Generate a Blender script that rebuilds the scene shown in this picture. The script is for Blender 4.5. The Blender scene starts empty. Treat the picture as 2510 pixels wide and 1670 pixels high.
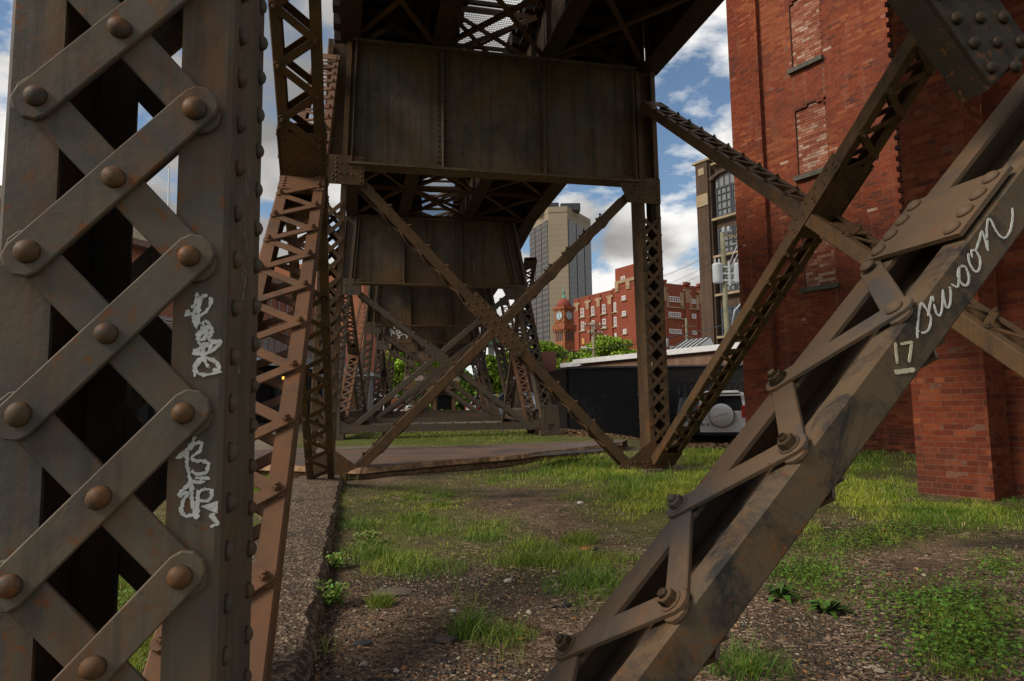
import bpy, bmesh, math, random
import numpy as np
from mathutils import Vector, Matrix, noise

R = random.Random(7)
SC = bpy.context.scene
COL = SC.collection
rad = math.radians

# ------------------------------------------------------------------ camera
# World frame: X runs across the viaduct (to the right), Y along it (away), Z up.
YAW, PITCH, ROLL, EYE = rad(13.0), math.atan(165 / 1673.0), 0.014, 1.05
FW0 = Vector((math.sin(YAW), math.cos(YAW), 0)); RT0 = Vector((math.cos(YAW), -math.sin(YAW), 0)); ZZ = Vector((0, 0, 1))
FW = FW0 * math.cos(PITCH) + ZZ * math.sin(PITCH); UP0 = ZZ * math.cos(PITCH) - FW0 * math.sin(PITCH)
RT = RT0 * math.cos(ROLL) - UP0 * math.sin(ROLL); UP = UP0 * math.cos(ROLL) + RT0 * math.sin(ROLL)
EYEP = Vector((0, 0, EYE))
cam_d = bpy.data.cameras.new('camera'); cam = bpy.data.objects.new('camera', cam_d); COL.objects.link(cam)
m = Matrix((RT, UP, -FW)).transposed().to_4x4(); m.translation = EYEP
cam.matrix_world = m
cam_d.sensor_width = 36; cam_d.lens = 24.0; cam_d.clip_start = 0.05; cam_d.clip_end = 3000
SC.camera = cam

# ------------------------------------------------------------------ sky, sun, exposure
SUN_EL, SUN_AZ = rad(38), rad(260)          # azimuth clockwise from +Y: the sun stands behind us, to the left
world = bpy.data.worlds.new('World'); SC.world = world; world.use_nodes = True
wt = world.node_tree; wn = wt.nodes; wl = wt.links; wn.clear()
out = wn.new('ShaderNodeOutputWorld'); bg = wn.new('ShaderNodeBackground')
sky = wn.new('ShaderNodeTexSky'); sky.sky_type = 'NISHITA'; sky.sun_disc = False
sky.sun_elevation = SUN_EL; sky.sun_rotation = SUN_AZ; sky.air_density = 1.0; sky.dust_density = 0.6
bg.inputs['Strength'].default_value = 0.1
tc = wn.new('ShaderNodeTexCoord'); sep = wn.new('ShaderNodeSeparateXYZ'); wl.new(tc.outputs['Generated'], sep.inputs[0])
def wmath(op, a, b=None):
    n = wn.new('ShaderNodeMath'); n.operation = op
    for i, x in enumerate((a, b)):
        if x is None: continue
        if isinstance(x, (int, float)): n.inputs[i].default_value = x
        else: wl.new(x, n.inputs[i])
    return n.outputs[0]
zc = wmath('ADD', wmath('MAXIMUM', sep.outputs[2], 0.0), 0.32)
comb = wn.new('ShaderNodeCombineXYZ')
wl.new(wmath('DIVIDE', sep.outputs[0], zc), comb.inputs[0]); wl.new(wmath('DIVIDE', sep.outputs[1], zc), comb.inputs[1])
comb.inputs[2].default_value = 3.7
def wnoise(scale, det, rough, off, dist=0.0):
    mp = wn.new('ShaderNodeMapping'); mp.inputs['Location'].default_value = off; wl.new(comb.outputs[0], mp.inputs[0])
    n = wn.new('ShaderNodeTexNoise'); n.inputs['Scale'].default_value = scale; n.inputs['Detail'].default_value = det
    n.inputs['Roughness'].default_value = rough; n.inputs['Distortion'].default_value = dist
    wl.new(mp.outputs[0], n.inputs['Vector']); return n.outputs['Fac']
def wramp(fac, stops):
    r = wn.new('ShaderNodeValToRGB'); wl.new(fac, r.inputs[0]); e = r.color_ramp.elements
    while len(e) < len(stops): e.new(0.5)
    for k, (p, c) in enumerate(stops): e[k].position = p; e[k].color = (*c, 1)
    return r.outputs[0]
CLOUD_OFF = (1.9, 0.4, 0.0)
cov = wnoise(2.1, 9, 0.56, CLOUD_OFF, 0.25)
mask = wramp(cov, [(0.425, (0, 0, 0)), (0.485, (1, 1, 1))])
shade = wnoise(1.7, 6, 0.5, (5.2, 1.4, 0.3))
thick = wramp(shade, [(0.39, (1.5, 1.48, 1.46)), (0.48, (2.5, 2.45, 2.38)), (0.58, (5.2, 5.1, 4.95))])
mix = wn.new('ShaderNodeMix'); mix.data_type = 'RGBA'
dim = wn.new('ShaderNodeMix'); dim.data_type = 'RGBA'; dim.blend_type = 'MULTIPLY'; dim.inputs['Factor'].default_value = 1.0
wl.new(sky.outputs[0], dim.inputs['A']); dim.inputs['B'].default_value = (0.56, 0.60, 0.61, 1)
hz = wmath('MULTIPLY', wmath('ADD', sep.outputs[2], 0.03), 25.0); hz = wmath('MINIMUM', wmath('MAXIMUM', hz, 0.0), 1.0)
wl.new(wmath('MULTIPLY', mask, hz), mix.inputs['Factor']); wl.new(dim.outputs['Result'], mix.inputs['A']); wl.new(thick, mix.inputs['B'])
wl.new(mix.outputs['Result'], bg.inputs['Color']); wl.new(bg.outputs[0], out.inputs[0])

sun_d = bpy.data.lights.new('sun', 'SUN'); sun_d.energy = 1.5; sun_d.angle = rad(20); sun_d.color = (1.0, 0.91, 0.78)
sun = bpy.data.objects.new('sun', sun_d); COL.objects.link(sun)
sdir = Vector((math.sin(SUN_AZ) * math.cos(SUN_EL), math.cos(SUN_AZ) * math.cos(SUN_EL), math.sin(SUN_EL)))
sun.rotation_euler = sdir.to_track_quat('Z', 'Y').to_euler()
sun.location = (-20, -20, 40)

vs = SC.view_settings; vs.view_transform = 'Standard'; vs.look = 'None'; vs.exposure = 0.95; vs.gamma = 1.0
vs.use_curve_mapping = False
SC.render.engine = 'CYCLES'
SC.cycles.use_denoising = True
try: SC.cycles.denoiser = 'OPENIMAGEDENOISE'
except Exception: pass
SC.cycles.max_bounces = 6; SC.cycles.diffuse_bounces = 4; SC.cycles.glossy_bounces = 2; SC.cycles.transmission_bounces = 2
SC.cycles.sample_clamp_indirect = 6.0

# ------------------------------------------------------------------ measured points -> places in the world
def ray(u, v): return FW + RT * ((u - 1255.0) / 1673.0) - UP * ((v - 835.0) / 1673.0)
def at_n(u, v, n): d = ray(u, v); return EYEP + d * (n / d.y)
def at_s(u, v, s): d = ray(u, v); return EYEP + d * (s / d.x)
def at_h(u, v, h=0.0): d = ray(u, v); return EYEP + d * ((h - EYE) / d.z)
def at_d(u, v, dist): d = ray(u, v); return EYEP + d * (dist / d.dot(FW0))

# ------------------------------------------------------------------ object helpers
WM = {}
def _link(o, parent, W):
    COL.objects.link(o); WM[o.name] = W
    if parent is not None:
        o.parent = parent; o.matrix_basis = WM[parent.name].inverted() @ W
    else: o.matrix_basis = W
def tag(o, label=None, cat=None, group=None, kind=None):
    if label: o['label'] = label
    if cat: o['category'] = cat
    if group: o['group'] = group
    if kind: o['kind'] = kind
    return o
def thing(name, loc, label, cat, group=None):
    o = bpy.data.objects.new(name, None); o.empty_display_size = 0.2
    _link(o, None, Matrix.Translation(Vector(loc))); return tag(o, label, cat, group)
def put(mesh, name, parent, W):
    o = bpy.data.objects.new(name, mesh); _link(o, parent, W); return o

class MB:
    """collects faces in world space; build() links them as one mesh object"""
    def __init__(s): s.v = []; s.f = []; s.sm = []; s.c = []
    def add(s, vs_, fs, smooth=False, col=None):
        b = len(s.v); s.v.extend(vs_)
        for f in fs: s.f.append(tuple(b + i for i in f)); s.sm.append(smooth); s.c.append(col)
    def boxa(s, c, ax, ay, az, col=None):
        c = Vector(c); P = []
        for k in range(8): P.append(c + ax * (1 if k & 1 else -1) + ay * (1 if k & 2 else -1) + az * (1 if k & 4 else -1))
        s.add(P, [(0, 2, 3, 1), (4, 5, 7, 6), (0, 1, 5, 4), (2, 6, 7, 3), (0, 4, 6, 2), (1, 3, 7, 5)], False, col)
    def box(s, lo, hi, col=None):
        lo = Vector(lo); hi = Vector(hi); h = (hi - lo) / 2
        s.boxa((lo + hi) / 2, Vector((h.x, 0, 0)), Vector((0, h.y, 0)), Vector((0, 0, h.z)), col)
    def beam(s, P, Q, side, w, h, col=None):
        P = Vector(P); Q = Vector(Q); a = (Q - P); L = a.length; a = a / L
        sd = (Vector(side) - a * Vector(side).dot(a)).normalized(); t = a.cross(sd)
        s.boxa((P + Q) / 2, a * (L / 2), sd * (w / 2), t * (h / 2), col)
    def prism(s, pts, o, X, Y, Z, col=None, smooth=False):
        """2-D outline pts in the plane (X, Y) at o, pushed along vector Z (with its length)"""
        o = Vector(o); n = len(pts)
        A = [o + X * p[0] + Y * p[1] for p in pts]; B = [p + Z for p in A]
        flip = (sum(pts[i][0] * pts[(i + 1) % n][1] - pts[(i + 1) % n][0] * pts[i][1] for i in range(n)) > 0) == (X.cross(Y).dot(Z) > 0)
        f = [tuple(range(n))[::-1], tuple(range(n, 2 * n))] if flip else [tuple(range(n)), tuple(range(n, 2 * n))[::-1]]
        s.add(A + B, f, False, col)
        b = len(s.v) - 2 * n
        for i in range(n):
            j = (i + 1) % n; q = (b + i, b + j, b + n + j, b + n + i)
            s.f.append(q if flip else q[::-1]); s.sm.append(smooth); s.c.append(col)
    def tube(s, pts, r, n=6, r2=None, caps=True, col=None):
        pts = [Vector(p) for p in pts]; r2 = r if r2 is None else r2; rings = []; b = len(s.v); N = len(pts)
        ref = Vector((0.31, 0.17, 0.93))
        for i, p in enumerate(pts):
            a = (pts[min(i + 1, N - 1)] - pts[max(i - 1, 0)]).normalized()
            x = a.cross(ref)
            if x.length < 1e-3: x = a.cross(Vector((1, 0, 0)))
            x.normalize(); y = a.cross(x); rr = r + (r2 - r) * i / max(1, N - 1)
            for k in range(n):
                t = 2 * math.pi * k / n; s.v.append(p + x * (rr * math.cos(t)) + y * (rr * math.sin(t)))
        for i in range(N - 1):
            for k in range(n):
                j = (k + 1) % n
                s.f.append((b + i * n + k, b + (i + 1) * n + k, b + (i + 1) * n + j, b + i * n + j)); s.sm.append(n > 4); s.c.append(col)
        if caps:
            s.f.append(tuple(b + k for k in range(n))); s.sm.append(False); s.c.append(col)
            s.f.append(tuple(b + (N - 1) * n + k for k in range(n))[::-1]); s.sm.append(False); s.c.append(col)
    def lathe(s, c, axis, prof, n=12, smooth=True, col=None):
        """prof: list of (radius, height along axis)"""
        c = Vector(c); a = Vector(axis).normalized(); x = a.orthogonal().normalized(); y = a.cross(x); b = len(s.v)
        for (r, h) in prof:
            for k in range(n):
                t = 2 * math.pi * k / n; s.v.append(c + a * h + x * (r * math.cos(t)) + y * (r * math.sin(t)))
        for i in range(len(prof) - 1):
            for k in range(n):
                j = (k + 1) % n; s.f.append((b + i * n + k, b + i * n + j, b + (i + 1) * n + j, b + (i + 1) * n + k)); s.sm.append(smooth); s.c.append(col)
        s.f.append(tuple(b + k for k in range(n))[::-1]); s.sm.append(False); s.c.append(col)
        i = len(prof) - 1; s.f.append(tuple(b + i * n + k for k in range(n))); s.sm.append(smooth); s.c.append(col)
    def dome(s, c, axis, r, hgt=None, n=6, rings=2, col=None):
        hgt = r * 0.75 if hgt is None else hgt
        prof = [(r * math.cos(t), hgt * math.sin(t)) for t in [math.pi / 2 * k / (rings + 0.35) for k in range(rings + 1)]]
        s.lathe(c, axis, prof, n, True, col)
    def hexnut(s, c, axis, r, hgt, bolt=True, col=None):
        s.lathe(c, axis, [(r * 1.35, 0), (r * 1.35, hgt * .12)], 12, False, col)
        a = Vector(axis).normalized(); s.lathe(Vector(c) + a * hgt * .12, a, [(r, 0), (r, hgt * .8), (r * .88, hgt * .92)], 6, False, col)
        if bolt: s.lathe(Vector(c) + a * hgt, a, [(r * .55, 0), (r * .55, hgt * .45), (r * .45, hgt * .55)], 8, False, col)
    def quad(s, a, b, c, d, col=None): s.add([Vector(a), Vector(b), Vector(c), Vector(d)], [(0, 1, 2, 3)], False, col)
    def mesh(s, name, mat, W=None):
        me = bpy.data.meshes.new(name); iv = W.inverted() if W is not None else None
        me.from_pydata([tuple(iv @ Vector(p)) if iv else tuple(p) for p in s.v], [], s.f)
        me.polygons.foreach_set('use_smooth', s.sm)
        if any(c is not None for c in s.c):
            at = me.attributes.new('col', 'FLOAT_COLOR', 'FACE')
            at.data.foreach_set('color', [x for c in s.c for x in ((*(c or (1, 1, 1)), 1))])
        if mat: me.materials.append(mat)
        me.update(); return me
    def build(s, name, mat, parent=None, label=None, cat=None, group=None, kind=None, loc=None):
        if parent is not None: W = WM[parent.name].copy()
        elif loc is not None: W = Matrix.Translation(Vector(loc))
        else:
            a = np.array([tuple(p) for p in s.v]); c = (a.min(0) + a.max(0)) / 2; W = Matrix.Translation(Vector((c[0], c[1], a[:, 2].min())))
        o = put(s.mesh(name, mat, W), name, parent, W)
        return tag(o, label, cat, group, kind)

def np_mesh(name, V, F, mat, col=None, parent=None, smooth=False, attr_domain='POINT'):
    """V (n,3) float, F (m,k) int, col (n,3): big meshes"""
    me = bpy.data.meshes.new(name); V = np.asarray(V, np.float32); F = np.asarray(F, np.int32)
    k = F.shape[1]
    me.vertices.add(len(V)); me.vertices.foreach_set('co', V.ravel())
    me.loops.add(F.size); me.loops.foreach_set('vertex_index', F.ravel())
    me.polygons.add(len(F)); me.polygons.foreach_set('loop_start', np.arange(0, F.size, k, dtype=np.int32))
    me.polygons.foreach_set('loop_total', np.full(len(F), k, np.int32))
    me.polygons.foreach_set('use_smooth', np.full(len(F), bool(smooth)))
    if col is not None:
        at = me.attributes.new('col', 'FLOAT_COLOR', attr_domain)
        at.data.foreach_set('color', np.hstack([np.asarray(col, np.float32), np.ones((len(col), 1), np.float32)]).ravel())
    me.materials.append(mat); me.update(calc_edges=True); me.validate()
    o = bpy.data.objects.new(name, me)
    _link(o, parent, WM[parent.name].copy() if parent is not None else Matrix.Identity(4))
    return o

# ------------------------------------------------------------------ materials
class NT:
    def __init__(s, name, rough=0.7, spec=0.3, metal=0.0):
        s.m = bpy.data.materials.new(name); s.m.use_nodes = True; s.t = s.m.node_tree; s.n = s.t.nodes; s.l = s.t.links
        s.b = s.n['Principled BSDF']; s.b.inputs['Roughness'].default_value = rough
        s.b.inputs['Specular IOR Level'].default_value = spec; s.b.inputs['Metallic'].default_value = metal
        s._pos = None
    def set(s, sock, x):
        if hasattr(x, 'is_output'): s.l.new(x, sock)
        elif isinstance(x, (tuple, list)): sock.default_value = (*x, 1.0) if len(x) == 3 and len(sock.default_value) == 4 else x
        else: sock.default_value = x
    def pos(s):
        if s._pos is None: s._pos = s.n.new('ShaderNodeNewGeometry').outputs['Position']
        return s._pos
    def math(s, op, a, b=0.0, clamp=False):
        n = s.n.new('ShaderNodeMath'); n.operation = op; n.use_clamp = clamp; s.set(n.inputs[0], a); s.set(n.inputs[1], b); return n.outputs[0]
    def dot(s, v):
        n = s.n.new('ShaderNodeVectorMath'); n.operation = 'DOT_PRODUCT'; s.l.new(s.pos(), n.inputs[0]); n.inputs[1].default_value = v; return n.outputs['Value']
    def comb(s, x, y, z=0.0):
        n = s.n.new('ShaderNodeCombineXYZ'); s.set(n.inputs[0], x); s.set(n.inputs[1], y); s.set(n.inputs[2], z); return n.outputs[0]
    def mapv(s, sc=(1, 1, 1), loc=(0, 0, 0), vec=None):
        n = s.n.new('ShaderNodeMapping'); s.l.new(vec if vec is not None else s.pos(), n.inputs[0]); n.inputs['Scale'].default_value = sc; n.inputs['Location'].default_value = loc; return n.outputs[0]
    def noise(s, scale, det=5, rough=0.55, vec=None, dist=0.0, color=False):
        n = s.n.new('ShaderNodeTexNoise'); s.l.new(vec if vec is not None else s.pos(), n.inputs['Vector'])
        n.inputs['Scale'].default_value = scale; n.inputs['Detail'].default_value = det; n.inputs['Roughness'].default_value = rough; n.inputs['Distortion'].default_value = dist
        return n.outputs['Color' if color else 'Fac']
    def vor(s, scale, vec=None, out='Distance', feature='F1'):
        n = s.n.new('ShaderNodeTexVoronoi'); s.l.new(vec if vec is not None else s.pos(), n.inputs['Vector']); n.feature = feature; n.inputs['Scale'].default_value = scale; return n.outputs[out]
    def ramp(s, fac, a, b, lo=0.0, hi=1.0):
        n = s.n.new('ShaderNodeMapRange'); n.clamp = True; s.set(n.inputs[0], fac); n.inputs[1].default_value = a; n.inputs[2].default_value = b; n.inputs[3].default_value = lo; n.inputs[4].default_value = hi; return n.outputs[0]
    def mix(s, fac, a, b, mode='MIX'):
        n = s.n.new('ShaderNodeMix'); n.data_type = 'RGBA'; n.blend_type = mode; s.set(n.inputs['Factor'], fac); s.set(n.inputs['A'], a); s.set(n.inputs['B'], b); return n.outputs['Result']
    def attr(s, name='col'):
        n = s.n.new('ShaderNodeAttribute'); n.attribute_name = name; return n.outputs['Color']
    def bump(s, h, strength=0.3, dist=0.01, base=None):
        n = s.n.new('ShaderNodeBump'); n.inputs['Strength'].default_value = strength; n.inputs['Distance'].default_value = dist; s.l.new(h, n.inputs['Height'])
        if base is not None: s.l.new(base, n.inputs['Normal'])
        return n.outputs[0]
    def fin(s, col=None, normal=None, rough=None, emit=None, es=1.0):
        if col is not None: s.set(s.b.inputs['Base Color'], col)
        if normal is not None: s.l.new(normal, s.b.inputs['Normal'])
        if rough is not None: s.set(s.b.inputs['Roughness'], rough)
        if emit is not None: s.set(s.b.inputs['Emission Color'], emit); s.b.inputs['Emission Strength'].default_value = es
        return s.m

def steel(name, c1, c2, rust, r_amt=0.5, r_scale=5.0, rough=0.62, streak=True, orange=(0.19, 0.070, 0.022), foot=None, c3=None, c3_amt=0.5, c3_scale=4.0, c3_lo=0.50):
    """old painted bridge steel: two paint tones, a third worn tone in patches, rust blooms and runs, lumpy paint film"""
    t = NT(name, rough, 0.22)
    col = t.mix(t.ramp(t.noise(2.7, 7, 0.66), 0.40, 0.60), c1, c2)
    if c3:
        pn = t.noise(c3_scale, 8, 0.72, t.mapv((1, 1, 1), (6.1, 0.7, 3.9)), 0.6)
        col = t.mix(t.math('MULTIPLY', t.ramp(pn, c3_lo, c3_lo + 0.11), c3_amt), col, c3)
    big = t.noise(1.3, 4, 0.5, t.mapv((1, 1, .7), (3.1, 7.7, 1.2)))
    rm = t.ramp(t.noise(r_scale, 8, 0.72, t.mapv((1, 1, 1), (9.3, 2.2, 5.5)), 0.4), 0.62 - 0.22 * r_amt, 0.74 - 0.16 * r_amt)
    rm = t.math('MULTIPLY', rm, t.ramp(big, 0.38, 0.58, 0.30, 1.0))
    col = t.mix(t.math('MULTIPLY', rm, 0.85), col, rust)
    if streak:
        st = t.noise(1.0, 5, 0.6, t.mapv((26, 26, 1.3)))
        col = t.mix(t.ramp(st, 0.50, 0.68, 0.0, 0.55), col, tuple(x * 0.5 for x in c1))
        st2 = t.noise(1.0, 4, 0.6, t.mapv((17, 17, 0.9), (4, 4, 4)))
        col = t.mix(t.ramp(st2, 0.52, 0.68, 0.0, 0.55), col, rust)
    sp = t.ramp(t.noise(34, 4, 0.62), 0.585, 0.66)
    sp2 = t.ramp(t.noise(2.0, 3, 0.5, t.mapv((1, 1, 1), (1, 8, 3))), 0.44, 0.58)
    col = t.mix(t.math('MULTIPLY', t.math('MULTIPLY', sp, sp2), 0.9), col, orange)
    if foot:                                     # rust creeping up from the bottom flange
        zn = t.math('ADD', t.dot((0, 0, 1)), t.math('MULTIPLY', t.noise(1.0, 5, 0.6, t.mapv((5, 5, 0.5), (2, 9, 1))), -0.9))
        col = t.mix(t.ramp(zn, foot[0], foot[1], 0.8, 0.0), col, rust)
        st3 = t.noise(1.0, 5, 0.65, t.mapv((9, 9, 0.35), (7, 1, 4))); col = t.mix(t.ramp(st3, 0.50, 0.66, 0.0, 0.65), col, tuple(x * 0.45 for x in c2))
    ch = t.ramp(t.noise(110, 5, 0.7), 0.60, 0.68); ch2 = t.ramp(t.noise(6, 5, 0.6, t.mapv((1, 1, 1), (2, 2, 8))), 0.50, 0.62)
    chip = t.math('MULTIPLY', ch, ch2); col = t.mix(t.math('MULTIPLY', chip, 0.8), col, (0.045, 0.030, 0.022))
    h = t.math('ADD', t.math('ADD', t.noise(45, 6, 0.65), t.math('MULTIPLY', t.noise(9, 4, 0.6), 2.0)), t.math('MULTIPLY', chip, -0.8))
    return t.fin(col, t.bump(h, 0.22, 0.005), t.ramp(t.noise(12, 4), 0.3, 0.7, rough - 0.12, rough + 0.15))

M = {}
M['col'] = steel('grey_brown_painted_steel', (0.104, 0.089, 0.072), (0.148, 0.117, 0.083), (0.190, 0.085, 0.034), 0.60, 7, 0.6, c3=(0.072, 0.070, 0.070), c3_amt=.7, c3_scale=3.0)
M['colrivet'] = steel('rusty_rivet_steel', (0.095, 0.060, 0.036), (0.135, 0.068, 0.030), (0.22, 0.082, 0.026), 0.65, 26, 0.55, False, c3=(0.05, 0.046, 0.042), c3_amt=.8, c3_scale=16)
M['swoon'] = steel('dusty_brown_steel', (0.155, 0.098, 0.056), (0.125, 0.084, 0.052), (0.175, 0.085, 0.038), 0.35, 6, 0.62, False, c3=(0.070, 0.066, 0.064), c3_amt=.75, c3_scale=2.6)
M['swoonweb'] = steel('mottled_brown_steel', (0.140, 0.092, 0.052), (0.112, 0.084, 0.056), (0.175, 0.090, 0.034), 0.5, 5, 0.6, False, c3=(0.024, 0.024, 0.026), c3_amt=.9, c3_scale=4.2, c3_lo=.455)
M['ladder'] = steel('red_brown_dusty_steel', (0.175, 0.085, 0.042), (0.140, 0.074, 0.040), (0.19, 0.075, 0.028), 0.4, 7, 0.62, False, c3=(0.085, 0.055, 0.038), c3_amt=.6, c3_scale=3.5)
M['bent'] = steel('dark_brown_steel', (0.128, 0.075, 0.037), (0.094, 0.060, 0.034), (0.165, 0.075, 0.024), 0.6, 4, 0.6, c3=(0.040, 0.031, 0.022), c3_amt=.6, c3_scale=2.2)
M['bentfar'] = steel('grey_steel', (0.110, 0.094, 0.078), (0.128, 0.098, 0.068), (0.160, 0.082, 0.034), 0.5, 3, 0.6)
M['girder'] = steel('sooty_girder_steel', (0.165, 0.138, 0.106), (0.118, 0.103, 0.084), (0.185, 0.098, 0.036), 0.55, 1.6, 0.58, foot=(4.05, 4.95), c3=(0.05, 0.044, 0.038), c3_amt=.6, c3_scale=1.3)
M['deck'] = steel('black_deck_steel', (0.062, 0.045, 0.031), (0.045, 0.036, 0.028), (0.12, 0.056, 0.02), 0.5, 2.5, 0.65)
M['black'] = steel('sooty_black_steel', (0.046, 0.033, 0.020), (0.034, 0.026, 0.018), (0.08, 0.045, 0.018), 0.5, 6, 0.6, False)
def plain(name, c, rough=0.6, spec=0.3, var=0.25, scale=8, metal=0.0, bump=0.1):
    t = NT(name, rough, spec, metal)
    n = t.noise(scale, 5, 0.6)
    col = t.mix(t.ramp(n, 0.3, 0.7), tuple(x * (1 - var) for x in c), tuple(min(1, x * (1 + var)) for x in c))
    return t.fin(col, t.bump(t.noise(scale * 6, 3), bump, 0.01))
M['tie'] = plain('creosoted_timber', (0.045, 0.034, 0.026), 0.8, 0.2, 0.35, 6)
def worn_paint(name, c, lo, hi, scale=150):
    t = NT(name, 0.65, 0.2); n = t.noise(scale, 5, 0.7); a = t.math('ADD', n, t.math('MULTIPLY', t.noise(22, 3, 0.6), 0.5))
    t.set(t.b.inputs['Alpha'], t.ramp(a, lo, hi)); return t.fin(t.mix(t.ramp(t.noise(60, 4), .35, .65), tuple(x * .72 for x in c), c))
M['white_paint'] = worn_paint('worn_white_marker', (0.78, 0.77, 0.72), 0.53, 0.60)
M['white_paint_far'] = plain('white_paint_marker', (0.72, 0.71, 0.66), 0.6, 0.3, 0.12, 40)
M['cream_paint'] = worn_paint('worn_cream_paint', (0.74, 0.66, 0.47), 0.52, 0.62, 110)
M['faint_paint'] = worn_paint('worn_grey_paint', (0.36, 0.34, 0.30), 0.66, 0.78, 130)
# ------------------------------------------------------------------ laced steel members
X3, Y3, Z3 = Vector((1, 0, 0)), Vector((0, 1, 0)), Vector((0, 0, 1))
def sub(name, parent):
    o = bpy.data.objects.new(name, None); o.empty_display_size = 0.1; _link(o, parent, WM[parent.name].copy()); return o
_cache = {}
def bar_mesh(L, bw, bt, mat, heads, lod):
    """flat lacing bar with rounded ends; local x along it, z out of the face it lies on"""
    key = (round(L, 3), bw, bt, mat.name, heads, lod)
    if key in _cache: return _cache[key]
    b = MB(); r = bw * 0.5; n = 5 if lod > 1 else 3; pts = []
    ext = bw * 0.22
    for k in range(n + 1): t = -math.pi / 2 + math.pi * k / n; pts.append((L / 2 + ext + r * 0.9 * math.cos(t), r * math.sin(t)))
    for k in range(n + 1): t = math.pi / 2 + math.pi * k / n; pts.append((-L / 2 - ext + r * 0.9 * math.cos(t), r * math.sin(t)))
    if lod > 1:                                    # worn, slightly rounded top edge
        c = bt * 0.22
        b.prism(pts, (0, 0, 0), X3, Y3, Z3 * (bt - c))
        k = (r - c) / r; top = [((abs(x) - c) * (1 if x > 0 else -1), y * k) for x, y in pts]
        n0 = len(b.v) - len(pts); base = len(b.v); N = len(pts)
        b.v.extend([Vector((x, y, bt)) for x, y in top])
        b.f.append(tuple(range(base, base + N))); b.sm.append(False); b.c.append(None)
        for i in range(N):
            j = (i + 1) % N; b.f.append((n0 + i, n0 + j, base + j, base + i)); b.sm.append(False); b.c.append(None)
    else: b.prism(pts, (0, 0, 0), X3, Y3, Z3 * bt)
    if heads == 'dome':
        for sx in (-1, 1): b.dome((sx * L / 2, 0, bt - .001), Z3, bw * 0.30, bw * 0.22, 6, 1)
    if heads == 'hex':
        for sx in (-1, 1): b.hexnut((sx * L / 2, 0, bt - .001), Z3, bw * 0.32, bw * 0.36)
    _cache[key] = b.mesh('lacing_bar', mat); return _cache[key]
def channel_pts(sg, w, d, fl, t, ch):
    a = w / 2
    p = [(a - ch, -d / 2), (a, -d / 2 + ch), (a, d / 2 - ch), (a - ch, d / 2), (a - fl, d / 2), (a - fl, d / 2 - t), (a - t, d / 2 - t),
         (a - t, -d / 2 + t), (a - fl, -d / 2 + t), (a - fl, -d / 2)]
    return [(sg * x, y) for x, y in p]
def laced(parent, P, Q, u, vdir, w, d, fl, t, lace, pitch, bw, bt, lod, mat, matb=None, l0=0.3, l1=None, phase=0.0, first=1, heads='dome',
          back=True, ch_names=('channel', 'channel'), node_cb=None, swap=1, mat2=None, flv=None, ev=None):
    P, Q = Vector(P), Vector(Q); a = Q - P; L = a.length; a.normalize(); matb = matb or mat
    u = Vector(u); u = (u - a * u.dot(a)).normalized(); v = Vector(vdir); v = (v - a * v.dot(a) - u * v.dot(u)).normalized()
    l1 = L - 0.3 if l1 is None else l1
    for sg, nm in zip((-1, 1), ch_names):
        b = MB(); b.prism(channel_pts(sg, w, d, flv[sg > 0] if flv else fl, t, min(.012, t * .7)), P, u, v, a * L); b.build(nm, (mat2 or mat) if sg > 0 else mat, parent)
    e = w / 2 - fl / 2; ee = {-1: ev[0] if ev else e, 1: ev[1] if ev else e}
    for fs in ((1, -1) if back else (1,)):
        face = v * fs; bars = []
        if lace == 'X':
            N = int((l1 - l0) / pitch)
            for k in range(N + 1):
                x0 = l0 + phase + k * pitch
                if x0 + pitch <= l1 + 1e-3:
                    bars.append((-1, x0, 1, x0 + pitch, 1 if swap > 0 else 0)); bars.append((1, x0, -1, x0 + pitch, 0 if swap > 0 else 1))
        else:
            x, sg = l0 + phase, first; k = 0
            while x + pitch / 2 <= l1 + 1e-3:
                bars.append((sg, x, -sg, x + pitch / 2, k % 2)); x += pitch / 2; sg = -sg; k += 1
        jb = MB()
        for (s0, x0, s1, x1, lay) in bars:
            A = P + a * x0 + u * (s0 * ee[s0]) + face * (d / 2 + lay * bt); B = P + a * x1 + u * (s1 * ee[s1]) + face * (d / 2 + lay * bt)
            bx = (B - A); bl = bx.length; bx.normalize(); by = face.cross(bx)
            if lod >= 1 and fs == 1:
                W = Matrix((bx, by, face)).transposed().to_4x4(); W.translation = (A + B) / 2
                if lod > 1: W = W @ Matrix.Rotation(R.gauss(0, .0045), 4, 'Z')
                hd = heads if lay == 1 or lace == 'Z' else None
                put(bar_mesh(bl, bw, bt, matb, hd, lod), 'lacing_bar', parent, W)
            else: jb.beam(A + face * bt / 2, B + face * bt / 2, by, bw, bt)
            if node_cb and fs == 1: node_cb(A, B, face, lay, bt)
        if jb.v: tag(jb.build('lacing', matb, parent), kind='stuff')
    return P, a, u, v, L
def plate(parent, name, pts, o, X, Y, Nn, th, mat): b = MB(); b.prism(pts, Vector(o), X, Y, Nn * th); return b.build(name, mat, parent)

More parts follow.
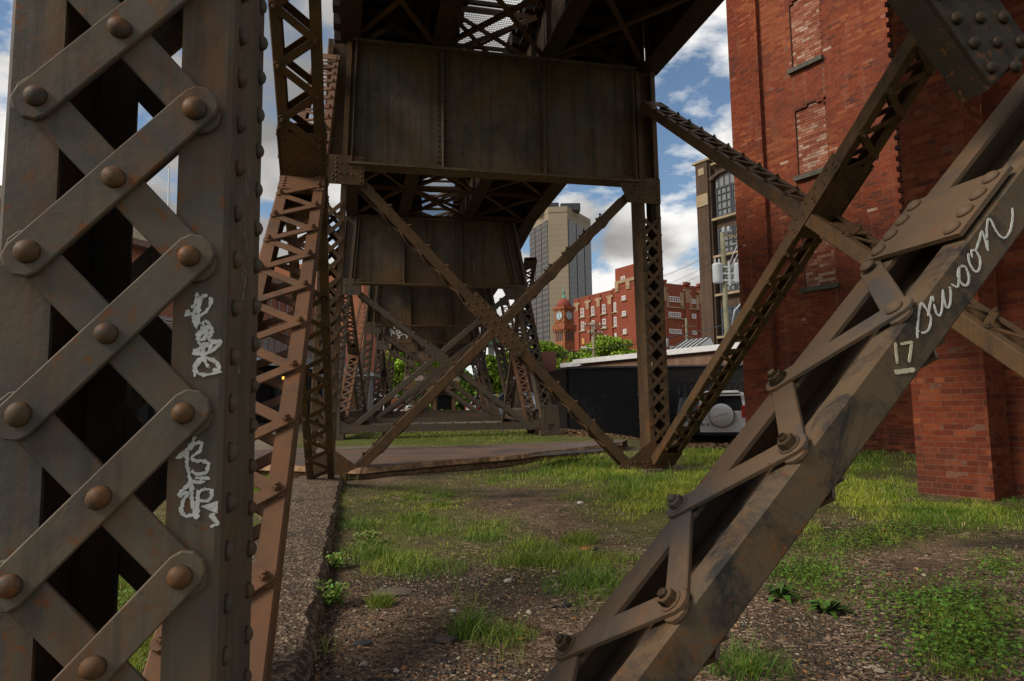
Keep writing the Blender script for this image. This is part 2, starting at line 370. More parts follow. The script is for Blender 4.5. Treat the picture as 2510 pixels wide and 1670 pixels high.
# ------------------------------------------------------------------ bent number 0: the big laced column and the braces beside the camera
near = thing('trestle_bent', (2.2, 1.52, 0), 'nearest steel trestle bent, its laced grey column and graffiti-marked diagonal brace close to the viewer', 'trestle bent', 'bents carrying the railway viaduct')
leg = sub('leg', near)
NODES = []
def col_nodes(A, B, face, lay, bt):
    for p in (A, B, (A + B) / 2): NODES.append((p + face * ((2 - lay) * bt if False else 0), lay, p is not A and p is not B))
P0, Q0 = Vector((-0.414, 1.52, -0.10)), Vector((-0.414, 1.52, 7.0))
pitch = 0.275
laced(leg, P0, Q0, X3, -Y3, 0.37, 0.42, 0.088, 0.012, 'X', pitch, 0.067, 0.012, 2, M['col'], l0=0.324, l1=4.6, heads=None, ev=(0.1265, 0.1265),
      node_cb=col_nodes, swap=1)
# one rivet on every lacing node: top layer thickness is two bars
rb = MB(); rb.dome((0, 0, 0), Z3, 0.0205, 0.0165, 14, 4); rivet_me = rb.mesh('rivet', M['colrivet'])
seen = set()
for (p, lay, mid) in NODES:
    k = (round(p.x, 2), round(p.z, 2))
    if k in seen: continue
    seen.add(k)
    y = 1.31 - 0.024 - 0.0005
    W = Matrix((X3, -Z3, -Y3)).transposed().to_4x4(); W.translation = Vector((p.x + R.uniform(-.002, .002), y, p.z + R.uniform(-.002, .002))); W = W @ Matrix.Rotation(R.uniform(0, 6), 4, 'Z') @ Matrix.Diagonal((R.uniform(.92, 1.08), R.uniform(.92, 1.08), R.uniform(.78, 1.05), 1)); put(rivet_me, 'rivet', leg, W)
# staggered rivets on the inner web (faces +X)
rb = MB(); rb.dome((0, 0, 0), Z3, 0.0185, 0.017, 12, 3); webriv = rb.mesh('rivet', M['col'])
for k in range(52):
    for n_, off in ((1.385, 0.0), (1.655, 0.045)):
        z = 0.06 + k * 0.0915 + off
        if z > 4.4: continue
        W = Matrix((Y3, Z3, X3)).transposed().to_4x4(); W.translation = Vector((-0.229, n_ + R.uniform(-.003, .003), z + R.uniform(-.003, .003))); W = W @ Matrix.Diagonal((R.uniform(.9, 1.1), R.uniform(.9, 1.1), R.uniform(.8, 1.1), 1)); put(webriv, 'rivet', leg, W)

# diagonal brace with the writing, rising to the right (swoon)
sw = sub('cross_brace', near)
dS = Vector((1, 0, 1.045)).normalized(); vS = Vector((-dS.z, 0, dS.x))
face0 = Vector((0.6466, 0, 0.6387))                        # a point of the upper lacing face
dB = 0.105
PS = face0 - dS * 1.05 - vS * (dB / 2); PS.y = 1.457; QS = PS + dS * 4.6
PITS = 0.425
hex_b = MB(); hex_b.hexnut((0, 0, 0), Z3, 0.0205, 0.019); hex_me = hex_b.mesh('bolt', M['swoon'])
dom_b = MB(); dom_b.dome((0, 0, 0), Z3, 0.022, 0.014, 14, 4); dom_me = dom_b.mesh('rivet', M['swoon'])
seenS = set()
def sw_nodes(A, B, face, lay, bt):
    for p in (A, B):
        k = (round(p.x, 2), round(p.y, 2))
        if k in seenS: continue
        seenS.add(k)
        W = Matrix((dS, Y3.cross(dS) * -1, face)).transposed().to_4x4()
        W = Matrix((dS, face.cross(dS), face)).transposed().to_4x4(); W.translation = p + face * (bt * (2 - lay))
        dist = (p - PS).dot(dS)
        is_dome = dist > 1.85
        put(dom_me if is_dome else hex_me, 'rivet' if is_dome else 'bolt', sw, W)
# far bolts at s=0.43.. : lacing starts at the near channel
laced(sw, PS, QS, -Y3, vS, 0.314, dB, 0.075, 0.011, 'Z', PITS, 0.062, 0.011, 2, M['swoon'], l0=1.05 - PITS * 2, l1=2.12, first=1, heads=None, node_cb=sw_nodes, mat2=M['swoonweb'], flv=(0.088, 0.066), ev=(0.118, 0.127))
# batten plate beyond the last bar, eight rivets
x0 = 2.085
bt = 0.012
o = PS + dS * (x0 + 0.06) + vS * (dB / 2 + 0.011); 
plate(sw, 'batten_plate', [(0, -0.155), (0.245, -0.155), (0.245, 0.155), (0, 0.155)], o, dS, Y3, vS, bt, M['swoon'])
for sx in range(4):
    for sy in (-1, 1):
        W = Matrix((dS, vS.cross(dS), vS)).transposed().to_4x4(); W.translation = o + dS * (0.030 + sx * 0.062) + Y3 * (0.122 if sy > 0 else -0.118) + vS * bt; put(dom_me, 'rivet', sw, W)
# second diagonal, dark and shallow, coming down from the upper left to a riveted splice on the first one
sw2 = sub('cross_brace', near)
dA = Vector((1.0, 0, -1.24)).normalized(); vA = Vector((dA.z, 0, -dA.x))       # vA points down-left
cA = Vector((1.655, 1.40, 1.985)); PA = cA - dA * 3.2; LA = 3.2 + 0.07; wA = 0.215
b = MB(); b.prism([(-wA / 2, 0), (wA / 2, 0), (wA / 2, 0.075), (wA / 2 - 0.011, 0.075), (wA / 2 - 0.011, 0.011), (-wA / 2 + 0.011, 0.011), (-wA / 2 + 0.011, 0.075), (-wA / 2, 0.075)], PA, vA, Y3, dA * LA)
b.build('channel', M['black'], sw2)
of = cA - dA * 0.66 - Y3 * 0.0115
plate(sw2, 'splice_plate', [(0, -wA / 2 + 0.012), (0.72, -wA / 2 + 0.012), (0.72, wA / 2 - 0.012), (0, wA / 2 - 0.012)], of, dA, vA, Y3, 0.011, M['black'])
rbm = MB(); rbm.dome((0, 0, 0), Z3, 0.0185, 0.014, 12, 3); splr = rbm.mesh('rivet', M['black'])
for k in range(9):
    for q, off in ((0.062, 0.0), (-0.005, 0.04), (-0.070, 0.0)):
        W = Matrix((dA, -vA, -Y3)).transposed().to_4x4(); W.translation = of + dA * (0.05 + k * 0.08 + off) + vA * q; put(splr, 'rivet', sw2, W)
# the rest of the nearest bent, mostly out of the frame: right leg, cross girder
lg2 = sub('leg', near)
laced(lg2, (5.02, 1.52, -0.1), (4.95, 1.52, 7.0), X3, -Y3, 0.37, 0.42, 0.088, 0.012, 'X', 0.3, 0.07, 0.012, 0, M['bent'], l0=0.3, l1=4.6)
g = MB(); g.box((-0.2, 1.45, 4.92), (4.77, 1.47, 6.93)); g.build('cross_girder', M['girder'], near)

# ------------------------------------------------------------------ generic bent
class Fr:
    def __init__(s, ox, oy, yaw=0.0):
        s.o = Vector((ox, oy, 0)); s.t = Vector((math.cos(yaw), -math.sin(yaw), 0)); s.n = Vector((math.sin(yaw), math.cos(yaw), 0))
    def p(s, a, h, dn=0.0): return s.o + s.t * a + s.n * dn + Z3 * h
def rivets_at(pts, axis, r, lod):
    b = MB()
    for p in pts: b.dome(p, axis, r, r * 0.75, 6 if lod > 1 else 5, 2 if lod > 1 else 1)
    return b
def bent(fr, label, lod, hb, ht, hbase, sL, sR, mat, matg, strut=None, shoe=False, tag_pts=None):
    """sL, sR = (s at base, s at girder bottom) of the two leg centre lines"""
    root = thing('trestle_bent', fr.p(2.3, hbase), label, 'trestle bent', 'bents carrying the railway viaduct')
    t, n = fr.t, fr.n; riv = []
    for side, (sb, st) in ((-1, sL), (1, sR)):
        lg = sub('leg', root); k = (st - sb) / (hb - hbase)
        P, Q = fr.p(sb, hbase + 0.02), fr.p(sb + k * (ht - hbase - 0.02), ht)
        laced(lg, P, Q, t, -n, 0.38, 0.40, 0.085, 0.014, 'X', 0.295, 0.062, 0.011, lod, mat, l0=0.42, l1=hb - hbase - 0.40, heads='dome')
        # plated length beside the cross girder, gusset, foot plates
        sg = st + k * 0.2
        x0, x1 = (sg - 0.19, sg + 0.44) if side < 0 else (sg - 0.57, sg + 0.19)
        gp = [(x0, hb - 0.37), (x1, hb - 0.37), (x1, hb + 0.10), (x0, hb + 0.10)]
        if side > 0: gp = [(x0, hb + 0.05), (x0 + 0.02, hb - 0.10), (x0 + 0.16, hb - 0.40), (x1, hb - 0.40), (x1, hb + 0.05)]
        g = MB(); g.prism(gp, fr.p(0, 0, -0.2145), t, Z3, n * -0.012); g.build('gusset_plate', mat, root)
        for i in range(6):
            for xx in ((x0 + 0.05, x0 + 0.2, x1 - 0.05) if side < 0 else (x1 - 0.05, x1 - 0.30, x1 - 0.38)): riv.append((fr.p(xx, hb - 0.32 + i * 0.075, -0.2265), -n))
        for i in range(9): riv.append((fr.p(x0 + 0.12 + R.random() * (x1 - x0 - 0.2), hb - 0.30 + R.random() * 0.34, -0.2265), -n))
        qa, qb = k * 0.0, k * (ht - hb)
        g = MB(); g.prism([(st - 0.20, hb - 0.02), (st + 0.20, hb - 0.02), (st + 0.20 + qb, ht), (st - 0.20 + qb, ht)], fr.p(0, 0, -0.075), t, Z3, n * 0.02); g.build('diaphragm_plate', mat, root)
        # solid batten at the foot of the laced length, front and back, and inner foot gusset
        g = MB(); g.prism([(sb - 0.185, hbase + 0.02), (sb + 0.185, hbase + 0.02), (sb + 0.185 + k * .4, hbase + 0.42), (sb - 0.185 + k * .4, hbase + 0.42)], fr.p(0, 0, -0.2125), t, Z3, n * -0.012)
        g.build('batten_plate', mat, root)
        i0 = sb - side * 0.10; q = -side
        g = MB(); g.prism([(i0, hbase + 0.02), (i0 + q * 0.66, hbase + 0.02), (i0 + q * 0.64, hbase + 0.10), (i0 + q * 0.42, hbase + 0.22), (i0 + q * 0.10, hbase + 0.46), (i0, hbase + 0.46)], fr.p(0, 0, -0.226), t, Z3, n * -0.012)
        g.build('foot_gusset', mat, root)
        for i in range(8): riv.append((fr.p(i0 + q * (0.05 + 0.5 * R.random()), hbase + 0.05 + 0.08 * R.random(), -0.238), -n))
        if shoe:
            g = MB(); w_ = 0.28
            for a0, a1, b0, b1 in ((-w_, w_, 0.19, 0.75), (-w_, -0.07, 0.0, 0.19), (0.11, w_, 0.0, 0.19)):
                g.prism([(sb + a0, hbase + b0), (sb + a1, hbase + b0), (sb + a1 - (0.05 if b1 > .5 else 0), hbase + b1), (sb + a0 + (0.05 if b1 > .5 else 0), hbase + b1)], fr.p(0, 0, -0.24), t, Z3, n * -0.014)
            g.box(fr.p(sb - 0.27, hbase - 0.01, 0) - Vector((0, .18, 0)), fr.p(sb + 0.27, hbase + 0.02, 0) + Vector((0, .2, 0)))
            g.build('shoe', mat, root)
            for i in range(8):
                for xx in (-0.24, 0.24): riv.append((fr.p(sb + xx * (1 - i * .02), hbase + 0.08 + i * 0.085, -0.254), -n))
        if side < 0 or True:
            b = MB(); b.boxa(fr.p(sb, hbase - 0.06), t * 0.36, n * 0.36, Z3 * 0.07); b.build('base_plate', mat, root)
        w = fr.p(st + k * (hb + 0.9 - hb), hb + 1.0)
    # cross girder: web, flanges, stiffeners
    gl, gr = sL[1] + 0.19, sR[1] - 0.17
    kl, kr = (sL[1] - sL[0]) / (hb - hbase), (sR[1] - sR[0]) / (hb - hbase); dl, dr = kl * (ht - hb), kr * (ht - hb)
    cg = MB(); cg.prism([(gl, hb), (gr, hb), (gr + dr, ht), (gl + dl, ht)], fr.p(0, 0, -0.10), t, Z3, n * 0.02); cg = cg.build('cross_girder', matg, root)
    fl = MB()
    for z0, z1 in ((hb - 0.035, hb), (ht, ht + 0.035)): x0_, x1_ = (gl, gr) if z0 < hb else (gl + dl, gr + dr); fl.boxa(fr.p((x0_ + x1_) / 2, (z0 + z1) / 2, -0.09), t * ((x1_ - x0_) / 2), n * 0.17, Z3 * 0.0175)
    for z0, z1 in ((hb, hb + 0.11), (ht - 0.11, ht)): x0_, x1_ = (gl, gr) if z0 <= hb else (gl + dl, gr + dr); fl.boxa(fr.p((x0_ + x1_) / 2, (z0 + z1) / 2, -0.107), t * ((x1_ - x0_) / 2), n * 0.007, Z3 * 0.055)
    tag(fl.build('flange', matg, root), kind='stuff')
    W = gr - gl
    for i in range(44): riv.append((fr.p(gl + 0.06 + i * (W - 0.12) / 43, hb + 0.055, -0.114), -n)); riv.append((fr.p(gl + dl + 0.06 + i * (W + dr - dl - 0.12) / 43, ht - 0.055, -0.114), -n))
    for f, two in ((0.012, 0), (0.305, 1), (0.655, 1), (0.985, 0)):
        x = gl + f * W; st_ = MB(); lean = dl if f < .1 else (dr if f > .9 else 0.0)
        q0, q1 = (0.004, ht - hb - 0.004); m0, m1 = 0.115, ht - hb - 0.115; xa = lambda z: x + lean * z / (ht - hb)
        def bar(c, w2, d0, d1, z0, z1): st_.prism([(xa(z0) + c - w2, hb + z0), (xa(z0) + c + w2, hb + z0), (xa(z1) + c + w2, hb + z1), (xa(z1) + c - w2, hb + z1)], fr.p(0, 0, d0), t, Z3, n * (d1 - d0))
        bar(0, .007, -.112, -.260, q0, q1); bar(-.057 if f < .9 else .0 - .057, .05, -.114, -.123, m0, m1)
        if two: bar(.057, .05, -.114, -.123, m0, m1)
        st_.build('stiffener', matg, cg)
        for i in range(21):
            z = 0.14 + i * (ht - hb - 0.28) / 20; riv.append((fr.p(xa(z) - 0.06, hb + z, -0.123), -n))
            if two: riv.append((fr.p(xa(z) + 0.06, hb + z, -0.123), -n))
    rb_ = MB()
    for p, ax in riv: rb_.dome(p, ax, 0.020, 0.016, 6 if lod else 4, 2 if lod else 1)
    tag(rb_.build('rivets', matg if lod == 0 else mat, root), kind='stuff')
    # X bracing: A runs through with a splice plate, B is in two halves
    cx, cz = (sL[0] + sR[0]) / 2 + 0.10, hbase + 0.50 * (hb - hbase) + 0.05
    A0, A1 = fr.p(sL[1] + 0.40, hb - 0.30), fr.p(sR[0] - 0.55, hbase + 0.08)
    B0, B1 = fr.p(sL[0] + 0.45, hbase + 0.06), fr.p(sR[1] - 0.40, hb - 0.28)
    for A_, B_, cont in ((A0, A1, True), (B0, B1, False)):
        cb = sub('cross_brace', root); a = (B_ - A_).normalized(); v = n.cross(a); v = v if v.z > 0 else -v
        laced(cb, A_, B_, n, v, 0.31, 0.15, 0.07, 0.012, 'Z', 0.437, 0.06, 0.011, min(lod, 1), mat, l0=0.35, l1=(B_ - A_).length - 0.3, heads='hex')
        if cont:
            o = A_ + a * ((fr.p(cx, cz) - A_).dot(a)) + n * -0.156
            g = MB(); vv = v; g.prism([(-0.62, -0.16), (0.62, -0.16), (0.62, 0.14), (-0.62, 0.14)], o, a, vv, n * -0.012); g.build('splice_plate', mat, cb)
            rr = [o + a * (-0.56 + i * 0.14 + (0.07 if j == 1 else 0)) + vv * (-0.12 + j * 0.11) + n * -0.012 for i in range(9) for j in range(3) if not (j == 1 and i == 8)]
            if lod:
                tag(rivets_at(rr, -n, 0.021, 2).build('rivets', mat, cb), kind='stuff')
    if strut is not None:
        sp = sub('bottom_strut', root)
        for dn in (-0.24, 0.20):
            b = MB(); b.boxa(fr.p((sL[0] + sR[0]) / 2, strut, dn), t * ((sR[0] - sL[0]) / 2 - 0.1), n * 0.008, Z3 * 0.095); b.boxa(fr.p((sL[0] + sR[0]) / 2, strut + 0.09, dn + (0.05 if dn < 0 else -0.05)), t * ((sR[0] - sL[0]) / 2 - 0.1), n * 0.04, Z3 * 0.006)
            b.build('channel', mat, sp)
        b = MB()
        for i in range(14):
            x = sL[0] + 0.2 + i * (sR[0] - sL[0] - 0.4) / 13
            b.boxa(fr.p(x, strut + 0.11, -0.22), t * 0.04, n * 0.03, Z3 * 0.014); b.boxa(fr.p(x + .1, strut - 0.10, -0.23), t * 0.04, n * 0.02, Z3 * 0.010)
        tag(b.build('cleats', mat, sp), kind='stuff')
    return root, cg

F1 = Fr(0, 10.9); F2 = Fr(-0.02, 19.6); F3 = Fr(0.85, 28.0, rad(3)); F4 = Fr(1.55, 36.0, rad(6)); F5 = Fr(2.62, 44.5, rad(9)); F6 = Fr(4.3, 53, rad(12))
b1, cg1 = bent(F1, 'dark brown bent with crossed braces at the far end of the concrete strip', 1, 4.93, 6.93, 0.0, (-0.49, -0.33), (5.0, 4.96), M['bent'], M['girder'])
b2, cg2 = bent(F2, 'second bent beyond the concrete slab, framed by a low bottom strut above the grass', 1, 4.62, 6.50, 0.38, (-0.62, -0.28), (5.62, 4.82), M['bentfar'], M['girder'], strut=0.53, shoe=True)
b3, cg3 = bent(F3, 'third bent from the slab, seen through the crossed braces with a bottom strut', 0, 4.45, 6.35, 0.5, (-0.62, -0.28), (5.62, 4.82), M['bentfar'], M['girder'], strut=0.62, shoe=True)
b4, cg4 = bent(F4, 'bent whose cross girder carries a white spray-painted tag', 0, 4.50, 6.35, 0.6, (-0.62, -0.28), (5.62, 4.82), M['bentfar'], M['girder'], strut=0.72, shoe=True)
b5, cg5 = bent(F5, 'small far bent just behind the spray-tagged girder', 0, 4.75, 6.4, 0.7, (-0.62, -0.28), (5.62, 4.82), M['bentfar'], M['girder'], strut=0.85)
b6, cg6 = bent(F6, 'farthest bent of the trestle, above the open shelter', 0, 4.75, 6.4, 0.8, (-0.62, -0.28), (5.62, 4.82), M['bentfar'], M['girder'])

# ------------------------------------------------------------------ X braces in the two side planes of each tower
def side_brace(fa, fb, s, rising, lod, mat, label, n0, n1, hmid, slope, sg):
    """laced ladder in the plane s between bents at fa (n0) and fb (n1)"""
    nm = (n0 + n1) / 2; L_ = n1 - n0
    def pt(nn):
        f = (nn - n0) / L_; p = fa.p(s, 0).lerp(fb.p(s, 0), f); p.z = hmid + (slope if rising else -slope) * (nn - nm); return p
    P, Q = pt(n0 + 0.25), pt(n1 - 0.3)
    o = thing('side_brace', P if P.z < Q.z else Q, label, 'lattice brace', 'lattice braces along the sides of the trestle')
    a = (Q - P).normalized(); tr = fa.t; v = tr.cross(a); v = v if v.z > 0 else -v
    if not rising: v = -v                       # the face the camera sees
    _, a, u, v, L = laced(o, P, Q, tr, v, 0.375, 0.15, 0.085, 0.012, 'Z', 0.455, 0.062, 0.011, lod, mat, l0=0.35, l1=L_ * 0.5 * math.sqrt(1 + slope * slope) - 0.50, heads='hex', first=sg)
    # second half of the lacing, battens at the crossing and the ends
    e = 0.1875 - 0.0425
    x = L_ * 0.5 * math.sqrt(1 + slope * slope) + 0.25; sgn = sg; Lx = L - 0.45
    jb = MB()
    while x + 0.2275 < Lx:
        A = P + a * x + u * (sgn * e) + v * 0.075; B = P + a * (x + 0.2275) + u * (-sgn * e) + v * 0.075
        bx = (B - A); bl = bx.length; bx.normalize()
        if lod:
            W = Matrix((bx, v.cross(bx), v)).transposed().to_4x4(); W.translation = (A + B) / 2; put(bar_mesh(bl, 0.062, 0.011, mat, 'hex', lod), 'lacing_bar', o, W)
        else: jb.beam(A, B, v.cross(bx), 0.062, 0.011)
        x += 0.2275; sgn = -sgn
    if jb.v: tag(jb.build('lacing', mat, o), kind='stuff')
    xc = L_ * 0.5 * math.sqrt(1 + slope * slope) - 0.28
    for xx, ln in (((0.0, 0.33), (xc - 0.42, 0.30), (xc + 0.22, 0.30), (L - 0.36, 0.36)) if rising else ((0.0, 0.33), (xc - 0.45, 0.95), (L - 0.36, 0.36))):
        for fs in (1, -1):
            ov = P + a * xx + v * (fs * 0.0755); b = MB(); b.prism([(0, -0.187), (ln, -0.187), (ln, 0.187), (0, 0.187)], ov, a, u, v * (fs * 0.011)); b.build('batten_plate', mat, o)
            if lod and fs == 1:
                rr = [ov + a * (0.05 + i * (ln - .1) / 3) + u * (q * 0.145) + v * 0.011 for i in range(4) for q in (-1, 1)]
                tag(rivets_at(rr, v, 0.019, 2).build('rivets', mat, o), kind='stuff')
    if lod and not rising:                      # cheek plates with rivets over the crossing
        for q in (-1, 1):
            ov = P + a * (xc - 0.48) + u * (q * 0.1878) - v * 0.10
            b = MB(); b.prism([(0, 0), (1.0, 0), (1.0, 0.20), (0, 0.20)], ov, a, v, u * (q * 0.011)); b.build('splice_plate', mat, o)
            rr = [ov + u * (q * 0.011) + a * (0.07 + i * 0.108) + v * (0.05 if (i + j) % 2 else 0.15) for i in range(9) for j in range(1)] + [ov + u * (q * 0.011) + a * (0.07 + i * 0.108) + v * 0.10 for i in range(0, 9, 2)]
            tag(rivets_at(rr, u * q, 0.019, 2).build('rivets', mat, o), kind='stuff')
    return o
FA = Fr(0, 1.52)
HM, SL = 3.06, 0.785
side_brace(FA, F1, -0.46, True, 2, M['ladder'], 'red-brown laced brace with bolted zigzag bars, right beside the big column', 1.52, 10.9, 3.08, .785, 1)
side_brace(FA, F1, -0.46, False, 1, M['bent'], 'dark underside of the laced brace crossing the red-brown one', 1.52, 10.9, 3.2, .79, 1)
side_brace(FA, F1, 4.98, True, 1, M['bent'], 'brown laced brace sloping down in front of the red brick wall', 1.52, 10.9, 2.93, .755, 1)
side_brace(FA, F1, 4.98, False, 1, M['bent'], 'laced brace rising from the right leg in front of the silver car', 1.52, 10.9, 3.28, .715, 1)
for nm, fa, fb, na, nb, s, who in (('l', F2, F3, 19.6, 28.0, -0.45, 'left'), ('r', F2, F3, 19.6, 28.0, 5.2, 'right'), ('l', F4, F5, 36.0, 44.5, -0.45, 'left'), ('r', F4, F5, 36.0, 44.5, 5.2, 'right')):
    where = 'second and third bents' if na < 20 else 'two farthest tower bents'
    for ris in (True, False):
        side_brace(fa, fb, s, ris, 0, M['bentfar'] if not ris else M['ladder'], f'distant laced brace {"rising away" if ris else "sloping down"} on the {who} between the {where}', na, nb, 2.95, 0.66, 1)
    # lattice strut along the foot of the tower
    P, Q = fa.p(s + (0.1 if who == 'right' else -0.1), 0.80), fb.p(s, 0.85)
    o = thing('foot_strut', P, f'lattice strut along the ground on the {who} between the {where}', 'lattice strut', 'lattice struts at the feet of the towers')
    laced(o, P, Q, Z3, -fa.t if who == 'right' else fa.t, 0.42, 0.2, 0.07, 0.012, 'X', 0.30, 0.05, 0.01, 0, M['bentfar'], l0=0.2)

# ------------------------------------------------------------------ deck spans
def deck(A, B, label, hb0, hb1, stiff=True, dark=True):
    """A, B: frames of the bents at both ends"""
    P, Q = A.p(0, 0), B.p(0, 0); a = (Q - P).normalized(); L = (Q - P).length; t = Vector((a.y, -a.x, 0))
    root = thing('deck_span', P + a * (L / 2) + t * 2.3 + Z3 * hb0, label, 'deck span', 'spans of the railway viaduct deck')
    rise = (hb1 - hb0) / L
    def p(s, x, h): return P + t * s + a * x + Z3 * (hb0 + rise * x + h)
    D = 1.08
    def vbox(b, s0, s1, x0, x1, z0, z1):
        q = [p(s, x, z) for z in (z0, z1) for x in (x0, x1) for s in (s0, s1)]
        b.add(q, [(0, 2, 3, 1), (4, 5, 7, 6), (0, 1, 5, 4), (2, 6, 7, 3), (0, 4, 6, 2), (1, 3, 7, 5)])
    for i, s in enumerate((-0.10, 1.34, 3.18, 5.05)):
        g = MB(); vbox(g, s - 0.008, s + 0.008, 0.02, L - 0.02, 0.031, D - 0.031); fw = 0.16 if i < 3 else 0.20
        vbox(g, s - fw, s + fw, 0.02, L - 0.02, 0, 0.03); vbox(g, s - fw, s + fw, 0.02, L - 0.02, D - 0.03, D)
        for q in (-1, 1): vbox(g, s + q * 0.009, s + q * 0.021, 0.02, L - 0.02, 0.031, 0.15)
        x = 0.5
        while x < L - 0.3:
            for q in (-1, 1): vbox(g, s + q * 0.022, s + q * 0.11, x - 0.006, x + 0.006, 0.032, D - 0.032)
            x += 1.05
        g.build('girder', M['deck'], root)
        r = MB(); x = 0.15
        while x < L - 0.1:
            for q in (-1, 1): r.dome(p(s + q * (fw - 0.05), x, -0.0005), -Z3, 0.017, 0.012, 5, 1); r.dome(p(s + q * 0.0215, x + 0.05, 0.09), t * q, 0.017, 0.012, 5, 1)
            x += 0.14
        tag(r.build('rivets', M['deck'], root), kind='stuff')
    # lateral bracing: angles in X between the girders, cross frames
    for s0, s1, lvl in ((-0.02, 1.26, 0.06), (1.42, 3.10, 0.06), (3.26, 4.97, 0.06), (1.42, 3.10, D - 0.12)):
        x = 0.15; N = max(1, round((L - 0.3) / 2.1)); st = (L - 0.3) / N
        for k in range(N):
            for flip in (0, 1):
                A_ = p(s0, x + (st if flip else 0), lvl + flip * 0.02); B_ = p(s1, x + (0 if flip else st), lvl + flip * 0.02); b = MB()
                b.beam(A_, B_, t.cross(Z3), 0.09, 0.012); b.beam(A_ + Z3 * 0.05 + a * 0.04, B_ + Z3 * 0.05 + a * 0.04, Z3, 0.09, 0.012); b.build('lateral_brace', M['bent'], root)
            if lvl < 0.1:
                b = MB(); b.beam(p(s0, x, 0.10), p(s1, x, D - 0.12), Z3, 0.08, 0.012); b.beam(p(s0, x + .015, D - 0.12), p(s1, x + .015, 0.10), Z3, 0.08, 0.012); b.beam(p(s0, x + .03, 0.08), p(s1, x + .03, 0.08), Z3, 0.1, 0.012); b.beam(p(s0, x + .03, D - 0.1), p(s1, x + .03, D - 0.1), Z3, 0.1, 0.012); b.build('cross_frame', M['bent'], root)
            x += st
    # ties, the closed floor over the outer bays, and the open grating down the middle
    nt = int(L / 0.52); b = MB(); b.boxa(Vector((0, 0, 0)), t * 1.15, a * 0.12, Z3 * 0.10); mA = b.mesh('tie', M['tie']); b = MB(); b.boxa(Vector((0, 0, 0)), t * 1.32, a * 0.12, Z3 * 0.10); mB = b.mesh('tie', M['tie'])
    for k in range(nt):
        x = 0.25 + k * (L - 0.3) / nt
        put(mA, 'tie', root, Matrix.Translation(p(0.72, x, D + 0.105))); put(mB, 'tie', root, Matrix.Translation(p(4.20, x, D + 0.105)))
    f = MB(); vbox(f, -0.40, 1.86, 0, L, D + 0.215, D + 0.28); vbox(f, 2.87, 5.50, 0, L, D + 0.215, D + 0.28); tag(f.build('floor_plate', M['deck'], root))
    gr = MB(); x = 0.03
    while x < L: vbox(gr, 1.87, 2.86, x - 0.003, x + 0.003, D + 0.232, D + 0.240); x += 0.062
    s = 1.90
    while s < 2.86: vbox(gr, s - 0.0025, s + 0.0025, 0.01, L - 0.01, D + 0.226, D + 0.2315); s += 0.045
    tag(gr.build('grating', M['deck'], root), kind='stuff')
    gb = MB(); x = 0.4
    while x < L: vbox(gb, 1.865, 2.865, x - 0.03, x + 0.03, D + 0.15, D + 0.21); x += 1.35
    tag(gb.build('grating_bearer', M['deck'], root), kind='stuff')
    return root
FB = Fr(0.0, -7.2)
deck(FB, FA, 'dark deck span overhead behind the viewer', 6.97, 6.97)
deck(FA, F1, 'nearest dark deck span at the top of the picture, with a strip of see-through grating', 6.97, 6.97)
deck(F1, F2, 'deck span seen beneath the big plated cross girder', 6.97, 6.55)
deck(F2, F3, 'deck span between the second and third bents', 6.55, 6.40)
deck(F3, F4, 'deck span leading to the spray-tagged girder', 6.40, 6.40)
deck(F4, F5, 'deck span beyond the spray-tagged girder', 6.40, 6.45)
deck(F5, F6, 'last deck span in sight', 6.45, 6.45)
# ------------------------------------------------------------------ ground
def proj(p):
    q = Vector(p) - EYEP; z = max(q.dot(FW), 0.05); return 1255 + 1673 * q.dot(RT) / z, 835 - 1673 * q.dot(UP) / z
def sst(a, b, x): t = np.clip((x - a) / (b - a), 0, 1); return t * t * (3 - 2 * t)
def gz(x, y):
    x = np.asarray(x, float); y = np.asarray(y, float)
    h = 0.27 * sst(16.2, 20, y) * (1 - sst(6.5, 10, x)) + 0.35 * sst(22, 45, y) * (1 - sst(7, 14, x))
    h = h - 0.27 * sst(12, 18, y) * sst(7, 11, x) + 0.14 * sst(24.5, 27, y) * sst(7, 11, x)
    h = h + 0.10 * sst(7.6, 11.5, x) * sst(5, 8, y) * (1 - sst(11, 14, y))
    h = h + 0.025 * np.sin(x * 1.7 + 0.6 * y) * np.sin(y * 1.3 - 0.4 * x) * sst(2, 4, np.hypot(x, y)) * (1 - sst(16, 22, y))
    return h
BLOBS = [(1290, 1172, 190, 22, .75), (1450, 1150, 190, 48, 1), (1680, 1195, 280, 62, 1), (1570, 1240, 150, 55, .8), (2000, 1130, 270, 62, 1), (1750, 1115, 130, 42, 1),
         (2320, 1265, 280, 50, 1), (2120, 1215, 160, 55, .95), (1100, 1083, 420, 24, 1), (640, 1200, 90, 75, .95), (590, 1350, 80, 100, 1), (300, 1480, 150, 300, 1), (100, 1400, 200, 300, .9),
         (1020, 1285, 170, 44, .9), (960, 1375, 100, 34, .95), (1190, 1300, 110, 40, .85), (1330, 1375, 140, 42, .7), (1440, 1435, 90, 36, .85), (1415, 1330, 40, 24, 1), (890, 1285, 60, 24, .85),
         (1235, 1565, 55, 46, .5), (1000, 1235, 160, 26, .5), (835, 1255, 36, 75, .55), (1590, 1290, 130, 50, .6), (2050, 1335, 140, 32, .7), (1960, 1400, 130, 46, .65), (2210, 1312, 130, 22, .65),
         (2370, 1560, 150, 90, .8), (2110, 1470, 170, 56, .35), (2440, 1385, 80, 40, .5), (1830, 1640, 55, 42, .95), (950, 1330, 60, 30, .7), (1150, 1350, 140, 36, .55), (1030, 1210, 140, 28, .65), (1450, 1480, 70, 26, .7)]
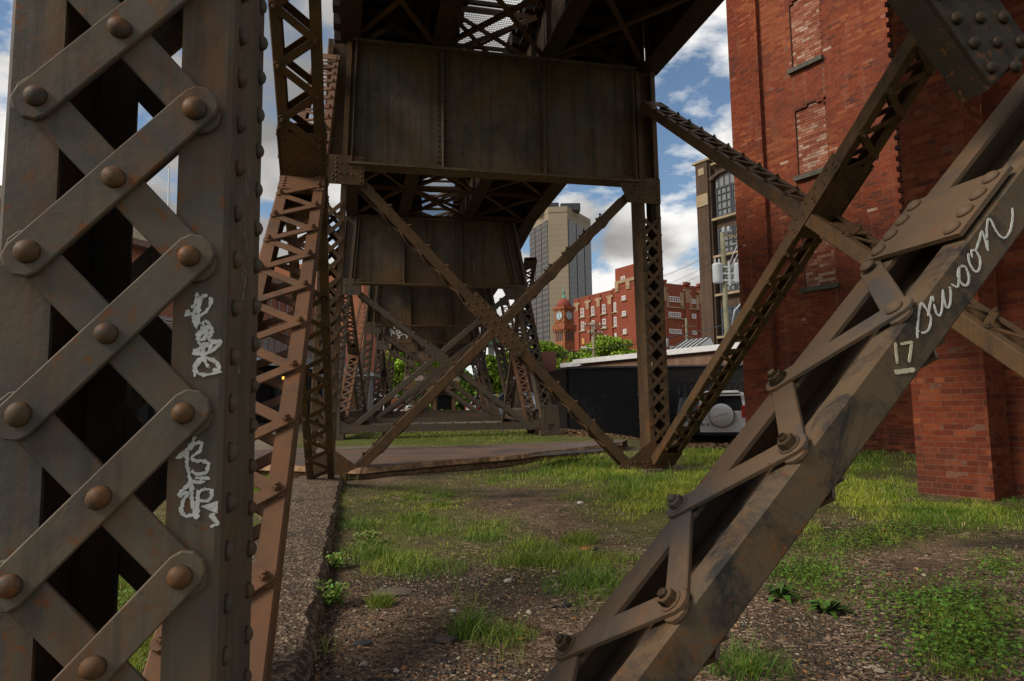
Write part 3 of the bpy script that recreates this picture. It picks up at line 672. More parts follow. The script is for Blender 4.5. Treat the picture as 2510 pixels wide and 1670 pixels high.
def dens(u, v):
    d = np.zeros_like(u)
    for (a, b, ra, rb, k) in BLOBS: d = np.maximum(d, k * np.exp(-(((u - a) / ra) ** 2 + ((v - b) / rb) ** 2) ** 1.5))
    return d
def projv(x, y, z):
    q = np.stack([x, y, z - EYE], -1); zz = np.maximum(q @ np.array(FW), .05)
    return 1255 + 1673 * (q @ np.array(RT)) / zz, 835 - 1673 * (q @ np.array(UP)) / zz
def nse(x, y, sc, seed=0.0):
    return np.array([noise.noise(Vector((a * sc + seed, b * sc - seed, seed))) for a, b in zip(x, y)])

# ground material: dark soil, grit, dry straw; a green under-layer where grass grows
t = NT('soil_and_grit', 0.95, 0.1)
n1 = t.noise(1.3, 6, 0.6); n2 = t.noise(9, 6, 0.65); n3 = t.noise(60, 4, 0.7)
soil = t.mix(t.ramp(n2, 0.35, 0.65), (0.088, 0.056, 0.037), (0.195, 0.120, 0.074))
straw = t.mix(t.ramp(n3, 0.4, 0.6), (0.31, 0.205, 0.135), (0.155, 0.102, 0.068))
col = t.mix(t.ramp(t.math('ADD', n1, t.math('MULTIPLY', n2, 0.5)), 0.68, 0.86), soil, straw)
v1 = t.vor(55, out='Color'); grit = t.mix(0.75, v1, (0.5, 0.5, 0.5)); vs_ = t.n.new('ShaderNodeSeparateColor'); t.l.new(v1, vs_.inputs[0])
gcol = t.mix(t.ramp(vs_.outputs[0], 0.2, 0.95), (0.035, 0.032, 0.030), (0.24, 0.19, 0.135))
col = t.mix(t.math('MULTIPLY', t.ramp(vs_.outputs[1], 0.52, 0.58), t.ramp(n1, 0.36, 0.60, 0.85, 0.15)), col, gcol)
dk = t.ramp(t.noise(0.75, 5, .6, t.mapv(loc=(0.4, 3.3, 0))), .52, .60); col = t.mix(t.math('MULTIPLY', dk, .75), col, t.mix(t.ramp(n3, .4, .62), (0.030, 0.026, 0.024), (0.085, 0.070, 0.060)))
ga = t.n.new('ShaderNodeSeparateColor'); t.l.new(t.attr('col'), ga.inputs[0])
col = t.mix(t.math('MULTIPLY', ga.outputs[0], t.ramp(n3, 0.3, 0.55, 0.45, 0.9)), col, t.mix(t.ramp(n2, .35, .65), (0.085, 0.13, 0.020), (0.165, 0.19, 0.038)))
col = t.mix(ga.outputs[1], col, t.mix(t.ramp(n3, 0.38, 0.62), (0.20, 0.165, 0.125), (0.33, 0.28, 0.21)))      # pale gravel of the yard on the left
col = t.mix(ga.outputs[2], col, t.mix(t.ramp(t.noise(26, 4, .7), 0.38, 0.62), (0.15, 0.075, 0.036), (0.34, 0.19, 0.09)))   # wood chips
hh = t.math('ADD', t.math('MULTIPLY', n2, 3.0), t.math('ADD', n3, t.math('MULTIPLY', t.vor(55), 1.5)))
M['ground'] = t.fin(col, t.bump(hh, 0.8, 0.02))
xs = np.concatenate([np.array([-900, -300, -120, -60, -35, -22, -15]), np.arange(-11, 16, 0.28), np.array([18, 22, 28, 36, 50, 80, 140, 300, 900])])
ys = np.concatenate([np.array([-300, -80, -30, -12, -6, -2]), np.arange(0, 24, 0.28), np.array([25, 26, 27, 29, 32, 36, 42, 50, 60, 80, 120, 200, 400, 900])])
GX, GY = np.meshgrid(xs, ys); gx, gy = GX.ravel(), GY.ravel(); gzv = gz(gx, gy)
U, V_ = projv(gx, gy, gzv); infront = gy > 1.2
grn = np.where(infront, dens(U, V_), 0.5); grn = np.clip(grn * 1.15, 0, 1) * (1 - sst(22, 26, gy))
grn = np.maximum(grn, 0.75 * sst(16.5, 17.5, gy) * (1 - sst(21, 23, gy)) * (1 - sst(7, 9, gx)))
grav = sst(-1.2, -2.2, gx) * 0 + (1 - sst(-2.6, -1.3, gx)) * sst(12.5, 13.2, gy)
grav = np.maximum(grav, (1 - sst(0.5, 2.5, gx)) * sst(15.8, 16.4, gy) * (1 - sst(17.6, 18.3, gy)) * 0.8); grn = grn * (1 - grav)
chips = sst(5.5, 6.5, gx) * sst(18.6, 19.2, gy) * (1 - sst(22.5, 23.5, gy)); grn = grn * (1 - chips)
yard = sst(22.5, 24, gy) * (1 - sst(15, 20, gx)) * 0.55; grav = np.maximum(grav, yard)
ni, nj = len(ys), len(xs); idx = np.arange(ni * nj).reshape(ni, nj)
F = np.stack([idx[:-1, :-1], idx[:-1, 1:], idx[1:, 1:], idx[1:, :-1]], -1).reshape(-1, 4)
gr = np_mesh('ground', np.stack([gx, gy, gzv], 1), F, M['ground'], np.stack([grn, grav, chips], 1), smooth=True); tag(gr, kind='structure')

# old concrete: footing strip and cracked slab
t = NT('exposed_aggregate_concrete', 0.9, 0.2)
v = t.vor(48, out='Color'); vv = t.n.new('ShaderNodeSeparateColor'); t.l.new(v, vv.inputs[0])
c = t.mix(t.ramp(t.noise(3, 6, .6), .35, .65), (0.085, 0.056, 0.037), (0.145, 0.096, 0.062))
c = t.mix(t.math('MULTIPLY', t.ramp(vv.outputs[0], .50, .55), .85), c, t.mix(vv.outputs[1], (0.05, 0.04, 0.034), (0.42, 0.31, 0.21)))
c = t.mix(t.ramp(t.noise(1.2, 5, .6), .56, .66, 0, .7), c, (0.045, 0.036, 0.03))
M['footing'] = t.fin(c, t.bump(t.math('ADD', t.noise(30, 5, .7), t.vor(48)), 1.0, .02))
t = NT('rust_stained_concrete', 0.8, 0.3)
c = t.mix(t.ramp(t.noise(1.6, 6, .6), .38, .62), (0.105, 0.072, 0.058), (0.155, 0.102, 0.075))
c = t.mix(t.ramp(t.noise(0.8, 5, .6, t.mapv(loc=(4, 1, 0))), .50, .62, 0, .7), c, (0.155, 0.085, 0.045))
damp = t.ramp(t.noise(0.55, 5, .55, t.mapv(loc=(1.3, 5, 0))), .46, .60)
c = t.mix(t.math('MULTIPLY', damp, .55), c, (0.055, 0.040, 0.036))
M['slab'] = t.fin(c, t.bump(t.noise(22, 5, .65), .35, .008), t.ramp(damp, 0, 1, .85, .42))
def strip(name, left, right, n0, n1, top, thick, mat, jit, st, label, cat):
    N = int((n1 - n0) / st); V = []; F = []
    for k in range(N + 1):
        y = n0 + (n1 - n0) * k / N
        l = left(y) + noise.noise(Vector((y * 3.1, 5, 0))) * jit + noise.noise(Vector((y * 11, 9, 0))) * jit * .5 + noise.noise(Vector((y * 27, 4, 0))) * jit * .4; r = right(y) + noise.noise(Vector((y * 2.7, 1, 0))) * jit * 1.3 + noise.noise(Vector((y * 9, 3, 0))) * jit * .7 + noise.noise(Vector((y * 25, 8, 0))) * jit * .5
        tz = top + noise.noise(Vector((0, y * 1.1, 3))) * .012; xs_ = [l, l, l + .03, (2 * l + r) / 3, (l + 2 * r) / 3, r - .035, r, r + .03]
        zs = [tz - thick, tz - .03, tz, tz + .008, tz + .006, tz, tz - .035, tz - thick]
        V += [(a, y, b) for a, b in zip(xs_, zs)]
        if k:
            for i in range(7): b = (k - 1) * 8 + i; F.append((b, b + 8, b + 9, b + 1))
    V2 = [(a, b, c) for a, b, c in V]; o = np_mesh(name, V2, [f[::-1] for f in F], mat)
    return tag(o, label, cat)
strip('concrete_footing', lambda y: -0.78 - .02 * (y - 5) * .3, lambda y: -0.165, -2.0, 10.62, 0.095, 0.35, M['footing'], 0.028, 0.06, 'rough concrete footing strip running between the two left trestle legs', 'concrete footing')
fb = MB(); fb.box((4.6, 10.4, -0.3), (5.45, 11.4, 0.015)); fb.build('concrete_footing', M['footing'], label='small concrete pad under the right leg, hidden in grass', cat='concrete footing')
edge = [(-6.5, 13.6), (-3.2, 12.3), (-1.6, 11.9), (-0.75, 11.35), (0.1, 10.62), (0.9, 11.2), (1.7, 11.75), (2.66, 12.30), (3.6, 13.1), (4.6, 14.0), (5.5, 14.85), (6.35, 15.75)]
back = [(6.9, 16.75), (5.8, 16.75), (3.4, 16.2), (1.0, 15.9), (-0.6, 16.05), (-2.2, 16.6), (-6.5, 17.4)]
fine = []
for (a, b) in zip(edge[:-1], edge[1:]):
    n_ = max(2, int(math.dist(a, b) / 0.10))
    for k in range(n_):
        f = k / n_; x, y = a[0] + (b[0] - a[0]) * f, a[1] + (b[1] - a[1]) * f
        fine.append((x + noise.noise(Vector((x * 3, y * 3, 1))) * .05 + noise.noise(Vector((x * 7, y * 6, 2))) * .02, y + noise.noise(Vector((x * 3, y * 3, 7))) * .06 + noise.noise(Vector((x * 6, y * 7, 4))) * .02))
fine.append(edge[-1])
SLZ = 0.185
sb = MB(); outl = fine + back; top = [Vector((x, y, SLZ + 0.012 * noise.noise(Vector((x, y, 0))))) for x, y in outl]; low = [Vector((x + .02, y + .03, -0.25)) for x, y in outl]
mid = [Vector((x - .02 + .02 * noise.noise(Vector((x * 4, y * 4, 3))), y - .08 + .05 * noise.noise(Vector((x * 3, y * 3, 6))), 0.105)) for x, y in outl]
N = len(outl); und = [Vector((x + .05, y + .09, 0.065)) for x, y in outl]
sb.add(top + low, [tuple(range(N))] + [((i + 1) % N, i, N + i, N + (i + 1) % N) for i in range(len(fine), N)])
so_ = sb.build('concrete_slab', M['slab'], label='long cracked concrete slab crossing the grass beneath the trestle, damp on top', cat='concrete slab')
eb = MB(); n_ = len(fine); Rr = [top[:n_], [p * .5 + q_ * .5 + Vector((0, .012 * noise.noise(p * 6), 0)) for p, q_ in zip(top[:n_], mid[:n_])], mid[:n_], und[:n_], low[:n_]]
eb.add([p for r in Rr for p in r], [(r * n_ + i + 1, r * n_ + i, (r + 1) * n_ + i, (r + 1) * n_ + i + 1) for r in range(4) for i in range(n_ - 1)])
t = NT('lit_broken_concrete_edge', .95, .1); c = t.mix(t.ramp(t.noise(7, 6, .7), .38, .62), (.15, .085, .048), (.36, .22, .12)); c = t.mix(t.ramp(t.vor(40), .1, .4, .5, 0), c, (.42, .32, .22)); M['slabedge_lit'] = t.fin(c, t.bump(t.noise(14, 6, .65), .8, .02))  # rusty rim tone, brightened in colour so the front edge looks lit
eb.build('lit_broken_edge', M['slabedge_lit'], so_, label='rusty broken front edge, coloured brighter to look lit')
t = NT('puddle_water', 0.10, 0.8); M['puddle'] = t.fin((0.06, 0.055, 0.052), t.bump(t.noise(6, 3), .5, .05), .16)
pb = MB(); c0 = at_h(1395, 1108, SLZ + .02); pts = []
for k in range(40):
    a = 2 * math.pi * k / 40; rr = 1 + .35 * noise.noise(Vector((math.cos(a) * 1.5, math.sin(a) * 1.5, 8)))
    pts.append((c0.x + 0.95 * rr * math.cos(a) + .3 * math.sin(a), c0.y + 0.50 * rr * math.sin(a) + .45 * math.cos(a)))
pb.prism([(x, y) for x, y in pts], (0, 0, SLZ + .013), X3, Y3, Z3 * .003); tag(pb.build('puddle', M['puddle']), kind='structure')

# ------------------------------------------------------------------ grass, straw, grit
t = NT('grass_blade', 0.6, 0.25); M['grass'] = t.fin(t.attr('col')); t.b.inputs['Subsurface Weight'].default_value = 0.0
rng = np.random.default_rng(5)
def scatter(n, u0, u1, v0, v1):
    u = rng.uniform(u0, u1, n); v = rng.uniform(v0, v1, n)
    d = np.outer(np.ones(n), np.array(FW)) + np.outer((u - 1255) / 1673, np.array(RT)) - np.outer((v - 835) / 1673, np.array(UP))
    tt = (0 - EYE) / d[:, 2]; x, y = d[:, 0] * tt, d[:, 1] * tt
    return u, v, x, y
def on_slab(x, y):
    return (y > 0.88 * (x - 0.1) + 10.75 - 0.1 * 0) & (y < 16.0) & (x > -0.9) & (x < 6.6) | ((x > -.78) & (x < -.16) & (y < 10.6)) | ((x <= -.9) & (y > 12.0) & (y < 16.5))
def blades(name, x, y, z, h, w, lean, col, mat, seed):
    r = np.random.default_rng(seed); n = len(x); a = r.uniform(0, 2 * np.pi, n); b = r.uniform(0, 2 * np.pi, n)
    wx, wy = np.cos(a) * w / 2, np.sin(a) * w / 2; lx, ly = np.cos(b) * lean, np.sin(b) * lean
    V = np.zeros((n, 5, 3)); V[:, 0] = np.stack([x - wx, y - wy, z - .01], 1); V[:, 1] = np.stack([x + wx, y + wy, z - .01], 1)
    V[:, 2] = np.stack([x - wx * .8 + lx * .35, y - wy * .8 + ly * .35, z + h * .62], 1); V[:, 3] = np.stack([x + wx * .8 + lx * .35, y + wy * .8 + ly * .35, z + h * .62], 1)
    V[:, 4] = np.stack([x + lx, y + ly, z + h], 1)
    b0 = (np.arange(n) * 5)[:, None]; F = np.concatenate([b0 + np.array([0, 1, 3]), b0 + np.array([0, 3, 2]), b0 + np.array([2, 3, 4])], 0)
    o = np_mesh(name, V.reshape(-1, 3), F, mat, np.repeat(col, 5, 0)); return tag(o, kind='stuff')
def vn(x, y, sc, sd):      # cheap vector noise from sines
    return .5 + .25 * (np.sin(x * sc + sd) * np.cos(y * sc * 1.13 - sd) + np.sin(x * sc * 2.3 - y * sc * 1.7 + sd * 2) * .6 + np.sin(y * sc * 3.1 + x * sc * .9 + sd * 3) * .4)
parts = []
for (n, u0, u1, v0, v1) in ((270000, -100, 2600, 1040, 1260), (200000, -200, 2650, 1240, 1700)):
    u, v, x, y = scatter(n, u0, u1, v0, v1); d = dens(u, v)
    patch = np.clip((vn(x, y, 4.2, 1.0) - .36) * 2.8, 0.02, 1) * np.clip((vn(x, y, 13, 4.0) - .25) * 2.4, .08, 1)
    keep = (rng.random(n) < np.clip(d * (np.clip((d - .7) * 3, 0, .9) + (1 - np.clip((d - .7) * 3, 0, .9)) * patch) * 1.7, 0, 1) * np.where(d > .12, 1, 0)) & ~on_slab(x, y) & (y < 24)
    chip = (x > 6) & (y > 19.0); keep &= ~chip & ~((x < -1.4) & (y > 12))
    parts.append((x[keep], y[keep], d[keep]))
x = np.concatenate([p[0] for p in parts]); y = np.concatenate([p[1] for p in parts]); d = np.concatenate([p[2] for p in parts]); n = len(x)
dist = np.hypot(x, y); tone = vn(x, y, 2.1, 9.0); tone2 = vn(x, y, 7.7, 2.0)
h = (0.014 + 0.050 * d * rng.random(n) ** .8) * (0.55 + .8 * tone2) * np.where((x > 1.6) & (y > 7.5) & (y < 15), 1.55, 1)
tall = rng.random(n) < .02; h = np.where(tall, h * 1.8, h)
cA_, cB_, cC_ = np.array([.105, .190, .016]), np.array([.34, .38, .038]), np.array([.45, .37, .14])
f = np.clip((tone - .3) * 1.7 + rng.normal(0, .16, n), 0, 1)[:, None]; col = cA_ * (1 - f) + cB_ * f
dry = (rng.random(n) < .08 + .10 * (1 - d))[:, None]; col = np.where(dry, cC_, col) * rng.uniform(.7, 1.25, (n, 1))
blades('grass', x, y, gz(x, y), h, np.maximum(.0026, dist * .00062) * rng.uniform(.8, 1.4, n), h * rng.uniform(.25, .9, n), col, M['grass'], 3)
# tufts of longer dark grass, each with many blades
tuft_px = [(885, 1290, .16, .10), (1020, 1270, .14, .08), (950, 1375, .24, .12), (985, 1395, .22, .12), (1045, 1405, .24, .11), (900, 1360, .18, .13), (1075, 1240, .12, .09), (1190, 1320, .16, .09), (1300, 1345, .16, .12), (1340, 1385, .2, .12),
           (1420, 1330, .13, .12), (1400, 1390, .22, .12), (1470, 1430, .2, .11), (1500, 1385, .2, .10), (1430, 1450, .22, .10), (1240, 1570, .12, .11), (935, 1480, .06, .10), (1150, 1560, .08, .16), (1830, 1645, .16, .13), (1270, 1390, .15, .10),
           (1010, 1225, .10, .09), (1085, 1215, .12, .08), (1650, 1200, .2, .14), (1500, 1180, .2, .15), (1580, 1210, .2, .14), (1720, 1230, .2, .12), (1350, 1160, .2, .12), (2330, 1190, .1, .32), (1960, 1300, .16, .11)]
X, Y, H, C, LN = [], [], [], [], []
for (u, v, r_, hh_) in tuft_px:
    c = at_h(u, v, 0); m_ = int(200 + 900 * r_)
    a = rng.uniform(0, 2 * np.pi, m_); q = r_ * np.sqrt(rng.random(m_)); X.append(c.x + q * np.cos(a) * 1.2); Y.append(c.y + q * np.sin(a)); hv = hh_ * rng.uniform(.45, 1.15, m_) * (1 - .5 * (q / r_) ** 2); H.append(hv); LN.append(hv * rng.uniform(.4, 1.5, m_))
    tone = rng.uniform(.0, .8); base = np.array([.075, .150, .018]) * (1 - tone) + np.array([.28, .33, .045]) * tone; C.append(base * rng.uniform(.7, 1.35, (m_, 1)))
x, y, h, ln = map(np.concatenate, (X, Y, H, LN)); col = np.concatenate(C)
blades('grass_tufts', x, y, gz(x, y), h, rng.uniform(.0022, .0046, len(x)), ln, col, M['grass'], 8)
# dry straw lying on the bare soil
u, v, x, y = scatter(60000, -100, 2600, 1150, 1690); d = dens(u, v); s_ = vn(x, y, 3.3, 6.0); keep = (rng.random(len(x)) < np.clip((s_ - .46) * 3.2, 0.02, 1)) & ~on_slab(x, y) & (d < .75); x, y = x[keep], y[keep]; n = len(x)
a = rng.uniform(0, 2 * np.pi, n); L_ = rng.uniform(.006, .030, n); w_ = np.maximum(.0005, np.hypot(x, y) * .00016); z = gz(x, y) + rng.uniform(.002, .012, n); dx, dy = np.cos(a) * L_, np.sin(a) * L_; px, py = -np.sin(a) * w_, np.cos(a) * w_
V = np.stack([np.stack([x - dx - px, y - dy - py, z - .004], 1), np.stack([x + dx - px, y + dy - py, z + rng.uniform(0, .012, n)], 1), np.stack([x + dx + px, y + dy + py, z + .006], 1), np.stack([x - dx + px, y - dy + py, z], 1)], 1).reshape(-1, 3)
col = np.array([.34, .235, .16]) * rng.uniform(.4, 1.1, (n, 1)) * np.array([1, 1, 1]); tag(np_mesh('dry_straw', V, np.arange(n * 4).reshape(n, 4), M['grass'], np.repeat(col, 4, 0)), kind='stuff')
# grit and small stones
t = NT('grit_stone', 0.85, 0.25); M['grit'] = t.fin(t.attr('col'), t.bump(t.noise(200, 2), .2, .002))
octv = np.array([(1, 0, 0), (-1, 0, 0), (0, 1, 0), (0, -1, 0), (0, 0, 1), (0, 0, -1), (.62, .62, .45), (-.62, -.62, .45)], float); octf = np.array([(0, 6, 4), (6, 2, 4), (2, 1, 4), (1, 7, 4), (7, 3, 4), (3, 0, 4), (0, 2, 6), (1, 3, 7), (2, 0, 5), (1, 2, 5), (3, 1, 5), (0, 3, 5)])
u, v, x, y = scatter(95000, -100, 2600, 1190, 1700); d = dens(u, v); s_ = vn(x, y, 2.6, 3.0); keep = (rng.random(len(x)) < np.clip((s_ - .25) * 2.0, 0.06, 1) * np.clip((v - 1180) / 250, .2, 1)) & (d < .6) & ~on_slab(x, y); x, y = x[keep], y[keep]; n = len(x)
sz = .0026 + .0075 * rng.random(n) ** 2.6; sz *= np.where(rng.random(n) < .015, 2.2, 1); a = rng.uniform(0, 2 * np.pi, n); sc = np.stack([sz * rng.uniform(.8, 1.5, n), sz * rng.uniform(.7, 1.2, n), sz * rng.uniform(.5, .9, n)], 1)
P = octv[None] * sc[:, None, :] * rng.uniform(.8, 1.2, (n, 8, 1)); ca, sa = np.cos(a)[:, None], np.sin(a)[:, None]; V = np.stack([P[..., 0] * ca - P[..., 1] * sa + x[:, None], P[..., 0] * sa + P[..., 1] * ca + y[:, None], P[..., 2] + (gz(x, y) + sz * .25)[:, None]], -1).reshape(-1, 3)
pal = np.array([(.055, .048, .044), (.20, .145, .10), (.32, .23, .15), (.42, .35, .26), (.13, .075, .05), (.25, .12, .06)]); col = pal[rng.choice(6, n, p=[.34, .24, .17, .09, .10, .06])] * rng.uniform(.75, 1.2, (n, 1))
tag(np_mesh('gravel', V, (octf[None] + (np.arange(n) * 8)[:, None, None]).reshape(-1, 3), M['grit'], np.repeat(col, 8, 0)), kind='stuff')
# wood chips by the parked cars
n = 5200; x = rng.uniform(6, 19, n); y = rng.uniform(18.7, 23.2, n); a = rng.uniform(0, 6.3, n); L_ = rng.uniform(.03, .08, n); w_ = rng.uniform(.012, .03, n); z = gz(x, y) + rng.uniform(.005, .04, n); dx, dy = np.cos(a) * L_, np.sin(a) * L_; px, py = -np.sin(a) * w_, np.cos(a) * w_; tz = rng.uniform(-.02, .02, n)
V = np.stack([np.stack([x - dx - px, y - dy - py, z - tz], 1), np.stack([x + dx - px, y + dy - py, z + tz], 1), np.stack([x + dx + px, y + dy + py, z + tz + .012], 1), np.stack([x - dx + px, y - dy + py, z - tz + .012], 1)], 1).reshape(-1, 3)
col = np.array([(.36, .20, .095), (.22, .11, .05), (.46, .29, .16)])[rng.integers(0, 3, n)] * rng.uniform(.6, 1.15, (n, 1)); tag(np_mesh('wood_chips', V, np.arange(n * 4).reshape(n, 4), M['grit'], np.repeat(col, 4, 0)), kind='stuff')
# broad-leaved ground cover low on the right, and beside the footing
def leaves(name, x, y, z, r_, col, seed):
    q = np.random.default_rng(seed); n = len(x); a = q.uniform(0, 6.3, n); tl = q.uniform(-.5, .5, (n, 2)); k = 6
    V = np.zeros((n, k, 3))
    for i in range(k):
        th = a + 2 * np.pi * i / k; rr = r_ * (1.0 if i % 2 else .78); ox, oy = rr * np.cos(th), rr * np.sin(th); V[:, i] = np.stack([x + ox, y + oy, z + ox * tl[:, 0] + oy * tl[:, 1]], 1)
    return tag(np_mesh(name, V.reshape(-1, 3), np.arange(n * k).reshape(n, k), M['grass'], np.repeat(col, k, 0)), kind='stuff')
X, Y, Zh = [], [], []
for (u, v, ru, rv, m_) in ((2370, 1560, 190, 110, 2400), (2330, 1480, 130, 60, 900), (2200, 1480, 120, 50, 500), (2100, 1330, 150, 30, 1300), (1960, 1400, 130, 45, 1300), (2210, 1310, 120, 18, 700), (2450, 1390, 70, 40, 300), (2060, 1440, 140, 50, 350), (820, 1240, 22, 40, 260), (1640, 1180, 160, 30, 400), (1900, 1320, 80, 30, 300), (2480, 1240, 60, 20, 200), (310, 1500, 90, 180, 900)):
    uu = u + ru * rng.normal(0, .5, m_); vv = v + rv * rng.normal(0, .5, m_)
    for a_, b_ in zip(uu, vv):
        if b_ < 1060: continue
        p = at_h(a_, b_, 0); X.append(p.x); Y.append(p.y); Zh.append(p.z)
x, y = np.array(X), np.array(Y); ok = ~on_slab(x, y); x, y = x[ok], y[ok]; n = len(x)
col = np.array([.070, .145, .018]) * rng.uniform(.45, 1.7, (n, 1)) * np.where(rng.random((n, 1)) < .2, np.array([1.5, 1.15, 1.]), 1); leaves('ground_cover', x, y, gz(x, y) + rng.uniform(.008, .06, n), rng.uniform(.004, .0125, n), col, 4)
# weeds one can tell apart
def weed(u, v, r_, hgt, m_, kind, label, colr, grp=None):
    c = at_h(u, v, 0.0); z0 = float(gz(c.x, c.y)); b = MB(); q = random.Random(int(u * 7 + v))
    for k in range(m_):
        a = q.uniform(0, 6.28); e = q.uniform(.25, 1.1) if kind == 'rosette' else q.uniform(.5, 1.5); L_ = r_ * q.uniform(.6, 1.1); d_ = Vector((math.cos(a) * math.cos(e), math.sin(a) * math.cos(e), math.sin(e))); sd = Vector((-math.sin(a), math.cos(a), 0)); o = Vector((c.x, c.y, z0))
        if kind == 'rosette':
            w_ = L_ * .13; p1 = o + d_ * L_ * .55; p2 = p1 + (d_ - Z3 * .9).normalized() * L_ * .45; cc = tuple(x * q.uniform(.7, 1.3) for x in colr)
            b.add([o - sd * w_ * .3, o + sd * w_ * .3, p1 + sd * w_, p1 - sd * w_], [(0, 1, 2, 3)], False, cc); b.add([p1 - sd * w_, p1 + sd * w_, p2], [(0, 1, 2)], False, cc)
        else:
            tip = o + Vector((q.gauss(0, .4) * r_, q.gauss(0, .4) * r_, hgt * q.uniform(.25, 1.0)))
            for _ in range(3):
                pp = tip + Vector((q.uniform(-1, 1), q.uniform(-1, 1), q.uniform(-.6, .6))) * r_ * .28; s_ = r_ * q.uniform(.07, .14); t1 = Vector((q.uniform(-1, 1), q.uniform(-1, 1), q.uniform(-.3, .6))).normalized(); t2 = t1.orthogonal().normalized(); cc = tuple(x * q.uniform(.65, 1.35) for x in colr)
                b.add([pp - t1 * s_, pp + t2 * s_ * .7, pp + t1 * s_, pp - t2 * s_ * .7], [(0, 1, 2, 3)], False, cc)
            if k % 8 == 0: b.beam(o, tip, sd, .003, .003, tuple(x * .6 for x in colr))
    tag(b.build('weed', M['grass'], loc=(c.x, c.y, z0)), label, 'weed', grp)
G_ = 'weeds growing from the bare ground'
weed(1914, 1470, .15, .08, 34, 'rosette', 'dark green toothed weed rosette below the marked brace, left of its twin', (.055, .12, .022), G_)
weed(2023, 1503, .16, .08, 36, 'rosette', 'bright green spiky weed rosette, right of its twin on bare soil', (.075, .15, .025), G_)
weed(825, 1395, .10, .09, 110, 'bush', 'yellow-green leafy weed at the broken right edge of the concrete strip, farther one', (.14, .21, .028), G_)
weed(812, 1480, .10, .12, 130, 'bush', 'yellow-green leafy weed hugging the concrete strip, nearest one', (.12, .19, .025), G_)
weed(905, 1330, .12, .09, 90, 'bush', 'pale green leafy weed among the grass near the concrete strip', (.16, .21, .04), G_)
# dead leaves and bits of bark strewn about
m_ = 420; u, v, x, y = scatter(m_, 700, 2600, 1200, 1680); ok = ~on_slab(x, y); x, y = x[ok], y[ok]; n = len(x); a = rng.uniform(0, 6.3, n); L_ = rng.uniform(.008, .022, n); w_ = L_ * rng.uniform(.35, .7, n); z = gz(x, y) + rng.uniform(.006, .02, n); dx, dy = np.cos(a) * L_, np.sin(a) * L_; px, py = -np.sin(a) * w_, np.cos(a) * w_; tz = rng.uniform(-.008, .008, n)
V = np.stack([np.stack([x - dx, y - dy, z - tz], 1), np.stack([x - px, y - py, z + .004], 1), np.stack([x + dx, y + dy, z + tz], 1), np.stack([x + px, y + py, z + .006], 1)], 1).reshape(-1, 3)
col = np.array([(.30, .15, .05), (.20, .10, .045), (.42, .26, .10), (.10, .06, .04)])[rng.integers(0, 4, n)]; tag(np_mesh('leaf_litter', V, np.arange(n * 4).reshape(n, 4), M['grit'], np.repeat(col, 4, 0)), kind='stuff')
# tall seeding grass stalks beside the rod
X, Y, H, LN, C = [], [], [], [], []
for (u, v, m_, hh_, r_) in ((1150, 1545, 16, .30, .05), (1175, 1590, 22, .16, .07), (1250, 1620, 18, .12, .08), (2335, 1200, 14, .38, .10), (2480, 1200, 30, .22, .25), (930, 1150, 26, .20, .25), (860, 1180, 20, .16, .12), (1120, 1480, 6, .34, .03), (800, 1600, 20, .10, .06), (2030, 1390, 14, .18, .1), (1690, 1170, 40, .26, .3), (1560, 1185, 40, .22, .25)):
    c = at_h(u, v, 0); a = rng.uniform(0, 6.28, m_); q = r_ * np.sqrt(rng.random(m_)); X.append(c.x + q * np.cos(a)); Y.append(c.y + q * np.sin(a)); hv = hh_ * rng.uniform(.5, 1.1, m_); H.append(hv); LN.append(hv * rng.uniform(.15, .7, m_)); C.append(np.array([.21, .24, .06]) * rng.uniform(.6, 1.3, (m_, 1)))
x, y, h, ln = map(np.concatenate, (X, Y, H, LN)); blades('grass_stalks', x, y, gz(x, y), h, np.full(len(x), .0032), ln, np.concatenate(C), M['grass'], 12)
# small things lying about
t = NT('old_rusty_rod', .8, .3); M['rust'] = t.fin(t.mix(t.ramp(t.noise(30, 4), .4, .6), (.05, .028, .018), (.10, .045, .022)))
p0, p1 = at_h(1225, 1510, .012), at_h(1347, 1552, .012); b = MB(); b.tube([p0, p0.lerp(p1, .5) + Vector((0, .02, .004)), p1], .008, 6); b.build('rod', M['rust'], label='rusty thin rod lying on the gritty soil', cat='rod')
def stone(u, v, r_, c, label, sq=.6):
    p = at_h(u, v, 0); b = MB(); q = random.Random(int(u)); prof = []
    bm = bmesh.new(); bmesh.ops.create_icosphere(bm, subdivisions=2, radius=1)
    for w_ in bm.verts:
        k = 1 + .35 * noise.noise(w_.co * 1.4 + Vector((u, v, 0))); w_.co = Vector((w_.co.x * r_ * k * 1.2, w_.co.y * r_ * k, w_.co.z * r_ * k * sq))
    me = bpy.data.meshes.new('stone'); bm.to_mesh(me); bm.free(); me.materials.append(plain('stone_' + str(int(u)), c, .85, .2, .2, 40))
    o = put(me, 'stone', None, Matrix.Translation(Vector((p.x, p.y, float(gz(p.x, p.y)) + r_ * sq * .5)))); tag(o, label, 'stone')
stone(1245, 1434, .020, (.55, .47, .36), 'pale cream pebble in the middle of the gritty soil')
stone(1111, 1500, .018, (.55, .53, .52), 'whitish pebble left of the rusty rod')
stone(1388, 1494, .024, (.03, .03, .032), 'black cinder lump right of the pale pebble')
stone(1437, 1350, .035, (.34, .14, .045), 'orange stone beside the round grass tuft', .45)
stone(890, 1573, .035, (.06, .06, .062), 'dark flat stone near the concrete strip', .4)
stone(1091, 1570, .045, (.09, .07, .06), 'brown half-buried stone near the tall grass stalk', .4)
stone(960, 1452, .10, (.13, .10, .08), 'flat brown patch of old concrete sunk in the soil', .14)
stone(1423, 1240, .030, (.5, .47, .42), 'white pebble among the grass left of the marked brace')
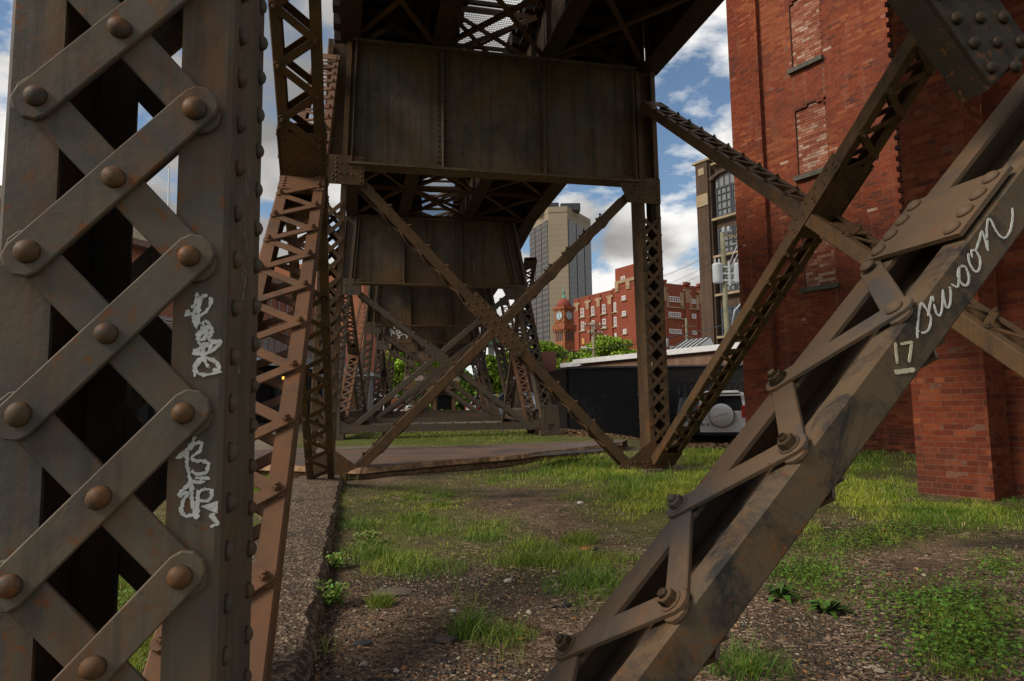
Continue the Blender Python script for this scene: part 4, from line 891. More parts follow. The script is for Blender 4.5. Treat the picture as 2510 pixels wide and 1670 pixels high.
# ------------------------------------------------------------------ buildings
def hit(u, v, P, N): d = ray(u, v); return EYEP + d * ((Vector(P) - EYEP).dot(N) / d.dot(N))
def brickmat(name, D, c1, c2, mortar, bw=0.21, bh=0.068, stain=0.3, var=0.5):
    t = NT(name, .9, .15); vec = t.comb(t.dot(tuple(D)), t.dot((0, 0, 1)))
    b = t.n.new('ShaderNodeTexBrick'); t.l.new(vec, b.inputs['Vector']); b.inputs['Scale'].default_value = 1.0; b.inputs['Brick Width'].default_value = bw; b.inputs['Row Height'].default_value = bh; b.inputs['Mortar Size'].default_value = bh * .13; b.inputs['Bias'].default_value = 0.0
    t.set(b.inputs['Color1'], c1); t.set(b.inputs['Color2'], c2); t.set(b.inputs['Mortar'], mortar)
    n = t.noise(.35, 6, .6); col = t.mix(t.ramp(n, .42, .68, 0, stain), b.outputs['Color'], tuple(x * .45 for x in c1)); st = t.noise(1, 5, .6, t.mapv((3, 3, .25))); col = t.mix(t.ramp(st, .5, .7, 0, stain), col, tuple(min(1, x * 1.45) for x in c2))
    return t.fin(col, t.bump(b.outputs['Fac'], -.4, .01))
# --- red brick warehouse, real bricks
t = NT('red_brick', .92, .15); c = t.attr('col'); k = t.ramp(t.noise(16, 5, .65), .3, .7, .62, .92); g_ = t.n.new('ShaderNodeMix'); g_.data_type = 'RGBA'; g_.blend_type = 'MULTIPLY'; g_.inputs['Factor'].default_value = 1.0; t.l.new(c, g_.inputs['A'])
cb_ = t.comb(k, k, k); t.l.new(cb_, g_.inputs['B']); col = t.mix(t.ramp(t.noise(.8, 6, .62), .48, .66, 0, .50), g_.outputs['Result'], (.095, .034, .022)); col = t.mix(t.ramp(t.noise(1.4, 5, .6, t.mapv((4, 4, .5))), .56, .70, 0, .30), col, (.30, .15, .095))
M['brick'] = t.fin(col, t.bump(t.noise(70, 4, .65), .5, .004))
M['mortar'] = plain('lime_mortar', (.19, .092, .064), .95, .1, .3, 20)
M['stone'] = plain('dark_stone_sill', (.10, .095, .075), .9, .2, .4, 12)
WD = Vector((-.357, .934, 0)).normalized(); WN = Vector((-WD.y, WD.x, 0))          # along the wall (away), out of the wall (towards us)
PAL = {'red': [(.27, .060, .027), (.29, .068, .030), (.255, .056, .027), (.305, .076, .033), (.235, .056, .029), (.28, .066, .031)], 'pink': [(.40, .145, .085), (.34, .11, .06), (.50, .25, .17), (.29, .085, .048), (.42, .17, .105), (.56, .36, .27)], 'orange': [(.36, .10, .042), (.39, .115, .047), (.32, .085, .037)], 'sooty': [(.18, .052, .032), (.21, .055, .031), (.15, .046, .031)], 'grey': [(.14, .105, .085), (.10, .075, .06)]}
BR = dict(L=.205, H=.0575, G=.0085)
wh = thing('brick_warehouse', (9.0, 14.7, -.2), 'tall red brick warehouse on the right with bricked-up arched windows', 'building')
Q_, FQ, CQ, CAND = [], [], [], []
def brick_field(o, A, N, length, h0, h1, fn, seed, cuts=()):
    """courses of single bricks on the plane at o, running along A, facing N"""
    q = random.Random(seed); L, H, G = BR['L'], BR['H'], BR['G']; rows = int((h1 - h0) / (H + G))
    for r_ in range(rows):
        z = h0 + r_ * (H + G); header = r_ % 6 == 5; bl = .0975 if header else L; x = -(bl + G) * (0.5 if r_ % 2 else 0.0)
        while x < length:
            xs_ = [max(x, 0)] + [c for c in cuts if max(x, 0) + .012 < c < min(x + bl, length) - .012] + [min(x + bl, length)]
            for xa, xb in zip(xs_[:-1], xs_[1:]):
                if xb - xa < .02: continue
                f = fn((xa + xb) / 2, z + H / 2, r_, q)
                if f:
                    dep, pal = f; c_ = q.choice(PAL[pal]); k_ = q.uniform(.90, 1.09); cc = (c_[0] * k_, c_[1] * k_, c_[2] * k_); pr = dep + q.gauss(0, .0006)
                    ctr = o + A * ((xa + xb) / 2) + Z3 * (z + H / 2) + N * pr; full = abs((xb - xa) - L) < 1e-4 and not header
                    CAND.append((ctr, A, N, (xb - xa) / 2, cc, full))
            x += bl + G
def hit_a(u, v, P0, A): p = hit(u, v, P0, WN); return (p - P0).dot(A), p.z
AL = -WD; FL = Vector((8.95, 14.76, 0)) + AL * .27                                   # far wall: left end, running towards us
wins = []
for (ul, vl, ur, vr, ut, vtop) in ((1941, 172, 2012, 138, 1975, -22), (1956, 436, 2030, 408, 1985, 252), (1973, 708, 2052, 692, 2010, 560), (1988, 1000, 2066, 992, 2030, 845)):
    a0, z0 = hit_a(ul, vl, FL, AL); a1, z1 = hit_a(ur, vr, FL, AL); _, z2 = hit_a(ut, vtop, FL, AL); wins.append((a0, a1, (z0 + z1) / 2, z2))
pil = hit_a(1880, 420, FL, AL)[0]
def far_fn(a, z, r_, q):
    for (a0, a1, z0, z1) in wins:
        if a0 < a < a1 and z > z0:
            rise = .16 * (1 - ((a - (a0 + a1) / 2) / ((a1 - a0) / 2)) ** 2)
            if z < z1 - .16 + rise: return (-.045, 'pink')
            if z < z1 - .16 + rise + .10: return (.004, 'sooty')
    pz = noise.noise(Vector((a * .9, z * .55, 3.3))); pal = 'red' if q.random() > .14 + max(0, abs(pz) - .12) * 1.6 else ('sooty' if pz > 0 else 'orange')
    if q.random() < .012: pal = 'pink'
    if z < .55 and q.random() < .6: pal = 'sooty'
    return (.13 if a < pil else 0.0, pal)
brick_field(FL, AL, WN, 4.25, -.3, 12.6, far_fn, 3, sorted([pil] + [x for w_ in wins for x in w_[:2]]))
# return of the pilaster that faces us
brick_field(FL + AL * pil + WN * .12, -WN, AL, .115, -.3, 12.6, lambda a, z, r_, q: (0.0, 'sooty' if q.random() < .4 else 'red'), 4)
p1 = at_h(2251, 1205, 0.02); PP = Vector((p1.x, p1.y, 0)); a_c = (hit(2432, 1150, PP, WN) - PP).dot(AL)
def pier_fn(a, z, r_, q):
    if z < .45 and q.random() < .6: return (0, 'sooty')
    if a < .075 and z > 1.6: return None if r_ % 2 else (-.022, 'grey' if q.random() < .5 else 'sooty')
    return (0, 'red' if q.random() > .25 else ('orange' if q.random() < .5 else 'sooty'))
brick_field(PP, AL, WN, a_c, -.25, 9.3, pier_fn, 5, (.075,))
PC = PP + AL * a_c; d2 = ray(2466, 1000); k2 = (PC - EYEP).dot(AL) / d2.dot(AL); len2 = max(.25, min(1.2, ((EYEP + d2 * k2) - PC).dot(-WN)))
brick_field(PC, -WN, AL, len2, -.25, 9.3, lambda a, z, r_, q: (0, 'orange' if q.random() > .3 else 'red'), 6)
PF = PC - WN * len2
brick_field(PF, AL, WN, 2.6, -.25, 9.3, lambda a, z, r_, q: (0, 'red' if q.random() > .4 else 'sooty'), 7)
# mortar bodies behind the bricks
b = MB(); MJ = .0016
def slab_behind(P, A, N, length, h0, h1, thick, off=0.0): b.boxa(P + A * (length / 2) - N * (MJ + thick / 2 - off) + Z3 * ((h0 + h1) / 2), A * (length / 2), N * (thick / 2), Z3 * ((h1 - h0) / 2))
edges = [0] + sorted([x for w_ in wins[:1] for x in (w_[0], w_[1])]) + [4.7]
slab_behind(FL + AL * .004, AL, WN, 4.24, -.5, 12.6, .4, -.05)
slab_behind(FL + AL * .006, AL, WN, pil - .006 - MJ, -.5, 12.6, .16, .1255)
w0, w1 = wins[0][0], wins[0][1]
zs = [-.5] + [z for w_ in sorted(wins, key=lambda w_: w_[2]) for z in (w_[2] - .005, w_[3])] + [12.6]
slab_behind(FL + AL * pil, AL, WN, wins[2][0] - pil - .01, -.5, 12.6, .046)
slab_behind(FL + AL * (max(w_[1] for w_ in wins) + .01), AL, WN, 4.23 - max(w_[1] for w_ in wins), -.5, 12.6, .046)
for i in range(0, len(zs), 2): slab_behind(FL + AL * (wins[2][0] - .009), AL, WN, max(w_[1] for w_ in wins) - wins[2][0] + .018, zs[i], zs[i + 1], .046)
slab_behind(PP + AL * .004, AL, WN, .072, -.4, 1.6, .24); slab_behind(PP + AL * .076, AL, WN, a_c - .076 - MJ, -.4, 9.3, .24); slab_behind(PP + AL * .012, AL, WN, .062, -.4, 9.3, .2, -.06)
slab_behind(PC - WN * .26, -WN, AL, len2 - .27, -.4, 9.3, .3); slab_behind(PF, AL, WN, 2.6, -.4, 9.3, .3)
b.boxa(FL + AL * 3.0 - WN * 3.2 + Z3 * 6, AL * 2.9, WN * 2.6, Z3 * 6.5)
ff = MB(); ff.boxa(FL - AL * .0 + AL * .2 - WN * 1.6 + Z3 * 6.2, AL * .19, WN * 1.5, Z3 * 6.4); ff.build('side_wall', brickmat('warehouse_end_brick', -WN, (.21, .055, .026), (.16, .042, .022), (.13, .085, .062)), wh)
b.build('wall', M['mortar'], wh)
for (a0, a1, z0, z1) in wins:
    s_ = MB(); s_.boxa(FL + AL * ((a0 + a1) / 2) + WN * .03 + Z3 * (z0 - .055), AL * ((a1 - a0) / 2 + .06), WN * .065, Z3 * .05); s_.build('sill', M['stone'], wh)
# the 300 bricks that show largest become objects, the rest one mesh
def vis(c):
    q = c - EYEP; z = q.dot(FW); u = 1255 + 1673 * q.dot(RT) / z; v = 835 - 1673 * q.dot(UP) / z
    return (z if -20 < u < 2530 and -20 < v < 1690 else 1e9)
order = sorted(range(len(CAND)), key=lambda i: vis(CAND[i][0]) if CAND[i][5] else 1e9); single = set(order[:300])
BM = []
for i in range(14):
    c_ = [(.27, .060, .027), (.30, .072, .031), (.235, .052, .026), (.33, .085, .036), (.20, .050, .029), (.28, .066, .031), (.34, .095, .04)][i % 7]; k_ = .9 + .015 * i; bb = MB(); h = Vector((BR['L'] / 2, BR['H'] / 2, .02)); cc = tuple(x * k_ for x in c_)
    j = [R.uniform(-.0015, .0015) for _ in range(8)]
    bb.boxa((0, 0, -.02), X3 * h.x, Y3 * h.y, Z3 * h.z, cc); bb.v = [Vector((p.x + j[n_], p.y + j[7 - n_], p.z + j[(n_ * 3) % 8])) for n_, p in enumerate(bb.v)]; BM.append(bb.mesh('brick', M['brick']))
VV, CC = [], []
for i, (ctr, A, N, hl, cc, full) in enumerate(CAND):
    if i in single:
        W = Matrix((A, Z3 if A.cross(Z3).dot(N) > 0 else -Z3, N)).transposed().to_4x4(); W.translation = ctr; put(BM[(i * 7 + i // 5) % 14], 'brick', wh, W)
    else:
        for s in ((-1, -1, -1), (1, -1, -1), (1, 1, -1), (-1, 1, -1), (-1, -1, 0), (1, -1, 0), (1, 1, 0), (-1, 1, 0)): VV.append(tuple(ctr + A * (hl * s[0]) + Z3 * (BR['H'] / 2 * s[1]) + N * (.03 * s[2])))
        CC.append(cc)
nb = len(CC); q5 = np.array([(4, 5, 6, 7), (0, 1, 5, 4), (1, 2, 6, 5), (2, 3, 7, 6), (3, 0, 4, 7)])
VV = np.array(VV) - np.array(WM[wh.name].translation); bo = np_mesh('brick_courses', VV, (q5[None] + (np.arange(nb) * 8)[:, None, None]).reshape(-1, 4), M['brick'], np.repeat(np.array(CC), 8, 0), wh); tag(bo, kind='stuff')

# --- shared far materials
M['pane'] = NT('window_glass_dark', .12, .6).fin((.045, .055, .065))
M['pane_grey'] = NT('dusty_window_glass', .35, .4).fin((.19, .195, .19))
M['whitewood'] = plain('white_window_paint', (.72, .72, .70), .6, .3, .08)
M['cream'] = plain('cream_stone', (.34, .26, .16), .85, .2, .2, 3)
M['darkmetal'] = plain('dark_window_frame', (.055, .06, .07), .6, .3, .2)
M['zinc'] = plain('grey_zinc', (.36, .37, .38), .5, .4, .15, 3)
M['whiteroof'] = plain('white_coping', (.70, .70, .70), .7, .2, .12, 2)
def window(par, o, A, N, a0, a1, z0, z1, frame, pane, nx, nz, fw=.09, dep=.10, rec=.06):
    """frame with panes, set rec behind the plane"""
    f = MB(); W, H = a1 - a0, z1 - z0; c0 = o - N * rec
    for x in [a0 + W * i / nx for i in range(nx + 1)]:
        w_ = fw if x in (a0, a1) or abs(x - a0) < 1e-6 or abs(x - a1) < 1e-6 else fw * .55
        f.boxa(c0 + A * min(max(x, a0 + w_ / 2), a1 - w_ / 2) + Z3 * ((z0 + z1) / 2), A * (w_ / 2), N * (dep / 2), Z3 * (H / 2))
    for i in range(nz + 1):
        z = z0 + H * i / nz; w_ = fw if i in (0, nz) else fw * .55; f.boxa(c0 + A * ((a0 + a1) / 2) + Z3 * min(max(z, z0 + w_ / 2), z1 - w_ / 2) + N * .003, A * (W / 2), N * (dep / 2), Z3 * (w_ / 2))
    fo = f.build('window', frame, par); p = MB(); p.boxa(c0 - N * (dep * .3) + A * ((a0 + a1) / 2) + Z3 * ((z0 + z1) / 2), A * (W / 2), N * .01, Z3 * (H / 2)); p.build('pane', pane, fo); return fo
# --- brown brick building behind the utility pole
bp = at_d(1716, 700, 62); BP = Vector((bp.x, bp.y, 0)); BA = -WD
def ba(u, v): p = hit(u, v, BP, WN); return (p - BP).dot(BA), p.z
M['brownbrick'] = brickmat('brown_brick', BA, (.088, .057, .040), (.125, .082, .055), (.07, .05, .038), .24, .085, .3); M['brownbrick2'] = brickmat('brown_brick_dark', BA, (.085, .055, .042), (.12, .078, .056), (.07, .05, .04), .24, .085, .3)
br = thing('brick_building', BP, 'brown brick building with big steel-framed windows behind the utility pole', 'building'); _, zt = ba(1712, 404); ae = ba(1850, 700)[0] + 6
ws = [((1750, 538), (1815, 440), 1), ((1757, 628), (1815, 560), 0), ((1760, 722), (1820, 650), 0), ((1766, 825), (1826, 752), 0), ((1772, 930), (1830, 850), 0)]
a_l = ba(1752, 538)[0]; rects = [(a_l, a_l + 3.6, ba(u0, v0)[1], ba(u0 + 4, v1)[1], arc) for (u0, v0), (u1, v1), arc in ws]
b = MB(); b.boxa(BP + BA * (a_l / 2 - .15) - WN * 3 + Z3 * (zt / 2 - .5), BA * (a_l / 2 + .15 - .3), WN * 3, Z3 * (zt / 2 + .5)); ap = a_l + 3.6 + .3
for (z0, z1) in [(-1, rects[-1][2])] + [(rects[i + 1][3], rects[i][2]) for i in range(len(rects) - 1)] + [(rects[0][3] + .55, zt - .6)]: b.boxa(BP + BA * (a_l + 1.8 - .001) - WN * 3.15 + Z3 * ((z0 + z1) / 2), BA * 1.8, WN * 2.85, Z3 * ((z1 - z0) / 2))
b.boxa(BP + BA * ((ap + ae) / 2 - .15) - WN * 3 + Z3 * (zt / 2 - .8), BA * ((ae - ap) / 2 + .15), WN * 3, Z3 * (zt / 2 + .2)); b.build('wall', M['brownbrick'], br)
pe = MB(); pe.boxa(BP + BA * (a_l / 2 - .1) + WN * .1 + Z3 * (zt / 2), BA * (a_l / 2 - .35), WN * .14, Z3 * (zt / 2 - .1)); pe.build('pilaster', M['brownbrick'], br)
pe = MB(); pe.boxa(BP + BA * (a_l / 2 - .1) + WN * .28 + Z3 * (zt - 3.6), BA * (a_l / 2 - .33), WN * .06, Z3 * .55); pe.boxa(BP + BA * .9 + WN * .27 + Z3 * (zt - .9), BA * .32, WN * .04, Z3 * .32)
pe.boxa(BP + BA * 1.0 + Z3 * (zt + .08), BA * 1.1, WN * .35, Z3 * .10); pe.boxa(BP + BA * (a_l + 3) + Z3 * (zt - .55), BA * 3, WN * .25, Z3 * .08); pe.build('stone_trim', M['cream'], br)
for i, (a0, a1, z0, z1, arc) in enumerate(rects):
    for k in range(2): window(br, BP, BA, WN, a0 + .1 + k * 1.75, a0 + 1.78 + k * 1.75, z0 + .1, z1 - (.75 if arc else .06), M['darkmetal'], M['pane_grey'] if i < 3 else M['pane'], 3, 4, .16, .12, .22)
    if arc:
        f = MB(); n_ = 10; w2 = 1.75; pts = [(w2 * math.cos(math.pi * j / n_), .75 + .42 * math.sin(math.pi * j / n_)) for j in range(n_ + 1)]; pts += [(-w2, 0), (w2, 0)]
        f.prism(pts, BP + BA * (a0 + 1.8) + Z3 * (z1 - .72) - WN * .3, BA, Z3, WN * .02); f.build('pane', M['pane_grey'], br)
        f = MB()
        for x in (-1.4, -.8, -.2, .4, 1.0, 1.55): f.boxa(BP + BA * (a0 + 1.8 + x) + Z3 * (z1 - .25) - WN * .25, BA * .05, WN * .03, Z3 * .45)
        f.build('frame', M['darkmetal'], br)
        f = MB()
        for j in range(n_):
            t0, t1 = math.pi * j / n_, math.pi * (j + 1) / n_; q4 = [(r_ * math.cos(t_) * 1.0, .42 / 1.75 * r_ * math.sin(t_)) for r_, t_ in ((1.8, t0), (2.5, t0), (2.5, t1), (1.8, t1))]; q4 = [(x, y + (.28 if abs(x) > 0 else 0)) for x, y in q4]; f.prism(q4, BP + BA * (a0 + 1.8) + Z3 * (z1 - .25) - WN * .2, BA, Z3, WN * .3)
        tag(f.build('arch', M['brownbrick2'], br))
    s_ = MB(); s_.boxa(BP + BA * (a0 + 1.8) + Z3 * (z0 - .08) + WN * .05, BA * 2.0, WN * .16, Z3 * .10); s_.build('sill', M['cream'], br)
# --- big red brick block far behind (two fronts meeting behind the right leg)
CR = at_d(1586, 900, 186); CRp = Vector((CR.x, CR.y, 0)); hd = YAW + math.atan((267 - 1255) / 1673.0)
RD = Vector((math.sin(hd), math.cos(hd), 0)); RN = Vector((-RD.y, RD.x, 0)); RD2 = Vector((RD.y, -RD.x, 0)); RN2 = -RD
if RD2.dot(RT) < 0: RD2 = -RD2
def la(u, v): p = hit(u, v, CRp, RN); return (p - CRp).dot(RD), p.z
def ra(u, v): p = hit(u, v, CRp, RN2); return (p - CRp).dot(RD2), p.z
M['farred'] = brickmat('far_red_brick', RD, (.25, .062, .034), (.30, .078, .042), (.19, .065, .043), .5, .2, .22); M['farred2'] = brickmat('far_red_brick_side', RD2, (.27, .070, .037), (.32, .086, .046), (.21, .075, .048), .5, .2, .2)
rb_ = thing('brick_building', CRp, 'large red brick block with white windows and cream-capped pilasters, far behind the right leg', 'building')
aL, zL = la(1406, 730); aS, zS = la(1511, 708); _, zT = la(1511, 660); aR, zR = ra(1727, 704); _, zR0 = ra(1622, 690)
c_ = .306; k1 = .1659; pxr = lambda x, y: (1380 + x * k1, 700 + y * k1)
L_w = [(268, 345, 316, 468), (424, 315, 470, 443), (585, 288, 635, 418), (755, 258, 795, 390), (273, 545, 320, 668), (430, 522, 475, 648), (588, 500, 640, 628), (757, 472, 800, 605), (605, 735, 645, 795), (768, 708, 800, 770), (430, 755, 470, 830)]
S_w = [(888, 160, 945, 220), (893, 387, 950, 452), (907, 650, 960, 715), (876, -125, 938, -58)]
R_w = [(1552, 155, 1735, 235, 5), (1560, 388, 1742, 460, 5), (1570, 640, 1752, 708, 5), (1578, 895, 1760, 950, 5), (1895, 200, 1965, 265, 2), (1905, 418, 1970, 485, 2), (1912, 668, 1978, 725, 2)]
b = MB(); b.boxa(CRp + RD * ((aL + aS) / 2) - RN * 7 + Z3 * (zS / 2), RD * ((aL - aS) / 2), RN * 7, Z3 * (zS / 2)); b.boxa(CRp + RD * (aS / 2 + .3) - RN * 1.6 + Z3 * (zT / 2), RD * (aS / 2 - .3), RN * 1.95, Z3 * (zT / 2)); b.build('wall', M['farred'], rb_)
b = MB(); b.boxa(CRp + RD2 * (aR / 2 + 1.5) + RD * 7.2 + Z3 * (zR / 2), RD2 * (aR / 2 + 1.4), RD * 7, Z3 * (zR / 2)); b.build('wall', M['farred2'], rb_)
def lwin(x0, y0, x1, y1, f, proud):
    u0, v0 = pxr(x0, y0); u1, v1 = pxr(x1, y1); a0, z1 = f(u0, v0); a1, _ = f(u1, v1); _, z0 = f(u0, v1); return min(a0, a1), max(a0, a1), z0, z1
sl = MB()
for r_ in L_w:
    a0, a1, z0, z1 = lwin(*r_, la, 0); window(rb_, CRp, RD, RN, a0, a1, z0, z1, M['whitewood'], M['pane'], 2, 2, .22, .3, -.06); sl.boxa(CRp + RD * ((a0 + a1) / 2) + RN * .15 + Z3 * (z0 - .25), RD * ((a1 - a0) / 2 + .9), RN * .25, Z3 * .16)
for r_ in S_w:
    a0, a1, z0, z1 = lwin(*r_, la, 0); window(rb_, CRp + RN * .36, RD, RN, a0, a1, z0, z1, M['whitewood'], M['pane'], 2, 2, .25, .3, -.06); sl.boxa(CRp + RD * ((a0 + a1) / 2) + RN * .5 + Z3 * (z0 - .25), RD * ((a1 - a0) / 2 + .5), RN * .25, Z3 * .13)
for (x0, y0, x1, y1, nx) in R_w:
    a0, a1, z0, z1 = lwin(x0, y0, x1, y1, ra, 0); window(rb_, CRp + RD * .19, RD2, RN2, a0, a1, z0, z1, M['whitewood'], M['pane'], nx, 2, .25, .3, -.03)
    if y0 < 400: sl.boxa(CRp + RD2 * ((a0 + a1) / 2) + RN2 * .0 + Z3 * (z0 - 1.6 if y0 < 300 else z0 - .4), RD2 * ((a1 - a0) / 2 + 1.4), RN2 * .25, Z3 * .16)
tag(sl.build('stone_sills', M['cream'], rb_), kind='stuff')
pl_, ca = MB(), MB()
for x in (215, 375, 535, 705):
    a0, _ = la(*pxr(x, 300)); pl_.boxa(CRp + RD * a0 + RN * .2 + Z3 * (zS / 2 - .6), RD * .9, RN * .2, Z3 * (zS / 2)); ca.boxa(CRp + RD * a0 + RN * .25 + Z3 * (zS - 3.0), RD * .8, RN * .24, Z3 * 1.2); ca.boxa(CRp + RD * a0 + RN * .22 + Z3 * (zS - 1.9), RD * 1.5, RN * .2, Z3 * .35)
for x in (820, 985):
    a0, _ = la(*pxr(x, 100)); ca.boxa(CRp + RD * a0 + RN * .5 + Z3 * (zT - 5.4), RD * .8, RN * .2, Z3 * 1.4)
ca.boxa(CRp + RD * (aS / 2) + RN * .48 + Z3 * (zT - 4.2), RD * (aS / 2 - .2), RN * .2, Z3 * .45)
for x in (1480, 1830, 2030):
    a0, _ = ra(*pxr(x, 100)); pl_.boxa(CRp + RD2 * a0 + Z3 * (zR / 2 - .6), RD2 * 1.0, RN2 * .25, Z3 * (zR / 2)); ca.boxa(CRp + RD2 * a0 + RN2 * .08 + Z3 * (zR - 3.2), RD2 * .8, RN2 * .25, Z3 * 1.9); ca.boxa(CRp + RD2 * a0 + RN2 * .05 + Z3 * (zR - 1.6), RD2 * 1.4, RN2 * .25, Z3 * .3); pl_.boxa(CRp + RD2 * a0 + Z3 * (zR + .4), RD2 * 1.1, RN2 * .5, Z3 * .4)
for (x0, y0, x1, y1, nx) in R_w:
    if y0 < 250:
        for e in (-1, 1): a_, z_ = ra(*pxr(x0 - 22 if e < 0 else x1 + 22, (y0 + y1) / 2 + 15)); ca.boxa(CRp + RD2 * a_ + RN2 * .02 + Z3 * z_, RD2 * .6, RN2 * .22, Z3 * 2.0)
tag(pl_.build('pilasters', M['farred2'], rb_), kind='stuff'); tag(ca.build('stone_caps', plain('tan_stone', (.36, .245, .145), .85, .2, .25, .6), rb_), kind='stuff')
bd = MB(); a0, a1, z0, z1 = lwin(285, 785, 325, 870, la, 0); bd.boxa(CRp + RD * ((a0 + a1) / 2) + RN * .1 + Z3 * ((z0 + z1) / 2), RD * ((a1 - a0) / 2), RN * .12, Z3 * ((z1 - z0) / 2)); bd.build('board', plain('orange_board', (.55, .30, .10), .8), rb_)
# --- clock tower
cp = at_d(1385.5, 900, 200); CT = Vector((cp.x, cp.y, 0)); toC = -ray(1385.5, 900); toC.z = 0; toC.normalize(); SI = toC.cross(Z3)
def zc(v): return at_d(1385.5, v, 200).z
yv = lambda y: zc(420 + y * .306)
T1 = (toC + SI).normalized(); T2 = (toC - SI).normalized()
ct = thing('clock_tower', CT, 'orange brick clock tower with a red dome, left of the red block', 'clock tower'); M['orangebrick'] = plain('orange_brick', (.30, .115, .052), .85, .2, .3, .8); M['terracotta'] = plain('terracotta_trim', (.28, .10, .045), .85, .2, .35, 1.2)
S0 = 2.25; KS = .42
def sq(b, hw, z0, z1, c=None): b.boxa(CT + Z3 * ((z0 + z1) / 2), T1 * hw, T2 * hw, Z3 * ((z1 - z0) / 2), c)
b = MB(); sq(b, S0 * .92, 0, yv(1270)); sq(b, S0 * .86, yv(1230), yv(1100)); b.build('shaft', M['orangebrick'], ct)
b = MB()
for y0, y1, hw in ((1272, 1232, 1.12), (1215, 1206, .95), (1118, 1108, 1.0), (1108, 1094, 1.10), (1094, 1088, .98)): sq(b, S0 * hw, yv(y0), yv(y1))
for i in range(7):
    for T, S in ((T1, T2), (T2, T1)): b.boxa(CT + T * (S0 * 1.1) + S * (S0 * (-.93 + i * .31)) + Z3 * yv(1280), T * .12, S * .13, Z3 * .5)
b.build('cornice', M['terracotta'], ct)
r0 = S0 * .98; H_ = yv(1022) - yv(1088); b = MB(); b.lathe(CT + Z3 * yv(1088), Z3, [(r0 * math.cos(a) ** .8 if a < 1.5 else .2, H_ * math.sin(a)) for a in [math.pi / 2 * i / 8 * .97 for i in range(9)]], 24); b.build('dome', plain('red_tile_dome', (.26, .055, .035), .7), ct)
b = MB(); zb = yv(1024); b.lathe(CT + Z3 * zb, Z3, [(.5, -.3), (.55, .6), (.28, .8), (.28, 1.7), (.5, 1.9), (.14, 2.6), (.06, 4.2)], 10); b.build('finial', plain('green_copper', (.13, .33, .24), .7), ct)
for T, S in ((T1, T2), (T2, T1)):
    o = CT + T * (S0 * .86 + .02) + Z3 * yv(1160); f = MB(); f.prism([(1.32 * math.cos(a), 1.32 * math.sin(a)) for a in [2 * math.pi * i / 28 for i in range(28)]], o, S, Z3, T * .12); fo = f.build('clock_face', plain('pale_blue_dial', (.42, .58, .62), .5), ct)
    f = MB()
    for i in range(28):
        a0, a1 = 2 * math.pi * i / 28, 2 * math.pi * (i + 1) / 28; f.prism([(r_ * math.cos(a), r_ * math.sin(a)) for r_, a in ((1.28, a0), (1.54, a0), (1.54, a1), (1.28, a1))], o, S, Z3, T * .22)
    f.build('bezel', M['terracotta'], fo); f = MB()
    for i in range(12): a = 2 * math.pi * i / 12; f.prism([(.88, -.075), (1.22, -.075), (1.22, .075), (.88, .075)], o + T * .12, S * math.cos(a) + Z3 * math.sin(a), -S * math.sin(a) + Z3 * math.cos(a), T * .05)
    for a, L_, w_ in ((math.pi * .5, 1.05, .06), (-math.pi * .47, .75, .085)): f.prism([(-.17, -w_), (L_, -w_), (L_, w_), (-.17, w_)], o + T * .18, S * math.cos(a) + Z3 * math.sin(a), -S * math.sin(a) + Z3 * math.cos(a), T * .05)
    f.build('hands', NT('black_iron', .5).fin((.02, .02, .02)), fo); f = MB()
    for i in range(4): f.boxa(CT + T * (S0 * .92 + .03) + S * (S0 * (-.55 + i * .36)) + Z3 * yv(1312), T * .05, S * .22, Z3 * 1.9)
    f.build('louvres', M['darkmetal'], ct)
# --- office tower
tw = thing('office_tower', at_d(1375, 990, 470), 'tall concrete office tower with dark window strips, rising above the clock tower', 'tower'); M['towerstone'] = plain('tower_concrete', (.30, .245, .175), .85, .2, .06, .05, bump=0); M['towerdark'] = NT('tower_spandrel', .35, .5).fin((.05, .045, .047)); M['towerpane'] = plain('tower_blinds', (.14, .125, .098), .4, .5, .5, .4, bump=0)
zt = at_d(1375, 508, 470).z; q_ = [(1304, 500), (1351, 470), (1398.5, 468), (1456, 503)]; pts = []
for u, d in q_: p = at_d(u, 900, d); pts.append(Vector((p.x, p.y, 0)))
bk = [pts[3] + FW0 * 24 + RT0 * -10, pts[0] + FW0 * 24 + RT0 * 10]; poly = pts + bk
b = MB(); N = len(poly); b.add([p for p in poly] + [p + Z3 * (zt - 4) for p in poly], [tuple(range(N, 2 * N))] + [(i, (i + 1) % N, N + (i + 1) % N, N + i) for i in range(N)]); b.build('body', M['towerstone'], tw)
pb2 = MB(); cen = sum(poly, Vector()) / N; pb2.add([cen + (p - cen) * 1.012 + Z3 * (zt - 4) for p in poly] + [cen + (p - cen) * 1.012 + Z3 * zt for p in poly], [tuple(range(N))[::-1], tuple(range(N, 2 * N))] + [(i, (i + 1) % N, N + (i + 1) % N, N + i) for i in range(N)]); pb2.build('parapet', M['towerstone'], tw)
ph = MB()
for u, v, w_, h_ in ((1345, 504, 9, 4.5), (1405, 505, 7, 4)): p = at_d(u, 900, 482); ph.boxa(Vector((p.x, p.y, zt + h_ / 2 - .5)), RT0 * w_, FW0 * 8, Z3 * (h_ / 2 + .5))
ph.build('roof_plant', M['towerdark'], tw)
